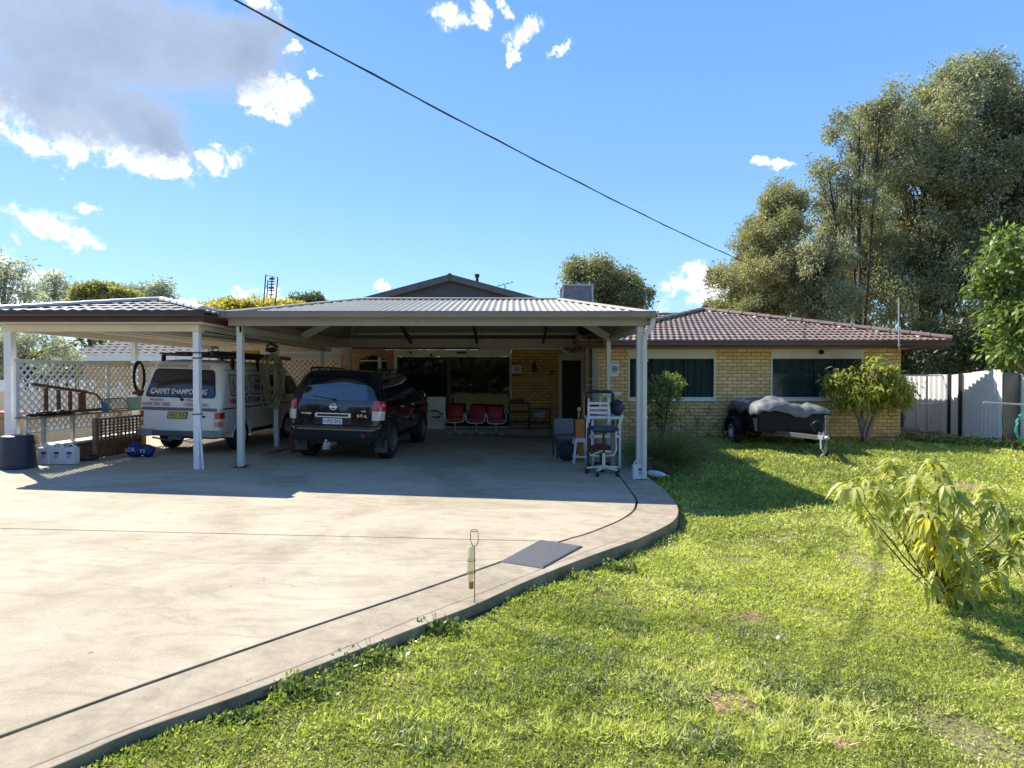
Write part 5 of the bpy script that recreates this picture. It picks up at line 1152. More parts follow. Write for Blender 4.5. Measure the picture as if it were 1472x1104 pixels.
# --- pile beside the right post
q = G(812, 648); ch1 = thing('grey_chair', 'grey fabric visitor chair with black legs in front of the entry door', 'chair', (W(813, 0, 12.6).x, 12.6, slab_z(1.2)), R(8))
mb = MB(); mb.bx(-.24, .24, .16, .22, .50, .88); mb.build('backrest', M['fabric_g'], ch1, bevel=.03, world=False); mb = MB(); mb.bx(-.24, .24, -.26, .20, .42, .48); mb.build('seat', M['fabric_g'], ch1, bevel=.02, world=False)
for sx in (-.25, .25):
    for sy in (-.24, .2): mb = MB(); mb.cyl((sx, sy, 0), (sx, sy, .44 if sy < 0 else .6), .014); mb.build('leg', M['black'], ch1, world=False)
ch1.scale = (.95, .95, .95)
wb = thing('orange_box', 'upright orange timber box behind the white stool, a wooden knob post on top', 'box', (W(835, 0, 12.0).x, 12.0, slab_z(1.4)))
a = W(827.5, 0, 12.0).x; b = W(840.5, 0, 12.0).x; z1 = W(0, 603, 12).z; mb = MB(); mb.bx(a, b, 12.0, 12.2, slab_z(1.4), z1); mb.build('box', M['orange'], wb, bevel=.008); c = W(832, 600, 12.1); mb = MB(); mb.cyl((c.x, 12.1, z1), (c.x, 12.1, W(0, 590, 12.1).z), .018); mb.ball((c.x, 12.1, W(0, 588.5, 12.1).z), .045, sc=(1, 1, 1.15)); mb.build('knob', mat('pale_wood', (.45, .27, .16), .5), wb, smooth=True)
mb = MB(); c = W(815, 650, 12.1); mb.ball((c.x, 12.0, slab_z(1.2) + .2), .2, 16, 10, sc=(1, .8, 1), nz=.06); mb.bar((c.x - .1, 11.86, slab_z(1.2) + .25), (c.x + .1, 11.86, slab_z(1.2) + .23), .04, .12); tag(mb.build('backpack', mat('black_bag', (.02, .02, .028), .7, var=.3), smooth=40), 'black backpack slumped on the concrete to the left of the white stool', 'backpack')
# stool
q = G(835, 666); so_ = thing('white_stool', 'white plastic stool with splayed legs left of the heap of chairs', 'stool', (q.x, q.y + .15, q.z), R(6))
H_ = .50; mb = MB(); mb.bx(-.125, .125, -.125, .125, H_ - .03, H_); mb.build('seat', M['plastic_w'], so_, bevel=.012, world=False)
for sx in (-1, 1):
    for sy in (-1, 1): mb = MB(); mb.bar((sx * .165, sy * .165, 0), (sx * .105, sy * .105, H_ - .03), .045, .03); mb.build('leg', M['plastic_w'], so_, bevel=.006, world=False)
for s in (-1, 1):
    mb = MB(); mb.bar((-.15, s * .15, .13), (.15, s * .15, .13), .015, .035); mb.build('stretcher', M['plastic_w'], so_, world=False); mb = MB(); mb.bar((s * .15, -.14, .13), (s * .15, .14, .13), .015, .035); mb.build('stretcher', M['plastic_w'], so_, world=False)
    mb = MB(); mb.bar((-.11, s * .115, H_ - .05), (.11, s * .115, H_ - .05), .012, .04); mb.build('rim', M['plastic_w'], so_, world=False)
# office chair frame in front
q = G(868, 682); oc = thing('office_chair', 'stripped office chair on a five star castor base with a dark blue padded seat', 'chair', (q.x, q.y, q.z))
def star(root, m1, r=.30, z=.09, rot=0):
    mb = MB()
    for k in range(5): a = R(72 * k + rot); mb.bar((.03 * math.cos(a), .03 * math.sin(a), z + .03), (r * math.cos(a), r * math.sin(a), z), .045, .032)
    mb.cyl((0, 0, z - .02), (0, 0, z + .28), .03); mb.build('star_base', m1, root, bevel=.004, world=False)
    for k in range(5):
        a = R(72 * k + rot); mb = MB(); c = (r * math.cos(a), r * math.sin(a), .034)
        mb.lathe([(.033, -.028), (.033, .028), (0, .028)], c, 'x', 14); mb.cyl((c[0], c[1], .04), (c[0], c[1], z), .012); mb.build('castor', M['black'], root, smooth=40, world=False)
star(oc, M['cream'], .31, .11, 20)
mb = MB(); mb.bx(-.24, .24, -.2, .2, .80, .88); mb.build('seat', mat('dark_blue_pad', (.045, .06, .085), .7, bmp=.3, bsc=90), oc, bevel=.03, world=False)
mb = MB(); mb.cyl((0, 0, .36), (0, 0, .80), .022); mb.bar((-.2, .0, .78), (.2, 0, .78), .05, .03); mb.build('column', M['black'], oc, world=False)
oc.rotation_euler.z = R(4)
oc2 = thing('office_chair', 'second castor base with cream curved armrests tangled behind the blue padded seat', 'chair', (q.x + .05, q.y + .55, q.z)); star(oc2, M['black'], .30, .09, 50)
mb = MB()
for s in (-1, 1): mb.tube([(s * .05 - .05, -.32, .30), (s * .22 - .05, -.34, .32), (s * .27 - .05, -.33, .42), (s * .25 - .05, -.30, .75)], .022, 8)
mb.tube([(-.22, -.3, .1), (-.2, -.32, .34), (-.05, -.34, .40), (.12, -.33, .38), (.2, -.3, .5), (.2, -.28, .74)], .022, 8); mb.build('armrest', M['cream'], oc2, smooth=True, world=False)
mb = MB(); mb.bx(-.24, .16, -.22, .18, .40, .47); mb.build('seat', mat('dark_red_pad', (.18, .015, .03), .7), oc2, bevel=.025, world=False)
wc = thing('white_chair', 'white plastic slatted chair standing on top of the heap with its back toward the drive', 'chair', (q.x + .0, q.y + .55, q.z + .5))
zc = q.z
mb = MB()
for x in (-.23, .16): mb.bx(q.x + x, q.x + x + .04, q.y + .5, q.y + .53, zc + .90, zc + 1.38)
mb.build('back_post', M['plastic_w'], wc, bevel=.006); mb = MB()
for i in range(4): z = zc + .98 + i * .09; mb.bx(q.x - .2, q.x + .17, q.y + .51, q.y + .525, z, z + .05)
mb.build('slat', M['plastic_w'], wc, bevel=.004)
for x in (-.25, -.15, .38): mb = MB(); mb.bx(q.x + x, q.x + x + .045, q.y + .56, q.y + .60, zc + (.02 if x > .3 else .45), zc + .98); mb.build('leg', M['plastic_w'], wc, bevel=.006)
mb = MB(); mb.bx(q.x - .24, q.x + .42, q.y + .55, q.y + .95, zc + .96, zc + 1.02); mb.bx(q.x - .2, q.x + .4, q.y + .56, q.y + .58, zc + .60, zc + .66); mb.build('seat', M['plastic_w'], wc, bevel=.01)
mb = MB(); mb.tube([(q.x - .26, q.y + .48, zc + 1.28), (q.x - .26, q.y + .47, zc + 1.46), (q.x - .2, q.y + .47, zc + 1.5), (q.x + .2, q.y + .47, zc + 1.5), (q.x + .25, q.y + .47, zc + 1.46), (q.x + .25, q.y + .48, zc + 1.2)], .03, 8); tag(mb.build('tubular_hoop', M['black'], smooth=True), 'black tubular back frame hooked over the white chair on the heap', 'frame')
mb = MB(); mb.bx(-.16, .14, -.12, .12, -.02, .02, M=Matrix.Translation((q.x + .05, q.y + .7, zc + 1.07)) @ Matrix.Rotation(R(6), 4, 'Y')); mb.bx(-.16, .14, -.12, .12, -.02, .02, M=Matrix.Translation((q.x + .0, q.y + .7, zc + 1.13)) @ Matrix.Rotation(R(-5), 4, 'Z')); tag(mb.build('folded_cloth', mat('pale_blue_cloth', (.45, .50, .62), .8), bevel=.015), 'pale blue folded cloth on the seat of the white chair', 'cloth')
mb = MB(); mb.ball((q.x + .38, q.y + .75, zc + 1.18), .16, 14, 9, sc=(.9, .8, .9), nz=.12); tag(mb.build('dark_bag', mat('dark_blue_bag', (.035, .04, .07), .7, var=.3), smooth=True), 'dark blue bag on the right end of the white chair', 'bag')
mb = MB(); mb.bar((q.x + .28, q.y + .4, zc + .65), (q.x + .42, q.y + .4, zc + 1.05), .035, .05); tag(mb.build('cream_arm', M['cream'], bevel=.01), 'cream chair arm sloping up at the right side of the heap', 'arm')
mb = MB(); mb.bx(q.x + .17, q.x + .25, q.y + .2, q.y + .26, zc + .02, zc + .80); tag(mb.build('grey_plank', mat('grey_board', (.2, .19, .18), .8), bevel=.004), 'upright grey plank behind the castor base in the heap', 'board')
mb = MB(); mb.bx(q.x - .29, q.x - .25, q.y + .05, q.y + .12, zc + .02, zc + .85); tag(mb.build('black_upright', M['black'], bevel=.004), 'black upright post on the left edge of the chair heap', 'post')
# shelving leaning, door side
c = W(848, 560, 15.5); wr_ = thing('white_wire_rack', 'narrow white wire rack leaning beside the entry door', 'rack', (c.x, 15.5, slab_z(c.x)))
mb = MB()
for x in (-.09, .13): mb.cyl((c.x + x - .02, 15.5, W(0, 579, 15.5).z), (c.x + x, 15.6, W(0, 545, 15.5).z), .016, n=8)
for i in range(5): z = W(0, 578 - i * 8, 15.5).z; mb.bx(c.x - .12, c.x + .12, 15.45, 15.6, z, z + .035)
mb.build('rack', M['white'], wr_)
tbl = thing('table', 'grey table with dark cupboard under the white wire rack behind the chair heap', 'table', (c.x + .05, 14.0, slab_z(c.x))); 
xa, xb = W(845, 0, 13.3).x, W(872, 0, 13.3).x; zt_ = W(0, 598, 13.3).z
mb = MB(); mb.bx(xa, xb + .3, 13.2, 13.9, zt_ - .03, zt_); mb.build('top', mat('grey_top', (.3, .3, .29), .6), tbl, bevel=.006); mb = MB()
for x in (xa + .03, xb + .25):
    for y in (13.25, 13.85): mb.bx(x - .02, x + .02, y - .02, y + .02, slab_z(x), zt_ - .03)
mb.build('legs', M['dark_steel'], tbl)
mb = MB(); mb.bx(xa, xa + .28, 13.4, 13.8, zt_, W(0, 580, 13.4).z); tag(mb.build('dark_cupboard', mat('dark_cupboard', (.05, .05, .05), .6), bevel=.01), 'small dark cupboard standing on the grey table by the door', 'cupboard')
a = W(861, 560, 13.2); mb = MB(); mb.bar((W(862, 0, 13.1).x, 13.1, slab_z(2) + .9), (W(865, 0, 13.1).x, 13.1, W(0, 560, 13.1).z), .06, .02); mb.bx(W(866, 0, 13).x, W(892, 0, 13).x, 12.95, 13.05, W(0, 568, 13).z, W(0, 563, 13).z); tag(mb.build('white_timber', M['white'], bevel=.005), 'white timber frame with one level arm rising behind the heap of chairs', 'frame')
# wall-side post and pale downpipe of the house corner
mb = MB(); mb.bx(2.02, 2.16, 14.35, 14.42, slab_z(2.1), 2.40); tag(mb.build('corner_post', M['fascia'], bevel=.005), 'taupe square post at the corner of the brick wall beside the entry door', 'post')
# bottle, umbrella at the post
q = G(918, 689); j = jerry(q + Vector((0, .0, 0)), 1, R(4), 'white and blue detergent jerrycan at the foot of the right carport post', None, w=.2, d=.12, h=.26)
mb = MB(); a = G(932, 684) + Vector((0, .05, .05)); b = G(958, 688) + Vector((0, .05, .045)); dd = (b - a)
mb.tube([a, a + dd * .15, a + dd * .55, a + dd * .85, b], [.02, .055, .06, .045, .02], 12); mb.tube([b, b + dd * .2], .01, 6); tag(mb.build('white_bundle', mat('striped_plastic', (.62, .64, .66), .4, var=.2, sc=25), smooth=True), 'rolled white plastic bundle lying right of the detergent jerrycan', 'bundle')
# pale stones on the lawn
for k, (px, py, s, lab) in enumerate(((1122, 927, .022, 'small pale stone lying on the lawn'),)):
    c = G(px, py, lambda x, y: float(lawn_z(x, y))); mb = MB(); mb.ball(c + Vector((0, 0, .035)), s, 10, 7, sc=(.8, 1, .9), nz=.14); tag(mb.build('stone', mat('pale_stone', (.6, .57, .5), .8), smooth=True), lab, 'stone')

# ================================================================ TRAILER
tx, ty = 6.16, 12.55; TZ = -.03
tr = thing('box_trailer', 'black box trailer under a dark grey tarpaulin parked on the lawn before the house', 'trailer', (tx, ty, float(lawn_z(tx, ty))), R(-4))
gz_ = 0
def tbx(x0, x1, y0, y1, z0, z1, name, m, bev=.006, par=None):
    mb = MB(); mb.bx(x0, x1, y0, y1, z0, z1); return mb.build(name, m, par or tr, bevel=bev, world=False)
BLK = mat('black_trailer_paint', (.010, .010, .011), .6, var=.25, spec=.25)
body_ = tbx(-.74, .74, .0, 2.2, .42, .47, 'floor', BLK)
tbx(-.74, -.71, .0, 2.2, .47, .86, 'side_panel', BLK); tbx(.71, .74, .0, 2.2, .47, .86, 'side_panel', BLK); tbx(-.71, .71, -.02, .01, .44, .86, 'front_panel', BLK); tbx(-.71, .71, 2.17, 2.2, .47, .86, 'tailgate', BLK)
for s in (-1, 1):
    mb = MB(); mb.bx(s * .74 - .025, s * .74 + .025, -.03, 2.22, .85, .89)
    for y in (.3, .9, 1.5, 2.0): mb.bx(s * .76 - .012, s * .76 + .012, y, y + .04, .45, .86)
    mb.build('top_rail', BLK, tr, bevel=.004, world=False)
mb = MB(); mb.bx(-.6, .6, .1, 2.1, .34, .42); mb.bx(-.85, .85, 1.02, 1.1, .28, .34); mb.build('chassis', M['black'], tr, world=False)
for s in (-1, 1):
    wheel(tr, s * .90, 1.05, .30, .18, .19, s, rim=mat('white_rim', (.72, .72, .70), .5), steel=True)
    mb = MB(); rows = []
    for i in range(9):
        a = R(180) * i / 8; yy2 = 1.05 - .40 * math.cos(a); zz = .30 + .38 * min(1, math.sin(a) * 1.35); rows.append([(s * .76, yy2, zz), (s * 1.02, yy2, zz)])
    mb.grid(rows); mb.grid([[(s * 1.02, r[1][1], r[1][2]) for r in rows], [(s * 1.02, r[1][1], r[1][2] - .05) for r in rows]]); o = mb.build('mudguard', BLK, tr, smooth=35, world=False); md = o.modifiers.new('s', 'SOLIDIFY'); md.thickness = .006
mb = MB(); mb.bar((-.35, .1, .40), (.14, -1.0, .40), .05, .09); mb.bar((.60, .1, .40), (.20, -1.0, .40), .05, .09); mb.build('drawbar', mat('old_galv', (.14, .14, .14), .5, .3), tr, bevel=.004, world=False)
mb = MB(); mb.bx(.11, .23, -1.2, -.98, .38, .46); mb.ball((.17, -1.25, .42), .05, sc=(1, 1.2, .8)); mb.tube([(.17, -1.1, .46), (.15, -1.15, .52), (.12, -1.22, .54)], .012, 6); mb.tube([(.12, -1.1, .38), (.08, -1.2, .2), (.14, -1.2, .12), (.1, -1.15, .03)], .016, 6); mb.build('coupling', M['galv'], tr, smooth=40, world=False)
mb = MB(); mb.cyl((.34, -.85, .10), (.34, -.85, .80), .024); mb.cyl((.34, -.85, .8), (.34, -.85, .84), .03); mb.bar((.34, -.85, .83), (.46, -.85, .83), .015, .015); mb.bar((.2, -.85, .45), (.34, -.85, .45), .05, .06); mb.build('jockey_stand', mat('old_galv2', (.16, .16, .16), .5, .3), tr, world=False)
mb = MB(); mb.lathe([(.09, -.02), (.1, 0), (.09, .02), (0, .02)], (.34, -.85, .10), 'x', 16); mb.build('jockey_wheel', M['rubber'], tr, world=False)
mb = MB(); mb.tube([(.1, -.9, .5), (.0, -.95, .66), (.08, -1.0, .74), (.2, -1.0, .7), (.2, -1.05, .5)], .02, 7); mb.build('chain', M['dark_steel'], tr, smooth=True, world=False)
# tarpaulin: heaped in front left, draped over the front
nx, ny = 46, 54; rows = []
for j in range(ny + 1):
    y = -.10 + 2.42 * j / ny; row = []
    for i in range(nx + 1):
        x = -.80 + 1.62 * i / nx
        h = .90 + .24 * math.exp(-((x + .30) / .42) ** 2 - ((y - .35) / .50) ** 2) + .20 * math.exp(-((x + .2) / .6) ** 2 - ((y - 1.35) / .7) ** 2) + .09 * math.exp(-((x - .52) / .22) ** 2 - ((y - .30) / .45) ** 2)
        h += .022 * abs(math.sin(x * 13 - y * 9 + 2 * math.sin(y * 4))) + .03 * abs(math.sin(x * 5.5 + y * 4 + math.sin(y * 3))) - .02 * abs(math.sin(y * 6 - x * 3.3)) + .012 * math.sin(x * 23 + 4 * math.sin(y * 5)) + .008 * math.sin(y * 31 + x * 12)
        # edges fall over the rails
        e = 0
        if i in (0, nx): e = .16 + .03 * math.sin(y * 8)
        elif i in (1, nx - 1): e = .04
        if j == 0: e = max(e, .15 + .05 * math.sin(x * 5 + 1)); h = min(h, 1.0)
        elif j == 1: e = max(e, .07); h = min(h, 1.12)
        yy3 = y; row.append((x, yy3, h - e))
    rows.append(row)
mb = MB(); mb.grid(rows); 
tp = tag(mb.build('tarpaulin', mat('grey_tarp', (.14, .145, .14), .6, var=.3, sc=4, bmp=.9, bsc=9, dirt=((.26, .24, .2), 3, .56)), smooth=True), 'rumpled dark grey tarpaulin covering the load of the black trailer', 'tarpaulin')  # pale beige blotches in the colour stand in for sunlit highlights
tp.location = tr.location; tp.rotation_euler = tr.rotation_euler
md = tp.modifiers.new('s', 'SOLIDIFY'); md.thickness = .008
mb = MB(); Tm = Matrix.Translation(tr.location) @ Matrix.Rotation(R(-4), 4, 'Z'); mb.bx(-.55, .05, .9, 2.0, 1.09, 1.14, M=Tm @ Matrix.Rotation(R(-8), 4, 'Y')); tag(mb.build('foam_slab', mat('cream_foam', (.5, .44, .33), .8), bevel=.01), 'cream foam slab poking out over the left side of the trailer load', 'slab')

# ================================================================ RIGHT SIDE FENCE, GATE
def corr_fence(root, a, b, h0, h1, mname='galvanised_sheet', pitch=.2, amp=.035, zdrop=.02):
    a = Vector(a); b = Vector(b); L = (b - a).length; u = (b - a) / L; u.z = 0; u.normalize(); nr = Vector((u.y, -u.x, 0)); n = max(6, int(L / pitch) * 6); lo = []; hi = []
    for i in range(n + 1):
        t = i / n; p = a.lerp(b, t); k = i % 6; w = amp * (1 if k in (1, 2) else 0 if k in (4, 5) else .5); q_ = p + nr * w
        g0 = float(lawn_z(q_.x, q_.y)) - zdrop; lo.append((q_.x, q_.y, g0)); hi.append((q_.x, q_.y, h0 + (h1 - h0) * t + (.012 if (i // 36) % 2 else 0)))
    mb = MB(); mb.grid([lo, hi]); o = mb.build('panel', M['fence'], root); md = o.modifiers.new('s', 'SOLIDIFY'); md.thickness = .002; return o
M['fence'] = mat('galvanised_sheet', (.82, .82, .80), .45, var=.08, sc=1.5, dirt=((.38, .36, .33), 2.2, .60), metal=.0)
P_b = W(1310, 615, 18.3); P_c = W(1367, 625, 15.6); P_d = W(1442, 645, 13.1)
fn_ = thing('corrugated_fence', 'tall pale corrugated metal fence running along the right side of the yard', 'fence', (P_c.x, P_c.y, 0))
zt1, zt2, zt3 = W(0, 539, 15.6).z, W(0, 531, 13.1).z, W(0, 539, 18.0).z
corr_fence(fn_, (10.0, 17.9, 0), (P_c.x, 17.6, 0), W(0, 540, 17.8).z, zt3); corr_fence(fn_, (P_c.x + .0, 17.6, 0), (P_c.x, P_c.y, 0), zt3, zt1)
corr_fence(fn_, (P_c.x + .02, P_c.y, 0), (P_d.x, P_d.y, 0), zt1, zt2)
for x, y in ((P_c.x - .04, P_c.y), (P_c.x - .0 + (P_d.x - P_c.x) * .25 - .05, P_c.y + (P_d.y - P_c.y) * .25), (P_c.x - .03, 17.5)):
    mb = MB(); mb.bx(x - .035, x + .025, y - .035, y + .035, -.1, 1.72); mb.build('post', M['dark_steel'], fn_, bevel=.006)
fj = thing('corrugated_fence', 'dark return panel and nearer stretch of corrugated fence at the right edge of the picture', 'fence', (P_d.x + .2, 13, 0)); P_e = Vector((P_d.x + .42, P_d.y + .02, 0))
mb = MB(); mb.bx(P_d.x + .012, P_e.x, P_d.y, P_d.y + .03, -.25, 1.72); mb.build('return_panel', mat('dark_return', (.09, .10, .105), .6), fj)
corr_fence(fj, (P_e.x, P_d.y, 0), (P_e.x - .1, 7.0, 0), zt2 - .1, 1.75); corr_fence(fj, (P_e.x - .1, 7.0, 0), (P_e.x - .2, .5, 0), 1.75, 1.7)
mb = MB(); a = W(1414, 578.5, 12.6); b = W(1480, 582, 12.4); mb.cyl(a, b, .02); tag(mb.build('steel_bar', M['galv']), 'horizontal steel bar fixed across the corner of the corrugated fence', 'bar')
mb = MB(); c = W(1467, 612, 12.5)
for k in range(7):
    rr = random.Random(k); mb.tube([Vector((c.x + (.16 + .012 * k) * math.cos(a) + rr.uniform(-.03, .03), 12.42 - .015 * k, c.z + (.30 + .03 * rr.random()) * math.sin(a) - .04)) for a in np.linspace(0, 2 * math.pi, 25)[:-1]], .011, 7, closed=True)
tag(mb.build('garden_hose', M['hose'], smooth=True), 'coil of green garden hose hanging on the steel bar at the right edge', 'hose')
gt = thing('mesh_gate', 'tall wire mesh gate between the end of the house and the corrugated fence', 'gate', (10.6, 15.9, .05)); Yg2 = 15.9
mb = MB(); xa, xb = 9.98, W(1360, 0, Yg2).x; zg1 = W(0, 540, Yg2).z
for x in (xa, W(1333, 0, Yg2).x, xb): mb.cyl((x, Yg2, .05), (x, Yg2, zg1), .022, n=10)
for z in (zg1, W(0, 580, Yg2).z, .12): mb.cyl((xa, Yg2, z), (xb, Yg2, z), .018, n=8)
mb.cyl((W(1317, 0, Yg2).x, Yg2, .1), (W(1317, 0, Yg2).x, Yg2, W(0, 578, Yg2).z), .018, n=8); mb.build('frame', M['galv'], gt)
mb = MB(); n = int((xb - xa) / .055)
for i in range(n): x = xa + (xb - xa) * i / n; mb.bx(x, x + .004, Yg2 - .002, Yg2 + .002, .12, zg1)
for i in range(32): z = .12 + (zg1 - .12) * i / 32; mb.bx(xa, xb, Yg2 - .001, Yg2 + .003, z, z + .004)
mb.build('mesh', M['galv'], gt)
wpl = ['long brown branch on top of the wood pile behind the house end', 'pale sawn offcut at the right of the wood pile', 'dark board lying under the wood pile', 'curved brown offcut in the middle of the wood pile', 'upright brown plank leaning by the end of the house wall']
for k, (a, b, w_, t_) in enumerate([((10.0, 15.5, .22), (11.0, 15.4, .16), .07, .05), ((10.55, 15.2, .13), (11.3, 15.3, .14), .09, .05), ((9.98, 15.3, .12), (11.1, 15.0, .11), .12, .04), ((10.3, 15.4, .2), (11.25, 15.1, .12), .08, .05), ((10.0, 15.6, .1), (10.3, 15.65, .62), .12, .03)]):
    mb = MB(); mb.bar(a, b, w_, t_); tag(mb.build('wood_offcut', [M['oldwood'], mat('sawn', (.32, .25, .17), .8), M['timber']][k % 3], bevel=.006), wpl[k], 'timber', 'wood pile behind the house')
# meter box & red brick end
mb = MB(); a = W(1283, 517, 14.55); mb.bx(9.3, 9.62, 14.5, 14.598, 1.55, 2.05); tag(mb.build('meter_box', M['galv'], bevel=.02), 'grey rounded meter box on the end of the house wall above the small tree', 'meter box')

# ================================================================ OVERHEAD CABLE, NEIGHBOUR
A_ = Vector((-4.66, 6.7, W(0, -60, 6.7).z)); A_ = W(250, -45, 6.2); B_ = W(1125, 400, 21)
pts = []
for i in range(41):
    t = i / 40; p = A_.lerp(B_, t); p.z -= .55 * 4 * t * (1 - t) * .35; pts.append(p)
mb = MB(); mb.tube(pts, .011, 6)
mb.tube([p + Vector((.012 * math.sin(i * 1.3), 0, .012 * math.cos(i * 1.3))) for i, p in enumerate(pts)], .008, 6); tag(mb.build('power_cable', M['black'], smooth=True), 'black twisted overhead cable crossing the sky from upper left to the trees', 'cable')

nb = thing('neighbour_house', 'neighbouring house with pale weathered tiled roof and cream wall beyond the lattice screen', 'house', (-16, 21, 0))
na = W(75, 514, 19.0); nbx = W(470, 514, 19.0)
mb = MB(); ez2 = W(0, 512, 19).z; ps = Vector((0, 4.5, 1.65)); TT = ps.length
tile_face(mb, (na.x, 19.0, ez2), (1, 0, 0), ps / TT, lambda t: (t * .55, nbx.x - na.x), (15, TT / 15, TT), .28, .028, .014, 5); mb.build('roof', M['tile_far'], nb, smooth=40)
mb = MB(); mb.bx(na.x, nbx.x, 18.95, 19.0, ez2 - .16, ez2 + .02); mb.build('gutter', M['white'], nb); mb = MB(); mb.bx(na.x + .6, nbx.x, 19.6, 19.8, -.2, ez2 - .05); mb.build('wall', M['brick'], nb)
mb = MB(); mb.bx(na.x + 2.9, na.x + 3.4, 19.55, 19.6, -.1, ez2 - .1); mb.bx(na.x + 5.0, na.x + 5.15, 19.5, 19.6, -.1, ez2 - .1); mb.build('trim', M['cream'], nb)
nf = thing('pale_side_fence', 'pale cream metal fence between the two gardens behind the lattice', 'fence', (-11, 14, .1))
mb = MB()
for i in range(60): y = 9.6 + i * .16; mb.bx(-9.9 - .02 * (i % 2), -9.88, y, y + .155, .1, 1.35)
mb.build('panel', M['cream'], nf); mb = MB()
for y in (9.6, 12.0, 14.4, 17): mb.bx(-9.95, -9.85, y, y + .06, .1, 1.5)
mb.build('post', M['white'], nf)
nf2 = thing('white_picket_fence', 'white upright paling fence at the far left edge behind the carport post', 'fence', (-12.5, 13.5, .1)); mb = MB()
for i in range(26): x = -16 + i * .24; mb.bx(x, x + .12, 13.5, 13.52, .1, 1.55)
mb.build('paling', M['white'], nf2); mb = MB(); mb.bx(-16, -9.9, 13.52, 13.56, .5, .58); mb.bx(-16, -9.9, 13.52, 13.56, 1.2, 1.28); mb.build('rail', M['white'], nf2)
# ================================================================ VEGETATION
M['leaf_gum'] = leaf_mat('olive_gum_leaf', (.12, .13, .075), (.37, .365, .23), .4, .5, (.56, .49, .32))
M['leaf_dark'] = leaf_mat('dark_leaf', (.06, .075, .035), (.16, .175, .08), .28, .5, (.24, .22, .10))
M['leaf_con'] = leaf_mat('ochre_tip_leaf', (.12, .135, .065), (.38, .36, .19), .38, .5, (.52, .38, .18))
M['leaf_wattle'] = leaf_mat('golden_wattle', (.22, .22, .06), (.60, .48, .10), .4, .6, (.8, .62, .16))
M['leaf_ochre'] = leaf_mat('ochre_leaf', (.16, .16, .06), (.42, .38, .15), .4, .6, (.62, .48, .16))
M['leaf_grey'] = leaf_mat('hazy_grey_gum_leaf', (.26, .28, .25), (.46, .47, .42), .4, .5, (.5, .42, .28))  # greys lightened to carry distance haze in the leaf colour
M['leaf_bright'] = leaf_mat('bright_leaf', (.07, .11, .03), (.22, .29, .075), .38, .35, (.42, .44, .20))
M['leaf_shrub'] = leaf_mat('yellow_green_leaf', (.22, .24, .05), (.48, .46, .09), .42, .45, (.64, .56, .14))
M['leaf_peach'] = leaf_mat('peach_leaf', (.32, .35, .10), (.60, .59, .20), .48, .45, (.75, .60, .05))
def px_lobe(px, py, Y, rx, ry, w=1, d=None): c = W(px, py, Y); k = Y / F; return (c.x, c.y, c.z, rx * k, (d or rx) * k, ry * k, w)
Yb = 26
tree('gum_tree', 'huge spreading olive green gum tree towering over the right end of the house', 'tree', (W(1330, 0, Yb).x, Yb, 0), [px_lobe(1330, 200, Yb, 95, 90, 1.6), px_lobe(1385, 128, Yb, 50, 36, .7), px_lobe(1300, 300, Yb, 105, 90, 1.6), px_lobe(1270, 410, Yb, 80, 70, 1.2), px_lobe(1370, 400, Yb, 85, 90, 1.4)],
     M['leaf_gum'], M['bark'], 1050, 165, .34, (.15, .058), .5, .26, 'tall trees behind the house', sub=.38)
tree('gum_tree', 'tall gum tree at the right edge of the picture beyond the corrugated fence', 'tree', (W(1480, 0, 24).x, 24, 0), [px_lobe(1475, 195, 24, 62, 66, 1.2), px_lobe(1440, 270, 24, 70, 85, 1), px_lobe(1520, 300, 24, 100, 130, 1.4)], M['leaf_gum'], M['bark'], 640, 150, .34, (.15, .058), .5, .28, 'tall trees behind the house', tint0=.42)
tree('gum_tree', 'thin airy gum tree with dark bare upper branches left of the huge one', 'tree', (W(1235, 0, 24.5).x, 24.5, 0), [px_lobe(1232, 190, 24.5, 40, 45, .6), px_lobe(1190, 255, 24.5, 38, 28, .5), px_lobe(1262, 165, 24.5, 24, 22, .3), px_lobe(1222, 290, 24.5, 46, 42, .8)], M['leaf_gum'], M['bark'], 170, 70, .22, (.13, .05), .3, .13, 'tall trees behind the house', tint0=.4)
tree('conical_tree', 'dense cone shaped tree with ochre tips rising behind the tiled roof', 'tree', (W(1110, 0, 25).x, 25, 0), [px_lobe(1120, 300, 25, 30, 36, .5), px_lobe(1112, 345, 25, 52, 44, 1.0), px_lobe(1100, 400, 25, 72, 45, 1.4), px_lobe(1095, 440, 25, 74, 36, 1.0)], M['leaf_con'], M['bark'], 640, 130, .20, (.12, .045), .1, .25, 'tall trees behind the house', sub=.22, tint0=.58)
tree('weeping_tree', 'lower olive tree filling the gap between the cone shaped tree and the huge gum', 'tree', (W(1180, 0, 23.5).x, 23.5, 0), [px_lobe(1165, 385, 23.5, 50, 48, 1), px_lobe(1195, 440, 23.5, 45, 35, .8)], M['leaf_gum'], M['bark'], 240, 120, .25, (.13, .045), .6, .2, 'tall trees behind the house', tint0=.6)
tree('hedge_tree', 'dark undergrowth tree low behind the end of the house', 'tree', (W(1370, 0, 21).x, 21, 0), [px_lobe(1360, 505, 21, 60, 38, 1), px_lobe(1300, 515, 20.5, 40, 30, .7), px_lobe(1440, 480, 21, 60, 70, 1.2)], M['leaf_dark'], M['bark'], 230, 90, .3, (.14, .06), .2, .15, tint0=.35)
tree('round_tree', 'round topped dark tree behind the cooler above the carport roof', 'tree', (W(868, 0, 27).x, 27, 0), [px_lobe(850, 408, 27, 46, 40, 1), px_lobe(895, 425, 27, 40, 32, .8), px_lobe(872, 440, 27, 60, 22, .7)], M['leaf_con'], M['bark'], 260, 110, .26, (.15, .055), .3, .25, tint0=.4)
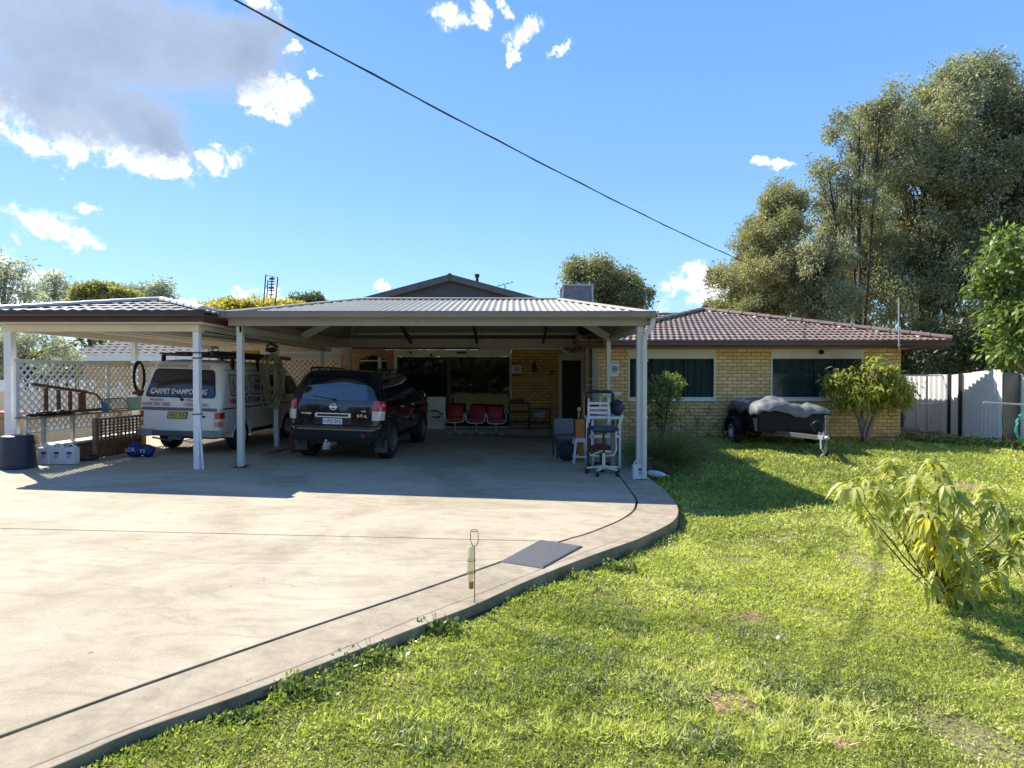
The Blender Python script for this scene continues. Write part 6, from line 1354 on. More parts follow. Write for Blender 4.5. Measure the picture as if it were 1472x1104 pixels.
tree('citrus_tree', 'bright green broad leaved tree leaning over the corrugated fence at the right edge', 'tree', (W(1560, 0, 12.0).x, 12.0, 0), [px_lobe(1470, 365, 12.2, 50, 44, .8), px_lobe(1455, 455, 12.0, 34, 40, .7), px_lobe(1540, 420, 12.0, 85, 110, 1.2), px_lobe(1450, 505, 11.9, 30, 18, .4), px_lobe(1428, 405, 12.1, 26, 22, .3)], M['leaf_bright'], M['pale_bark'], 190, 42, .17, (.15, .065), .5, .12)
# left background
for k, (px, Y, lob, m, lab, rg_) in enumerate([
    (-10, 34, [(10, 395, 26, 30, 1), (-20, 420, 40, 40, 1), (40, 425, 26, 16, .6)], 'leaf_grey', 'straggly grey gum at the far left edge above the tiled carport', (.26, 50)),
    (80, 42, [(78, 425, 30, 20, 1), (80, 408, 12, 14, .4)], 'leaf_grey', 'thin grey blue gum to the right of the one at the far left edge', (.3, 40)),
    (145, 36, [(118, 432, 20, 12, .8), (145, 424, 22, 15, 1), (180, 430, 20, 10, .7)], 'leaf_ochre', 'yellow green tree above the ridge of the grey carport roof', (.22, 70)),
    (215, 38, [(205, 428, 26, 14, 1), (232, 424, 14, 16, .6)], 'leaf_grey', 'small grey tree behind the peak of the grey carport roof', (.24, 60)),
    (360, 30, [(335, 448, 34, 8, 1), (372, 446, 34, 9, 1), (415, 450, 24, 7, .7)], 'leaf_wattle', 'bright yellow wattle tree below the lattice mast', (.2, 100)),
    (445, 45, [(445, 438, 22, 7, 1)], 'leaf_dark', 'distant dark tree just right of the bright yellow wattle', (.3, 60))]):
    b = W(px, 0, Y); tree('background_tree', lab, 'tree', (b.x, Y, 0), [px_lobe(a, c - 2, Y, d, e_, w_) for a, c, d, e_, w_ in lob], M[m], M['pale_bark'] if m == 'leaf_grey' else M['bark'], 60 if m == 'leaf_grey' else 150, int(rg_[1] * (.7 if m == 'leaf_grey' else 1)), rg_[0] * (1.2 if m == 'leaf_grey' else 1), (.26, .1), .3, .2, 'trees beyond the carports')
tree('neighbour_shrub', 'leafy grey green tree in the next garden seen under the tiled carport', 'tree', (W(40, 0, 15.5).x, 15.5, .1), [px_lobe(35, 505, 15.5, 60, 32, 1), px_lobe(-30, 500, 15.5, 50, 40, .8)], M['leaf_grey'], M['bark'], 120, 70, .16, (.10, .045), .2, .1, tint0=.35)
# far wood that closes the view beyond the gardens
def far_wood():
    P = []; 
    for i in range(900):
        a = RNG.uniform(-62, 62); r = RNG.uniform(55, 80); x, y = r * math.sin(R(a)), r * math.cos(R(a)); P.append((x, y, RNG.uniform(.3, 4.2 + 1.2 * math.sin(a * .35))))
    P = np.array(P); n = len(P) * 45; C = np.repeat(P, 45, 0) + RNG.normal(size=(n, 3)) * (1.2, 1.2, .8); tint = np.clip(np.repeat(RNG.random(len(P)), 45) * .5 + RNG.random(n) * .4, 0, 1)
    tag(leaves('distant_trees', C, rdir(n), rdir(n), .8 * RNG.uniform(.6, 1.3, n), .5, tint, M['leaf_dark']), 'band of distant dark trees along the horizon', 'trees', kind='stuff')
far_wood()
def added_street_trees():  # unseen trees behind the camera, added to hold back low sky light
    P = []
    for i in range(1400):
        a = RNG.uniform(-75, 75); r = RNG.uniform(24, 34); P.append((r * math.sin(R(a)), -r * math.cos(R(a)), RNG.uniform(.2, 5.2 + 2 * math.sin(a * .23) + 1.5 * math.sin(a * .61))))
    P = np.array(P); n = len(P) * 30; C = np.repeat(P, 30, 0) + RNG.normal(size=(n, 3)) * (.9, .9, .7); tint = np.clip(np.repeat(RNG.random(len(P)), 30) * .5 + RNG.random(n) * .4, 0, 1)
    tag(leaves('added_street_trees', C, rdir(n), rdir(n), .7 * RNG.uniform(.6, 1.3, n), .45, tint, M['leaf_dark']), 'unseen trees added across the street, cutting low sky light and mirrored in glass', 'trees', kind='stuff')
added_street_trees()

# small tree in front of the house end
def long_leaf_tree(name, label, base, lobes, lm, ncl, per, L, Wd, stems, spread, tint0=.5, bend=.35):
    root = thing(name, label, 'tree', base); base = Vector(base); mb = MB(); ends = []
    for s in stems: mb.tube([base + Vector(p) for p in s[0]], s[1], 9); ends += [base + Vector(p) for p in s[0][2:]]
    P = []; 
    for l in lobes:
        n = int(ncl * l[6]); u = rdir(n); rr = RNG.random(n) ** (1 / 2.2); P.append(u * rr[:, None] * np.array(l[3:6]) + np.array(l[:3]))
    P = np.concatenate(P)
    for p in P:
        p = Vector(p); e = min(ends, key=lambda q: (q - p).length); mb.tube([e, e.lerp(p, .55) + Vector((0, 0, .05)), p], [.012, .008, .004], 5, caps=False)
    mb.build('trunk', M['pale_bark'], root, smooth=True)
    n = len(P) * per; C = np.repeat(P, per, 0) + RNG.normal(size=(n, 3)) * spread; D = rdir(n); D[:, 2] = D[:, 2] * .5 - .25
    tint = np.clip(np.repeat(RNG.random(len(P)), per) * .5 + RNG.random(n) * .5 + tint0 - .5, 0, 1)
    leaves('crown', C, D, rdir(n) * .5 + np.array([0, 0, 1]), L * RNG.uniform(.7, 1.25, n), Wd * RNG.uniform(.8, 1.2, n), tint, lm, root, bend=bend); return root
bt = G(1243, 637, lambda x, y: float(lawn_z(x, y)))
k = bt.y / F
long_leaf_tree('small_tree', 'small multi stemmed tree with drooping yellow green leaves in front of the house wall', bt, [px_lobe(1222, 565, bt.y, 36, 26, .8), px_lobe(1272, 562, bt.y, 34, 30, .8), px_lobe(1262, 530, bt.y, 24, 15, .35), px_lobe(1205, 545, bt.y, 20, 16, .25), px_lobe(1298, 565, bt.y, 14, 22, .2)], M['leaf_shrub'], 120, 20, .165, .036,
    [([(0, 0, -.05), (-.04, 0, .25), (-.14, 0, .6), (-.35, .1, 1.0), (-.5, .1, 1.3)], [.06, .05, .04, .025, .012]), ([(.02, 0, -.05), (.1, 0, .25), (.24, .02, .65), (.5, -.1, 1.0), (.7, -.1, 1.4)], [.07, .06, .05, .03, .012]), ([(0, .02, -.05), (.0, .05, .3), (.05, .2, .75), (.2, .3, 1.2), (.3, .3, 1.7)], [.05, .045, .03, .02, .01]), ([(-.02, 0, 0), (-.08, -.1, .3), (-.05, -.25, .7), (-.1, -.3, 1.2), (0, -.3, 1.6)], [.04, .035, .025, .015, .01])], .085, .5)

# peach sapling in the foreground
pb = G(1352, 872, lambda x, y: float(lawn_z(x, y))); Yp = pb.y
ps_ = thing('peach_sapling', 'young peach sapling with drooping yellow green leaves standing on the lawn at the right', 'sapling', pb)
tips = [(1222, 700, -.25, 1), (1262, 705, .1, .7), (1240, 740, -.1, .6), (1286, 668, .15, 1), (1318, 690, -.1, .6), (1345, 664, .2, 1), (1352, 700, -.2, .9), (1378, 712, .1, .9), (1330, 735, -.3, 1.2), (1405, 735, .25, 1), (1434, 725, -.05, 1), (1460, 745, .2, 1), (1385, 760, -.25, 1.2), (1330, 775, -.1, .8), (1425, 790, .05, 1), (1460, 800, -.2, 1), (1350, 800, .1, 1), (1395, 815, -.2, 1), (1300, 770, .25, .6), (1370, 835, .1, .8), (1480, 770, 0, 1), (1410, 840, .2, .7), (1340, 745, -.35, 1.1), (1365, 780, -.3, 1), (1440, 830, .1, .6), (1335, 830, -.1, .6), (1385, 850, -.1, .5), (1300, 735, 0, .7), (1250, 690, .2, .6), (1420, 700, .3, .8)]
mb = MB(); C = []; D = []; T = []; Ls = []
for k, (px, py, dy, wgt) in enumerate(tips):
    e = W(px, py, Yp + dy); h = .06 + .08 * random.random(); st0 = pb + Vector((random.uniform(-.02, .02), 0, h)); 
    m1 = st0.lerp(e, .4) + Vector((0, 0, -.05 if px < 1300 else .03)); m2 = st0.lerp(e, .78) + Vector((0, 0, -.02))
    mb.tube([pb - Vector((0, 0, .05)), st0, m1, m2, e], [.008, .008, .006, .0045, .0025], 7)
    yellow = k in (8, 22) or (k in (12, 23) and True)
    for part, cnt in ((e, 27), (m2.lerp(e, .6), 11), (m2, 9), (m1.lerp(m2, .5), 7 if px > 1300 else 3)):
        for j in range(int(cnt * wgt)):
            t = part + Vector(RNG.normal(size=3) * .022) ; C.append(t); a = RNG.uniform(0, 2 * math.pi); D.append((math.cos(a) * .8, math.sin(a) * .8, RNG.uniform(-.9, .35)))
            T.append(min(1, .9 + .1 * RNG.random()) if yellow and RNG.random() < .35 else (RNG.uniform(.85, 1) if RNG.random() < .05 else RNG.uniform(0, .75))); Ls.append(RNG.uniform(.10, .18))
mb.build('trunk', mat('sapling_bark', (.09, .065, .05), .8), ps_, smooth=True)
C = np.array(C); D = np.array(D); n = len(C)
leaves('crown', C, D, np.array([0, 0, 1]) + RNG.normal(size=(n, 3)) * .25, np.array(Ls), .036 * RNG.uniform(.8, 1.2, n), np.array(T), M['leaf_peach'], ps_, bend=.55)

# shrub by the post, tussock grass, dead creeper
b = Vector((W(950, 0, 12.6).x, 12.6, -.05)); tree('post_shrub', 'glossy dark green shrub with sunlit tips behind the right carport post', 'shrub', b, [px_lobe(952, 568, 12.6, 26, 24, 1), px_lobe(965, 552, 12.4, 18, 12, .5), px_lobe(945, 600, 12.6, 20, 20, .5)], M['leaf_bright'], M['bark'], 90, 26, .075, (.075, .035), .1, .04, tint0=.4, stems=1)
def tussock(name, label, c, n, L, rad, cols, wd=.006, seed=1):
    r = thing(name, label, 'grass', c); a = RNG.uniform(0, 2 * math.pi, n); rr = RNG.uniform(0, rad, n); C = np.stack([c[0] + rr * np.cos(a), c[1] + rr * np.sin(a), np.full(n, c[2])], 1); el = RNG.uniform(.35, 1.4, n)
    D = np.stack([np.cos(a) * np.cos(el), np.sin(a) * np.cos(el), np.sin(el)], 1) + RNG.normal(size=(n, 3)) * .08
    leaves('blades', C, D, rdir(n), L * RNG.uniform(.55, 1.15, n), wd * RNG.uniform(.8, 1.6, n), RNG.random(n), cols, r, bend=.30); return r
M['tuss'] = leaf_mat('tussock_blade', (.08, .12, .05), (.20, .25, .09), .3, .5, (.42, .36, .2)); M['tuss_dry'] = leaf_mat('dry_blade', (.14, .10, .06), (.26, .2, .12), .2, .6)
g1 = W(955, 660, 11.6); tussock('tussock_grass', 'large arching clump of ornamental grass to the right of the carport post', (g1.x, 11.6, -.12), 2000, 1.3, .30, M['tuss'])
g2 = W(990, 655, 12.1); tussock('tussock_grass', 'looser clump of ornamental grass farther from the post with long outward blades', (g2.x - .1, 12.2, -.1), 1100, 1.0, .24, M['tuss'])
g3 = W(940, 670, 10.9); tussock('dry_grass', 'low dry brown clump between the post and the ornamental grass', (g3.x, 10.95, -.2), 500, .45, .2, M['tuss_dry'])
cr = thing('dead_creeper', 'bare brown creeper stems climbing the brick below the first window', 'creeper', (4.0, 14.5, .0)); mb = MB(); rg = random.Random(5)
for i in range(46):
    x = rg.uniform(3.0, 6.3); z = .0; p = [Vector((x, 14.56, z))]; a = R(rg.uniform(50, 130)); y_ = 14.56
    for k in range(rg.randint(4, 9)): a += rg.uniform(-.5, .5); p.append(p[-1] + Vector((math.cos(a) * .13, rg.uniform(-.02, .012), abs(math.sin(a)) * .12)))
    mb.tube(p, [.007 * (1 - j / len(p)) + .002 for j in range(len(p))], 5, caps=False)
mb.build('stems', M['bark'], cr); n = 420; C = np.stack([RNG.uniform(3, 6.3, n), RNG.uniform(14.45, 14.56, n), RNG.uniform(0, 1, n) ** 1.5 * .95], 1); leaves('leaves', C, rdir(n), rdir(n), .06, .035, RNG.random(n), leaf_mat('creeper_leaf', (.06, .05, .025), (.12, .12, .05), .2), cr)
sp = W(1140, 580, 13.9); tussock('spiky_plant', 'pale spiky plant standing behind the trailer under the second window', (sp.x, 13.9, .65), 70, .55, .05, leaf_mat('spiky', (.16, .2, .08), (.35, .36, .18), .2), .035)
# weeds along the kerb
wk = [(1 - 1, 0)]
for k, (px, py, s, lab) in enumerate([(628, 912, .13, 'leafy green weed growing against the kerb nearest the rain gauge'), (535, 955, .15, 'broad green weed clump spilling over the kerb, middle of three'), (425, 1003, .15, 'tall green weed clump at the kerb farthest down the drive edge'), (888, 822, .15, 'low bright clover clump on the lawn by the bend of the kerb'), (345, 1040, .07, 'small weed at the kerb near the bottom of the picture')]):
    c = G(px, py, lambda x, y: float(lawn_z(x, y))); r = thing('kerb_weed', lab, 'weed', c, group='weeds along the kerb'); n = 520; u = rdir(n); u[:, 2] = abs(u[:, 2]); C = np.array(c) + u * (RNG.random(n) ** .8 * (.7 + .6 * np.sin(u[:, 0] * 4 + k) ** 2))[:, None] * np.array([s * 1.9, s * .8, s * .62]); T = RNG.random(n)
    leaves('leaves', C, rdir(n) + [0, 0, .4], rdir(n), .032 * RNG.uniform(.6, 1.4, n), .026, T, M['leaf_bright'], r)
    mb = MB()
    for i in range(14): d = Vector(u[i]); mb.tube([Vector(c), Vector(c) + Vector((d.x * s, d.y * s * .6, abs(d.z) * s * .9 + .03))], [.003, .0015], 4)
    mb.build('stems', M['leaf_bright'] if False else mat('green_stem', (.12, .16, .05), .6), r)

# low straggling weeds in the soil line against the kerb
n = 9000; ii = RNG.random(n) * (len(E) - 3) + 1; i0 = ii.astype(int); fr_ = ii - i0; Ea = np.array([(p.x, p.y) for p in E]); P_ = Ea[i0] * (1 - fr_)[:, None] + Ea[np.minimum(i0 + 1, len(Ea) - 1)] * fr_[:, None]; T_ = Ea[np.minimum(i0 + 1, len(Ea) - 1)] - Ea[i0]; T_ /= np.linalg.norm(T_, axis=1, keepdims=True)
kk = np.sin(P_[:, 0] * 5.1) + np.sin(P_[:, 0] * 11.3 + 1) * .7 + np.sin(P_[:, 1] * 17) * .5; h_ = np.clip(.3 + .35 * kk, .05, 1); kp = (RNG.random(n) < h_) & (P_[:, 1] < 9.3) & (P_[:, 1] > 1.5); P_ = P_[kp]; T_ = T_[kp]; h_ = h_[kp]; n = len(P_); d_ = -.02 - RNG.random(n) * .13
x = P_[:, 0] + T_[:, 1] * d_; y = P_[:, 1] - T_[:, 0] * d_; C = np.stack([x, y, lawn_z(x, y) + RNG.random(n) * .10 * h_], 1)
tag(leaves('kerb_weeds', C, rdir(n) + [0, 0, .5], rdir(n), .022 * RNG.uniform(.6, 1.6, n), .014, RNG.random(n), M['leaf_bright']), 'low straggling weeds in the gap between kerb and lawn', 'weeds', kind='stuff')

# ---- grass and clover: one growing mass
M['grass'] = leaf_mat('clover_grass', (.20, .245, .055), (.57, .60, .15), .48, .55, (.74, .68, .38))
def vnoise(x, y, s, seed):
    r = np.random.default_rng(seed); T = r.random((64, 64)); xx = np.asarray(x) * s + 31.7; yy = np.asarray(y) * s + 17.3; i = np.floor(xx).astype(int); j = np.floor(yy).astype(int); fx = xx - i; fy = yy - j; fx = fx * fx * (3 - 2 * fx); fy = fy * fy * (3 - 2 * fy)
    g_ = lambda a, b: T[a % 64, b % 64]
    return (g_(i, j) * (1 - fx) + g_(i + 1, j) * fx) * (1 - fy) + (g_(i, j + 1) * (1 - fx) + g_(i + 1, j + 1) * fx) * fy
# kerb line x(y) for exclusion
Ey = np.array([p.y for p in E][::-1]); Ex = np.array([p.x for p in E][::-1])
def inside_lawn(x, y):
    ok = np.ones(len(x), bool); o_ = np.argsort(Ey); ex = np.interp(y, Ey[o_], Ex[o_]); ok &= x > ex + .05 + .04 * np.sin(y * 9)
    ok &= ~((y > 14.4) & (x < 9.97)); ok &= y < 14.5; ok &= x < 11.7; ok &= ~((x > 9.0) & (y > 13.9))
    return ok
LZ = lambda x, y: float(lawn_z(x, y))
def lawn_patch(y0, y1, dens, L, Wd):
    x0, x1 = -7, 11.6; n = int((x1 - x0) * (y1 - y0) * dens); x = RNG.uniform(x0, x1, n); y = RNG.uniform(y0, y1, n)
    keep = inside_lawn(x, y) & (x < 1.0 * y + 3.2) & (x > -1.0 * y - 2.0); x = x[keep]; y = y[keep]
    dry = vnoise(x, y, .9, 3) * .6 + vnoise(x, y, 2.6, 4) * .4; bare = (dry > .80)
    for bx_, by_, br_ in [(c_.x, c_.y, r_) for c_, r_ in ((G(1048, 1012, LZ), .19), (G(1085, 905, LZ), .28), (G(1010, 905, LZ), .22), (G(1215, 1070, LZ), .12), (G(1380, 700, LZ), .6), (G(1000, 735, LZ), .35), (G(1175, 880, LZ), .12), (G(905, 880, LZ), .12))]: bare |= ((x - bx_) ** 2 + ((y - by_) * 1.3) ** 2 < br_ ** 2 * (vnoise(x, y, 9, 8) + .3))
    k2 = ~(bare & (RNG.random(len(x)) < .8)); x = x[k2]; y = y[k2]; dry = dry[k2]; n = len(x)
    clump = vnoise(x, y, 7, 5) * .5 + vnoise(x, y, 19, 6) * .5; weed = vnoise(x, y, 1.7, 9)
    h = (clump ** 1.3) * (.035 + .04 * (weed > .62)); z = lawn_z(x, y) + h * RNG.random(n)
    C = np.stack([x, y, z], 1); D = rdir(n); D[:, 2] = np.abs(D[:, 2]) * .8 + .25
    big = vnoise(x, y, .55, 21); tint = np.clip(.10 + .55 * clump + .3 * (RNG.random(n) - .5) + .35 * (dry - .5) + .45 * (big - .5), 0, .78); tint = np.where(RNG.random(n) < .05 + .25 * (dry > .66), RNG.uniform(.85, 1, n), tint); tint = np.where((weed > .66) & (RNG.random(n) < .6), tint * .35, tint)
    return C, D, L * RNG.uniform(.6, 1.4, n) * (.8 + .5 * clump), Wd * RNG.uniform(.7, 1.3, n), tint
parts = [lawn_patch(1.2, 3.2, 15000, .019, .0095), lawn_patch(3.2, 4.6, 10000, .022, .011), lawn_patch(4.6, 6.6, 5200, .029, .0145), lawn_patch(6.6, 9.5, 2000, .044, .022), lawn_patch(9.5, 14.5, 900, .06, .03)]
def tufts(cx, cy, rx, ry, n, L, t0, t1):
    a = RNG.uniform(0, 6.283, n); r = RNG.random(n) ** .5; x = cx + rx * r * np.cos(a) * (.6 + .8 * vnoise(a * 2, r * 0 + cx, 1, 12)); y = cy + ry * r * np.sin(a); k = vnoise(x, y, 12, 13) > .42; x = x[k]; y = y[k]; ok = inside_lawn(x, y); x = x[ok]; y = y[ok]; n = len(x)
    C = np.stack([x, y, lawn_z(x, y) + RNG.random(n) * .01], 1); D = rdir(n); D[:, 2] = np.abs(D[:, 2]) * .6 + .35; return C, D, L * RNG.uniform(.5, 1.3, n), .006 * RNG.uniform(.7, 1.5, n), RNG.uniform(t0, t1, n)
for px_, py_, rx_, ry_, n_, L_, a_, b_ in [(880, 895, .75, .16, 2600, .07, 0, .3), (800, 930, .6, .14, 1800, .06, 0, .35), (1000, 985, .6, .25, 2600, .06, .75, 1), (1060, 900, .6, .25, 1400, .05, .0, .3), (830, 960, .5, .12, 1500, .06, 0, .25), (1180, 1040, .6, .2, 2200, .07, .7, 1), (960, 1060, .8, .15, 2600, .07, .6, 1), (640, 1050, .7, .2, 2200, .06, .5, 1), (1320, 960, .7, .3, 1600, .05, .3, .8), (1100, 800, .9, .4, 1500, .05, .0, .5), (960, 790, .5, .3, 900, .05, .7, 1), (1380, 1000, .5, .3, 1800, .06, .5, 1), (760, 1000, .6, .16, 2000, .06, .1, .5)]:
    c_ = G(px_, py_, lambda x, y: float(lawn_z(x, y))); parts.append(tufts(c_.x, c_.y, rx_, ry_, n_, L_, a_, b_))
C, D, L1, W1, T1 = [np.concatenate([p[i] for p in parts]) for i in range(5)]
print('grass', len(C))
def soil_patch(px, py, rx, ry, sd):
    c = G(px, py, LZ); mb = MB(); P = [[], [], []]
    for i in range(41):
        a = 2 * math.pi * (i % 40) / 40; k = 1 + .22 * math.sin(a * 3 + sd) + .14 * math.sin(a * 7 + sd * 2) + .09 * math.sin(a * 13 + sd * 3)
        for j, (f, dz) in enumerate(((.02, .016), (.6, .014), (1, -.004))): x = c.x + rx * k * f * math.cos(a); y = c.y + ry * k * f * math.sin(a); P[j].append((x, y, float(lawn_z(x, y)) + dz))
    mb.grid(P); tag(mb.build('bare_soil', M['red_soil'], smooth=True), kind='structure')
M['red_soil'] = mat('red_brown_soil', (.27, .165, .10), .95, var=.45, sc=22, bmp=1, bsc=60)
for q_ in ((1046, 1014, .19, .13, 1), (1218, 1075, .11, .07, 2), (1090, 888, .26, .11, 3), (1200, 838, .12, .08, 4), (1390, 702, .7, .25, 5), (1000, 884, .14, .06, 7)): soil_patch(*q_)
M['weed'] = leaf_mat('grey_green_weed', (.12, .15, .06), (.30, .34, .15), .4, .5, (.48, .50, .28))
WP = []
for px_, py_, rx_, ry_, n_ in [(870, 890, .30, .10, 1500), (905, 905, .16, .08, 700), (790, 935, .30, .09, 1200), (865, 955, .25, .08, 1100), (960, 1000, .30, .10, 1100), (1120, 985, .28, .10, 900), (820, 985, .25, .08, 900), (1075, 925, .25, .10, 700), (700, 1000, .25, .08, 800), (1290, 1000, .3, .12, 900), (1010, 1070, .3, .08, 1000), (620, 1070, .25, .07, 800), (1000, 845, .25, .1, 500)]:
    c_ = G(px_, py_, LZ); a = RNG.uniform(0, 6.283, n_); r = RNG.random(n_) ** .6; k = .7 + .5 * np.sin(a * 3 + px_) ** 2; x = c_.x + rx_ * r * k * np.cos(a); y = c_.y + ry_ * 2 * r * k * np.sin(a); h_ = (vnoise(x, y, 16, 31) - .25).clip(0) * .09; ok = inside_lawn(x, y); WP.append(np.stack([x, y, lawn_z(x, y) + h_ * RNG.random(n_) + .006], 1)[ok])
WP = np.concatenate(WP); n = len(WP)
tag(leaves('lawn_weeds', WP, rdir(n) + [0, 0, .35], rdir(n), .034 * RNG.uniform(.5, 1.5, n), .009 * RNG.uniform(.7, 1.5, n), RNG.random(n), M['weed']), 'darker grey green weed clumps scattered through the front lawn', 'weeds', kind='stuff')
tag(leaves('lawn_grass', C, D, rdir(len(C)), L1, W1, T1, M['grass']), 'short clover and grass of the front lawn', 'grass', kind='stuff')
n = 2600; a = RNG.random(n); x = RNG.uniform(9.6, 11.9, n); y = 13.9 - (x - 9.6) * .6 + RNG.normal(size=n) * .25; C = np.stack([x, y, lawn_z(x, y) + RNG.random(n) * .16], 1)
tag(leaves('fence_weeds', C, rdir(n) + [0, 0, .5], rdir(n), .07 * RNG.uniform(.6, 1.3, n), .05, RNG.random(n), M['leaf_bright']), 'rough weeds along the foot of the corrugated fence', 'weeds', kind='stuff')
# ================================================================ CAMERA, LIGHT, SKY
cam = bpy.data.cameras.new('camera'); co = bpy.data.objects.new('camera', cam); COL.objects.link(co)
cam.sensor_width = 36; cam.lens = 36 * F / 1472; cam.clip_start = .05; cam.clip_end = 2000
co.location = (0, 0, EYE); co.rotation_euler = (R(90 - math.degrees(math.atan(10 / F))), 0, 0); SC.camera = co
sd_ = Vector((-.74, .60, 1.0)).normalized(); elev = math.asin(sd_.z); az = math.atan2(sd_.x, sd_.y)
sun = bpy.data.lights.new('sun', 'SUN'); sun.energy = 5.0; sun.angle = R(.53); sun.color = (1, .94, .83)
so = bpy.data.objects.new('sun', sun); COL.objects.link(so); so.rotation_euler = (-sd_).to_track_quat('-Z', 'Y').to_euler(); so.location = sd_ * 60
w = bpy.data.worlds.new('World'); SC.world = w; w.use_nodes = True; nt = w.node_tree; bg = nt.nodes['Background']
sky = nt.nodes.new('ShaderNodeTexSky'); sky.sky_type = 'NISHITA'; sky.sun_disc = False; sky.sun_elevation = elev; sky.sun_rotation = az
sky.air_density = 1.0; sky.dust_density = .25; sky.ozone_density = 2.2; sky.altitude = 300
hs = nt.nodes.new('ShaderNodeHueSaturation'); hs.inputs['Saturation'].default_value = 1.0; nt.links.new(sky.outputs[0], hs.inputs['Color'])
tc = nt.nodes.new('ShaderNodeTexCoord'); sp0 = nt.nodes.new('ShaderNodeSeparateXYZ'); nt.links.new(tc.outputs['Generated'], sp0.inputs[0])
grad = ramp(nt, sp0.outputs[2], [(0, (1.75, 3.2, 4.2)), (.12, (1.35, 2.65, 4.1)), (.32, (.86, 1.95, 3.8)), (.6, (.52, 1.45, 3.7)), (1, (.35, 1.0, 2.9))])
skyc = mixc(nt, .8, mixc(nt, 1, hs.outputs[0], SKYT, 'MULTIPLY'), grad)
# clouds: masses placed by direction on the dome and torn by noise
dirv = tc.outputs['Generated']
n3 = nt.nodes.new('ShaderNodeTexNoise'); n3.inputs['Scale'].default_value = 7; n3.inputs['Detail'].default_value = 8; n3.inputs['Roughness'].default_value = .62; nt.links.new(dirv, n3.inputs['Vector'])
n4 = nt.nodes.new('ShaderNodeTexNoise'); n4.inputs['Scale'].default_value = 26; n4.inputs['Detail'].default_value = 9; n4.inputs['Roughness'].default_value = .68; n4.inputs['Distortion'].default_value = .5; nt.links.new(dirv, n4.inputs['Vector'])
sep = nt.nodes.new('ShaderNodeSeparateXYZ'); nt.links.new(dirv, sep.inputs[0])
yy_ = math_(nt, 'MAXIMUM', sep.outputs[1], .02); U = math_(nt, 'DIVIDE', sep.outputs[0], yy_); V_ = math_(nt, 'DIVIDE', sep.outputs[2], yy_)
nw = nt.nodes.new('ShaderNodeTexNoise'); nw.inputs['Scale'].default_value = 8; nw.inputs['Detail'].default_value = 10; nw.inputs['Roughness'].default_value = .66; nt.links.new(dirv, nw.inputs['Vector']); sw = nt.nodes.new('ShaderNodeSeparateColor'); nt.links.new(nw.outputs['Color'], sw.inputs[0])
UW = math_(nt, 'ADD', U, math_(nt, 'MULTIPLY', math_(nt, 'SUBTRACT', sw.outputs[0], .5), .17)); VW = math_(nt, 'ADD', V_, math_(nt, 'MULTIPLY', math_(nt, 'SUBTRACT', sw.outputs[1], .5), .15))
def blob(px, py, rx, ry, rot=0):
    u0 = (px - 736) / F; v0 = (542 - py) / F; c, s = math.cos(R(rot)), math.sin(R(rot))
    du = math_(nt, 'SUBTRACT', UW, u0); dv = math_(nt, 'SUBTRACT', VW, v0)
    a = math_(nt, 'ADD', math_(nt, 'MULTIPLY', du, c * F / rx), math_(nt, 'MULTIPLY', dv, s * F / rx))
    b = math_(nt, 'ADD', math_(nt, 'MULTIPLY', du, -s * F / ry), math_(nt, 'MULTIPLY', dv, c * F / ry))
    return math_(nt, 'SUBTRACT', 1, math_(nt, 'ADD', math_(nt, 'MULTIPLY', a, a), math_(nt, 'MULTIPLY', b, b)))
def union(L):
    o = L[0]
    for x in L[1:]: o = math_(nt, 'MAXIMUM', o, x)
    return o
nz1 = math_(nt, 'SUBTRACT', n3.outputs['Fac'], .5); nz2 = math_(nt, 'SUBTRACT', n4.outputs['Fac'], .5)
front_only = math_(nt, 'GREATER_THAN', sep.outputs[1], .03)
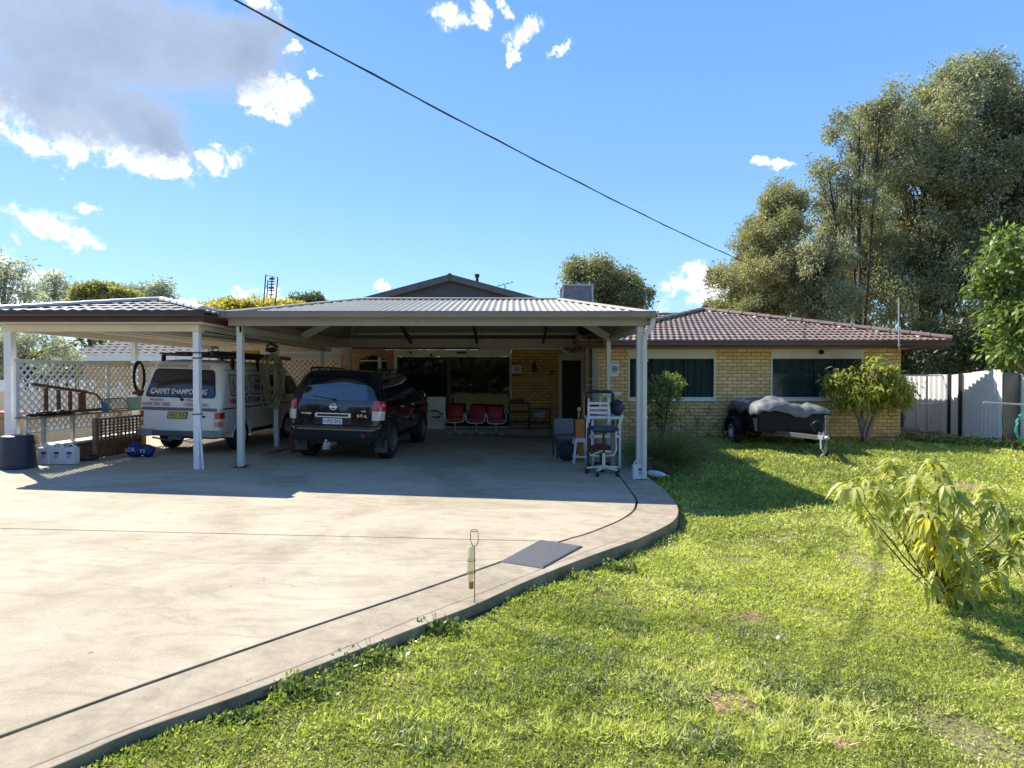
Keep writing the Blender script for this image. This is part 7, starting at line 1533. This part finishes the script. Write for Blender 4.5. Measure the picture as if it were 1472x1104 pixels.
white = union([blob(*b) for b in [(80, 190, 150, 40, -14), (215, 222, 60, 22, -8), (395, 143, 52, 34, -20), (325, 222, 34, 19, -12), (70, 328, 78, 20, -10), (126, 300, 26, 9, -12), (395, 2, 26, 22, 0), (428, 72, 12, 9, 0),
    (664, 26, 26, 20, 0), (697, 18, 16, 26, 10), (748, 58, 30, 22, 20), (742, 92, 12, 9, 0), (735, 20, 8, 24, 20), (803, 88, 16, 8, 30), (1118, 231, 30, 7, 0), (1000, 405, 44, 22, 12), (1020, 436, 60, 22, 5), (-10, 375, 40, 26, 0),
    (352, 411, 28, 7, 0), (410, 414, 26, 9, -10), (550, 413, 14, 6, 0), (25, 430, 90, 28, 0), (60, 398, 34, 16, 0), (120, 438, 60, 14, 0), (270, 436, 40, 8, 0), (445, 112, 10, 6, 0)]])
grey = union([blob(*b) for b in [(150, 60, 290, 95, -8), (110, 150, 190, 62, -16), (330, 70, 110, 62, 10), (230, 188, 70, 26, -25), (-200, 100, 300, 160, 0)]])
wn_ = math_(nt, 'ADD', math_(nt, 'ADD', white, math_(nt, 'MULTIPLY', nz1, 2.2)), math_(nt, 'MULTIPLY', nz2, 6.0))
gn = math_(nt, 'ADD', math_(nt, 'ADD', grey, math_(nt, 'MULTIPLY', nz1, .9)), math_(nt, 'MULTIPLY', nz2, .45))
wm = math_(nt, 'MULTIPLY', ramp(nt, math_(nt, 'ADD', math_(nt, 'MULTIPLY', wn_, .55), .28), [(.12, (0, 0, 0)), (.40, (.22, .22, .22)), (.62, (.8, .8, .8)), (.9, (1, 1, 1))]), front_only)
gm = math_(nt, 'MULTIPLY', ramp(nt, gn, [(.0, (0, 0, 0)), (.55, (1, 1, 1))]), front_only)
gm = math_(nt, 'MULTIPLY', gm, .93)
gcol = ramp(nt, math_(nt, 'ADD', math_(nt, 'MULTIPLY', gn, .35), n3.outputs['Fac']), [(.45, tuple(x * CLK for x in (.47, .57, .78))), (1.0, tuple(x * CLK for x in (.34, .42, .56)))])
wcol = ramp(nt, n4.outputs['Fac'], [(.38, tuple(x * CLK for x in (.82, .92, 1.08))), (.58, tuple(x * CLK for x in (1.25, 1.25, 1.25)))])
c1 = mixc(nt, wm, skyc, wcol); c2 = mixc(nt, gm, c1, gcol)
nt.links.new(c2, bg.inputs[0]); bg.inputs[1].default_value = .148
SC.view_settings.view_transform = 'Standard'; SC.view_settings.look = 'None'; SC.view_settings.exposure = EXPO; SC.view_settings.gamma = 1
SC.cycles.max_bounces = 8; SC.cycles.diffuse_bounces = 4; SC.cycles.glossy_bounces = 4; SC.cycles.transparent_max_bounces = 8; SC.cycles.use_denoising = True
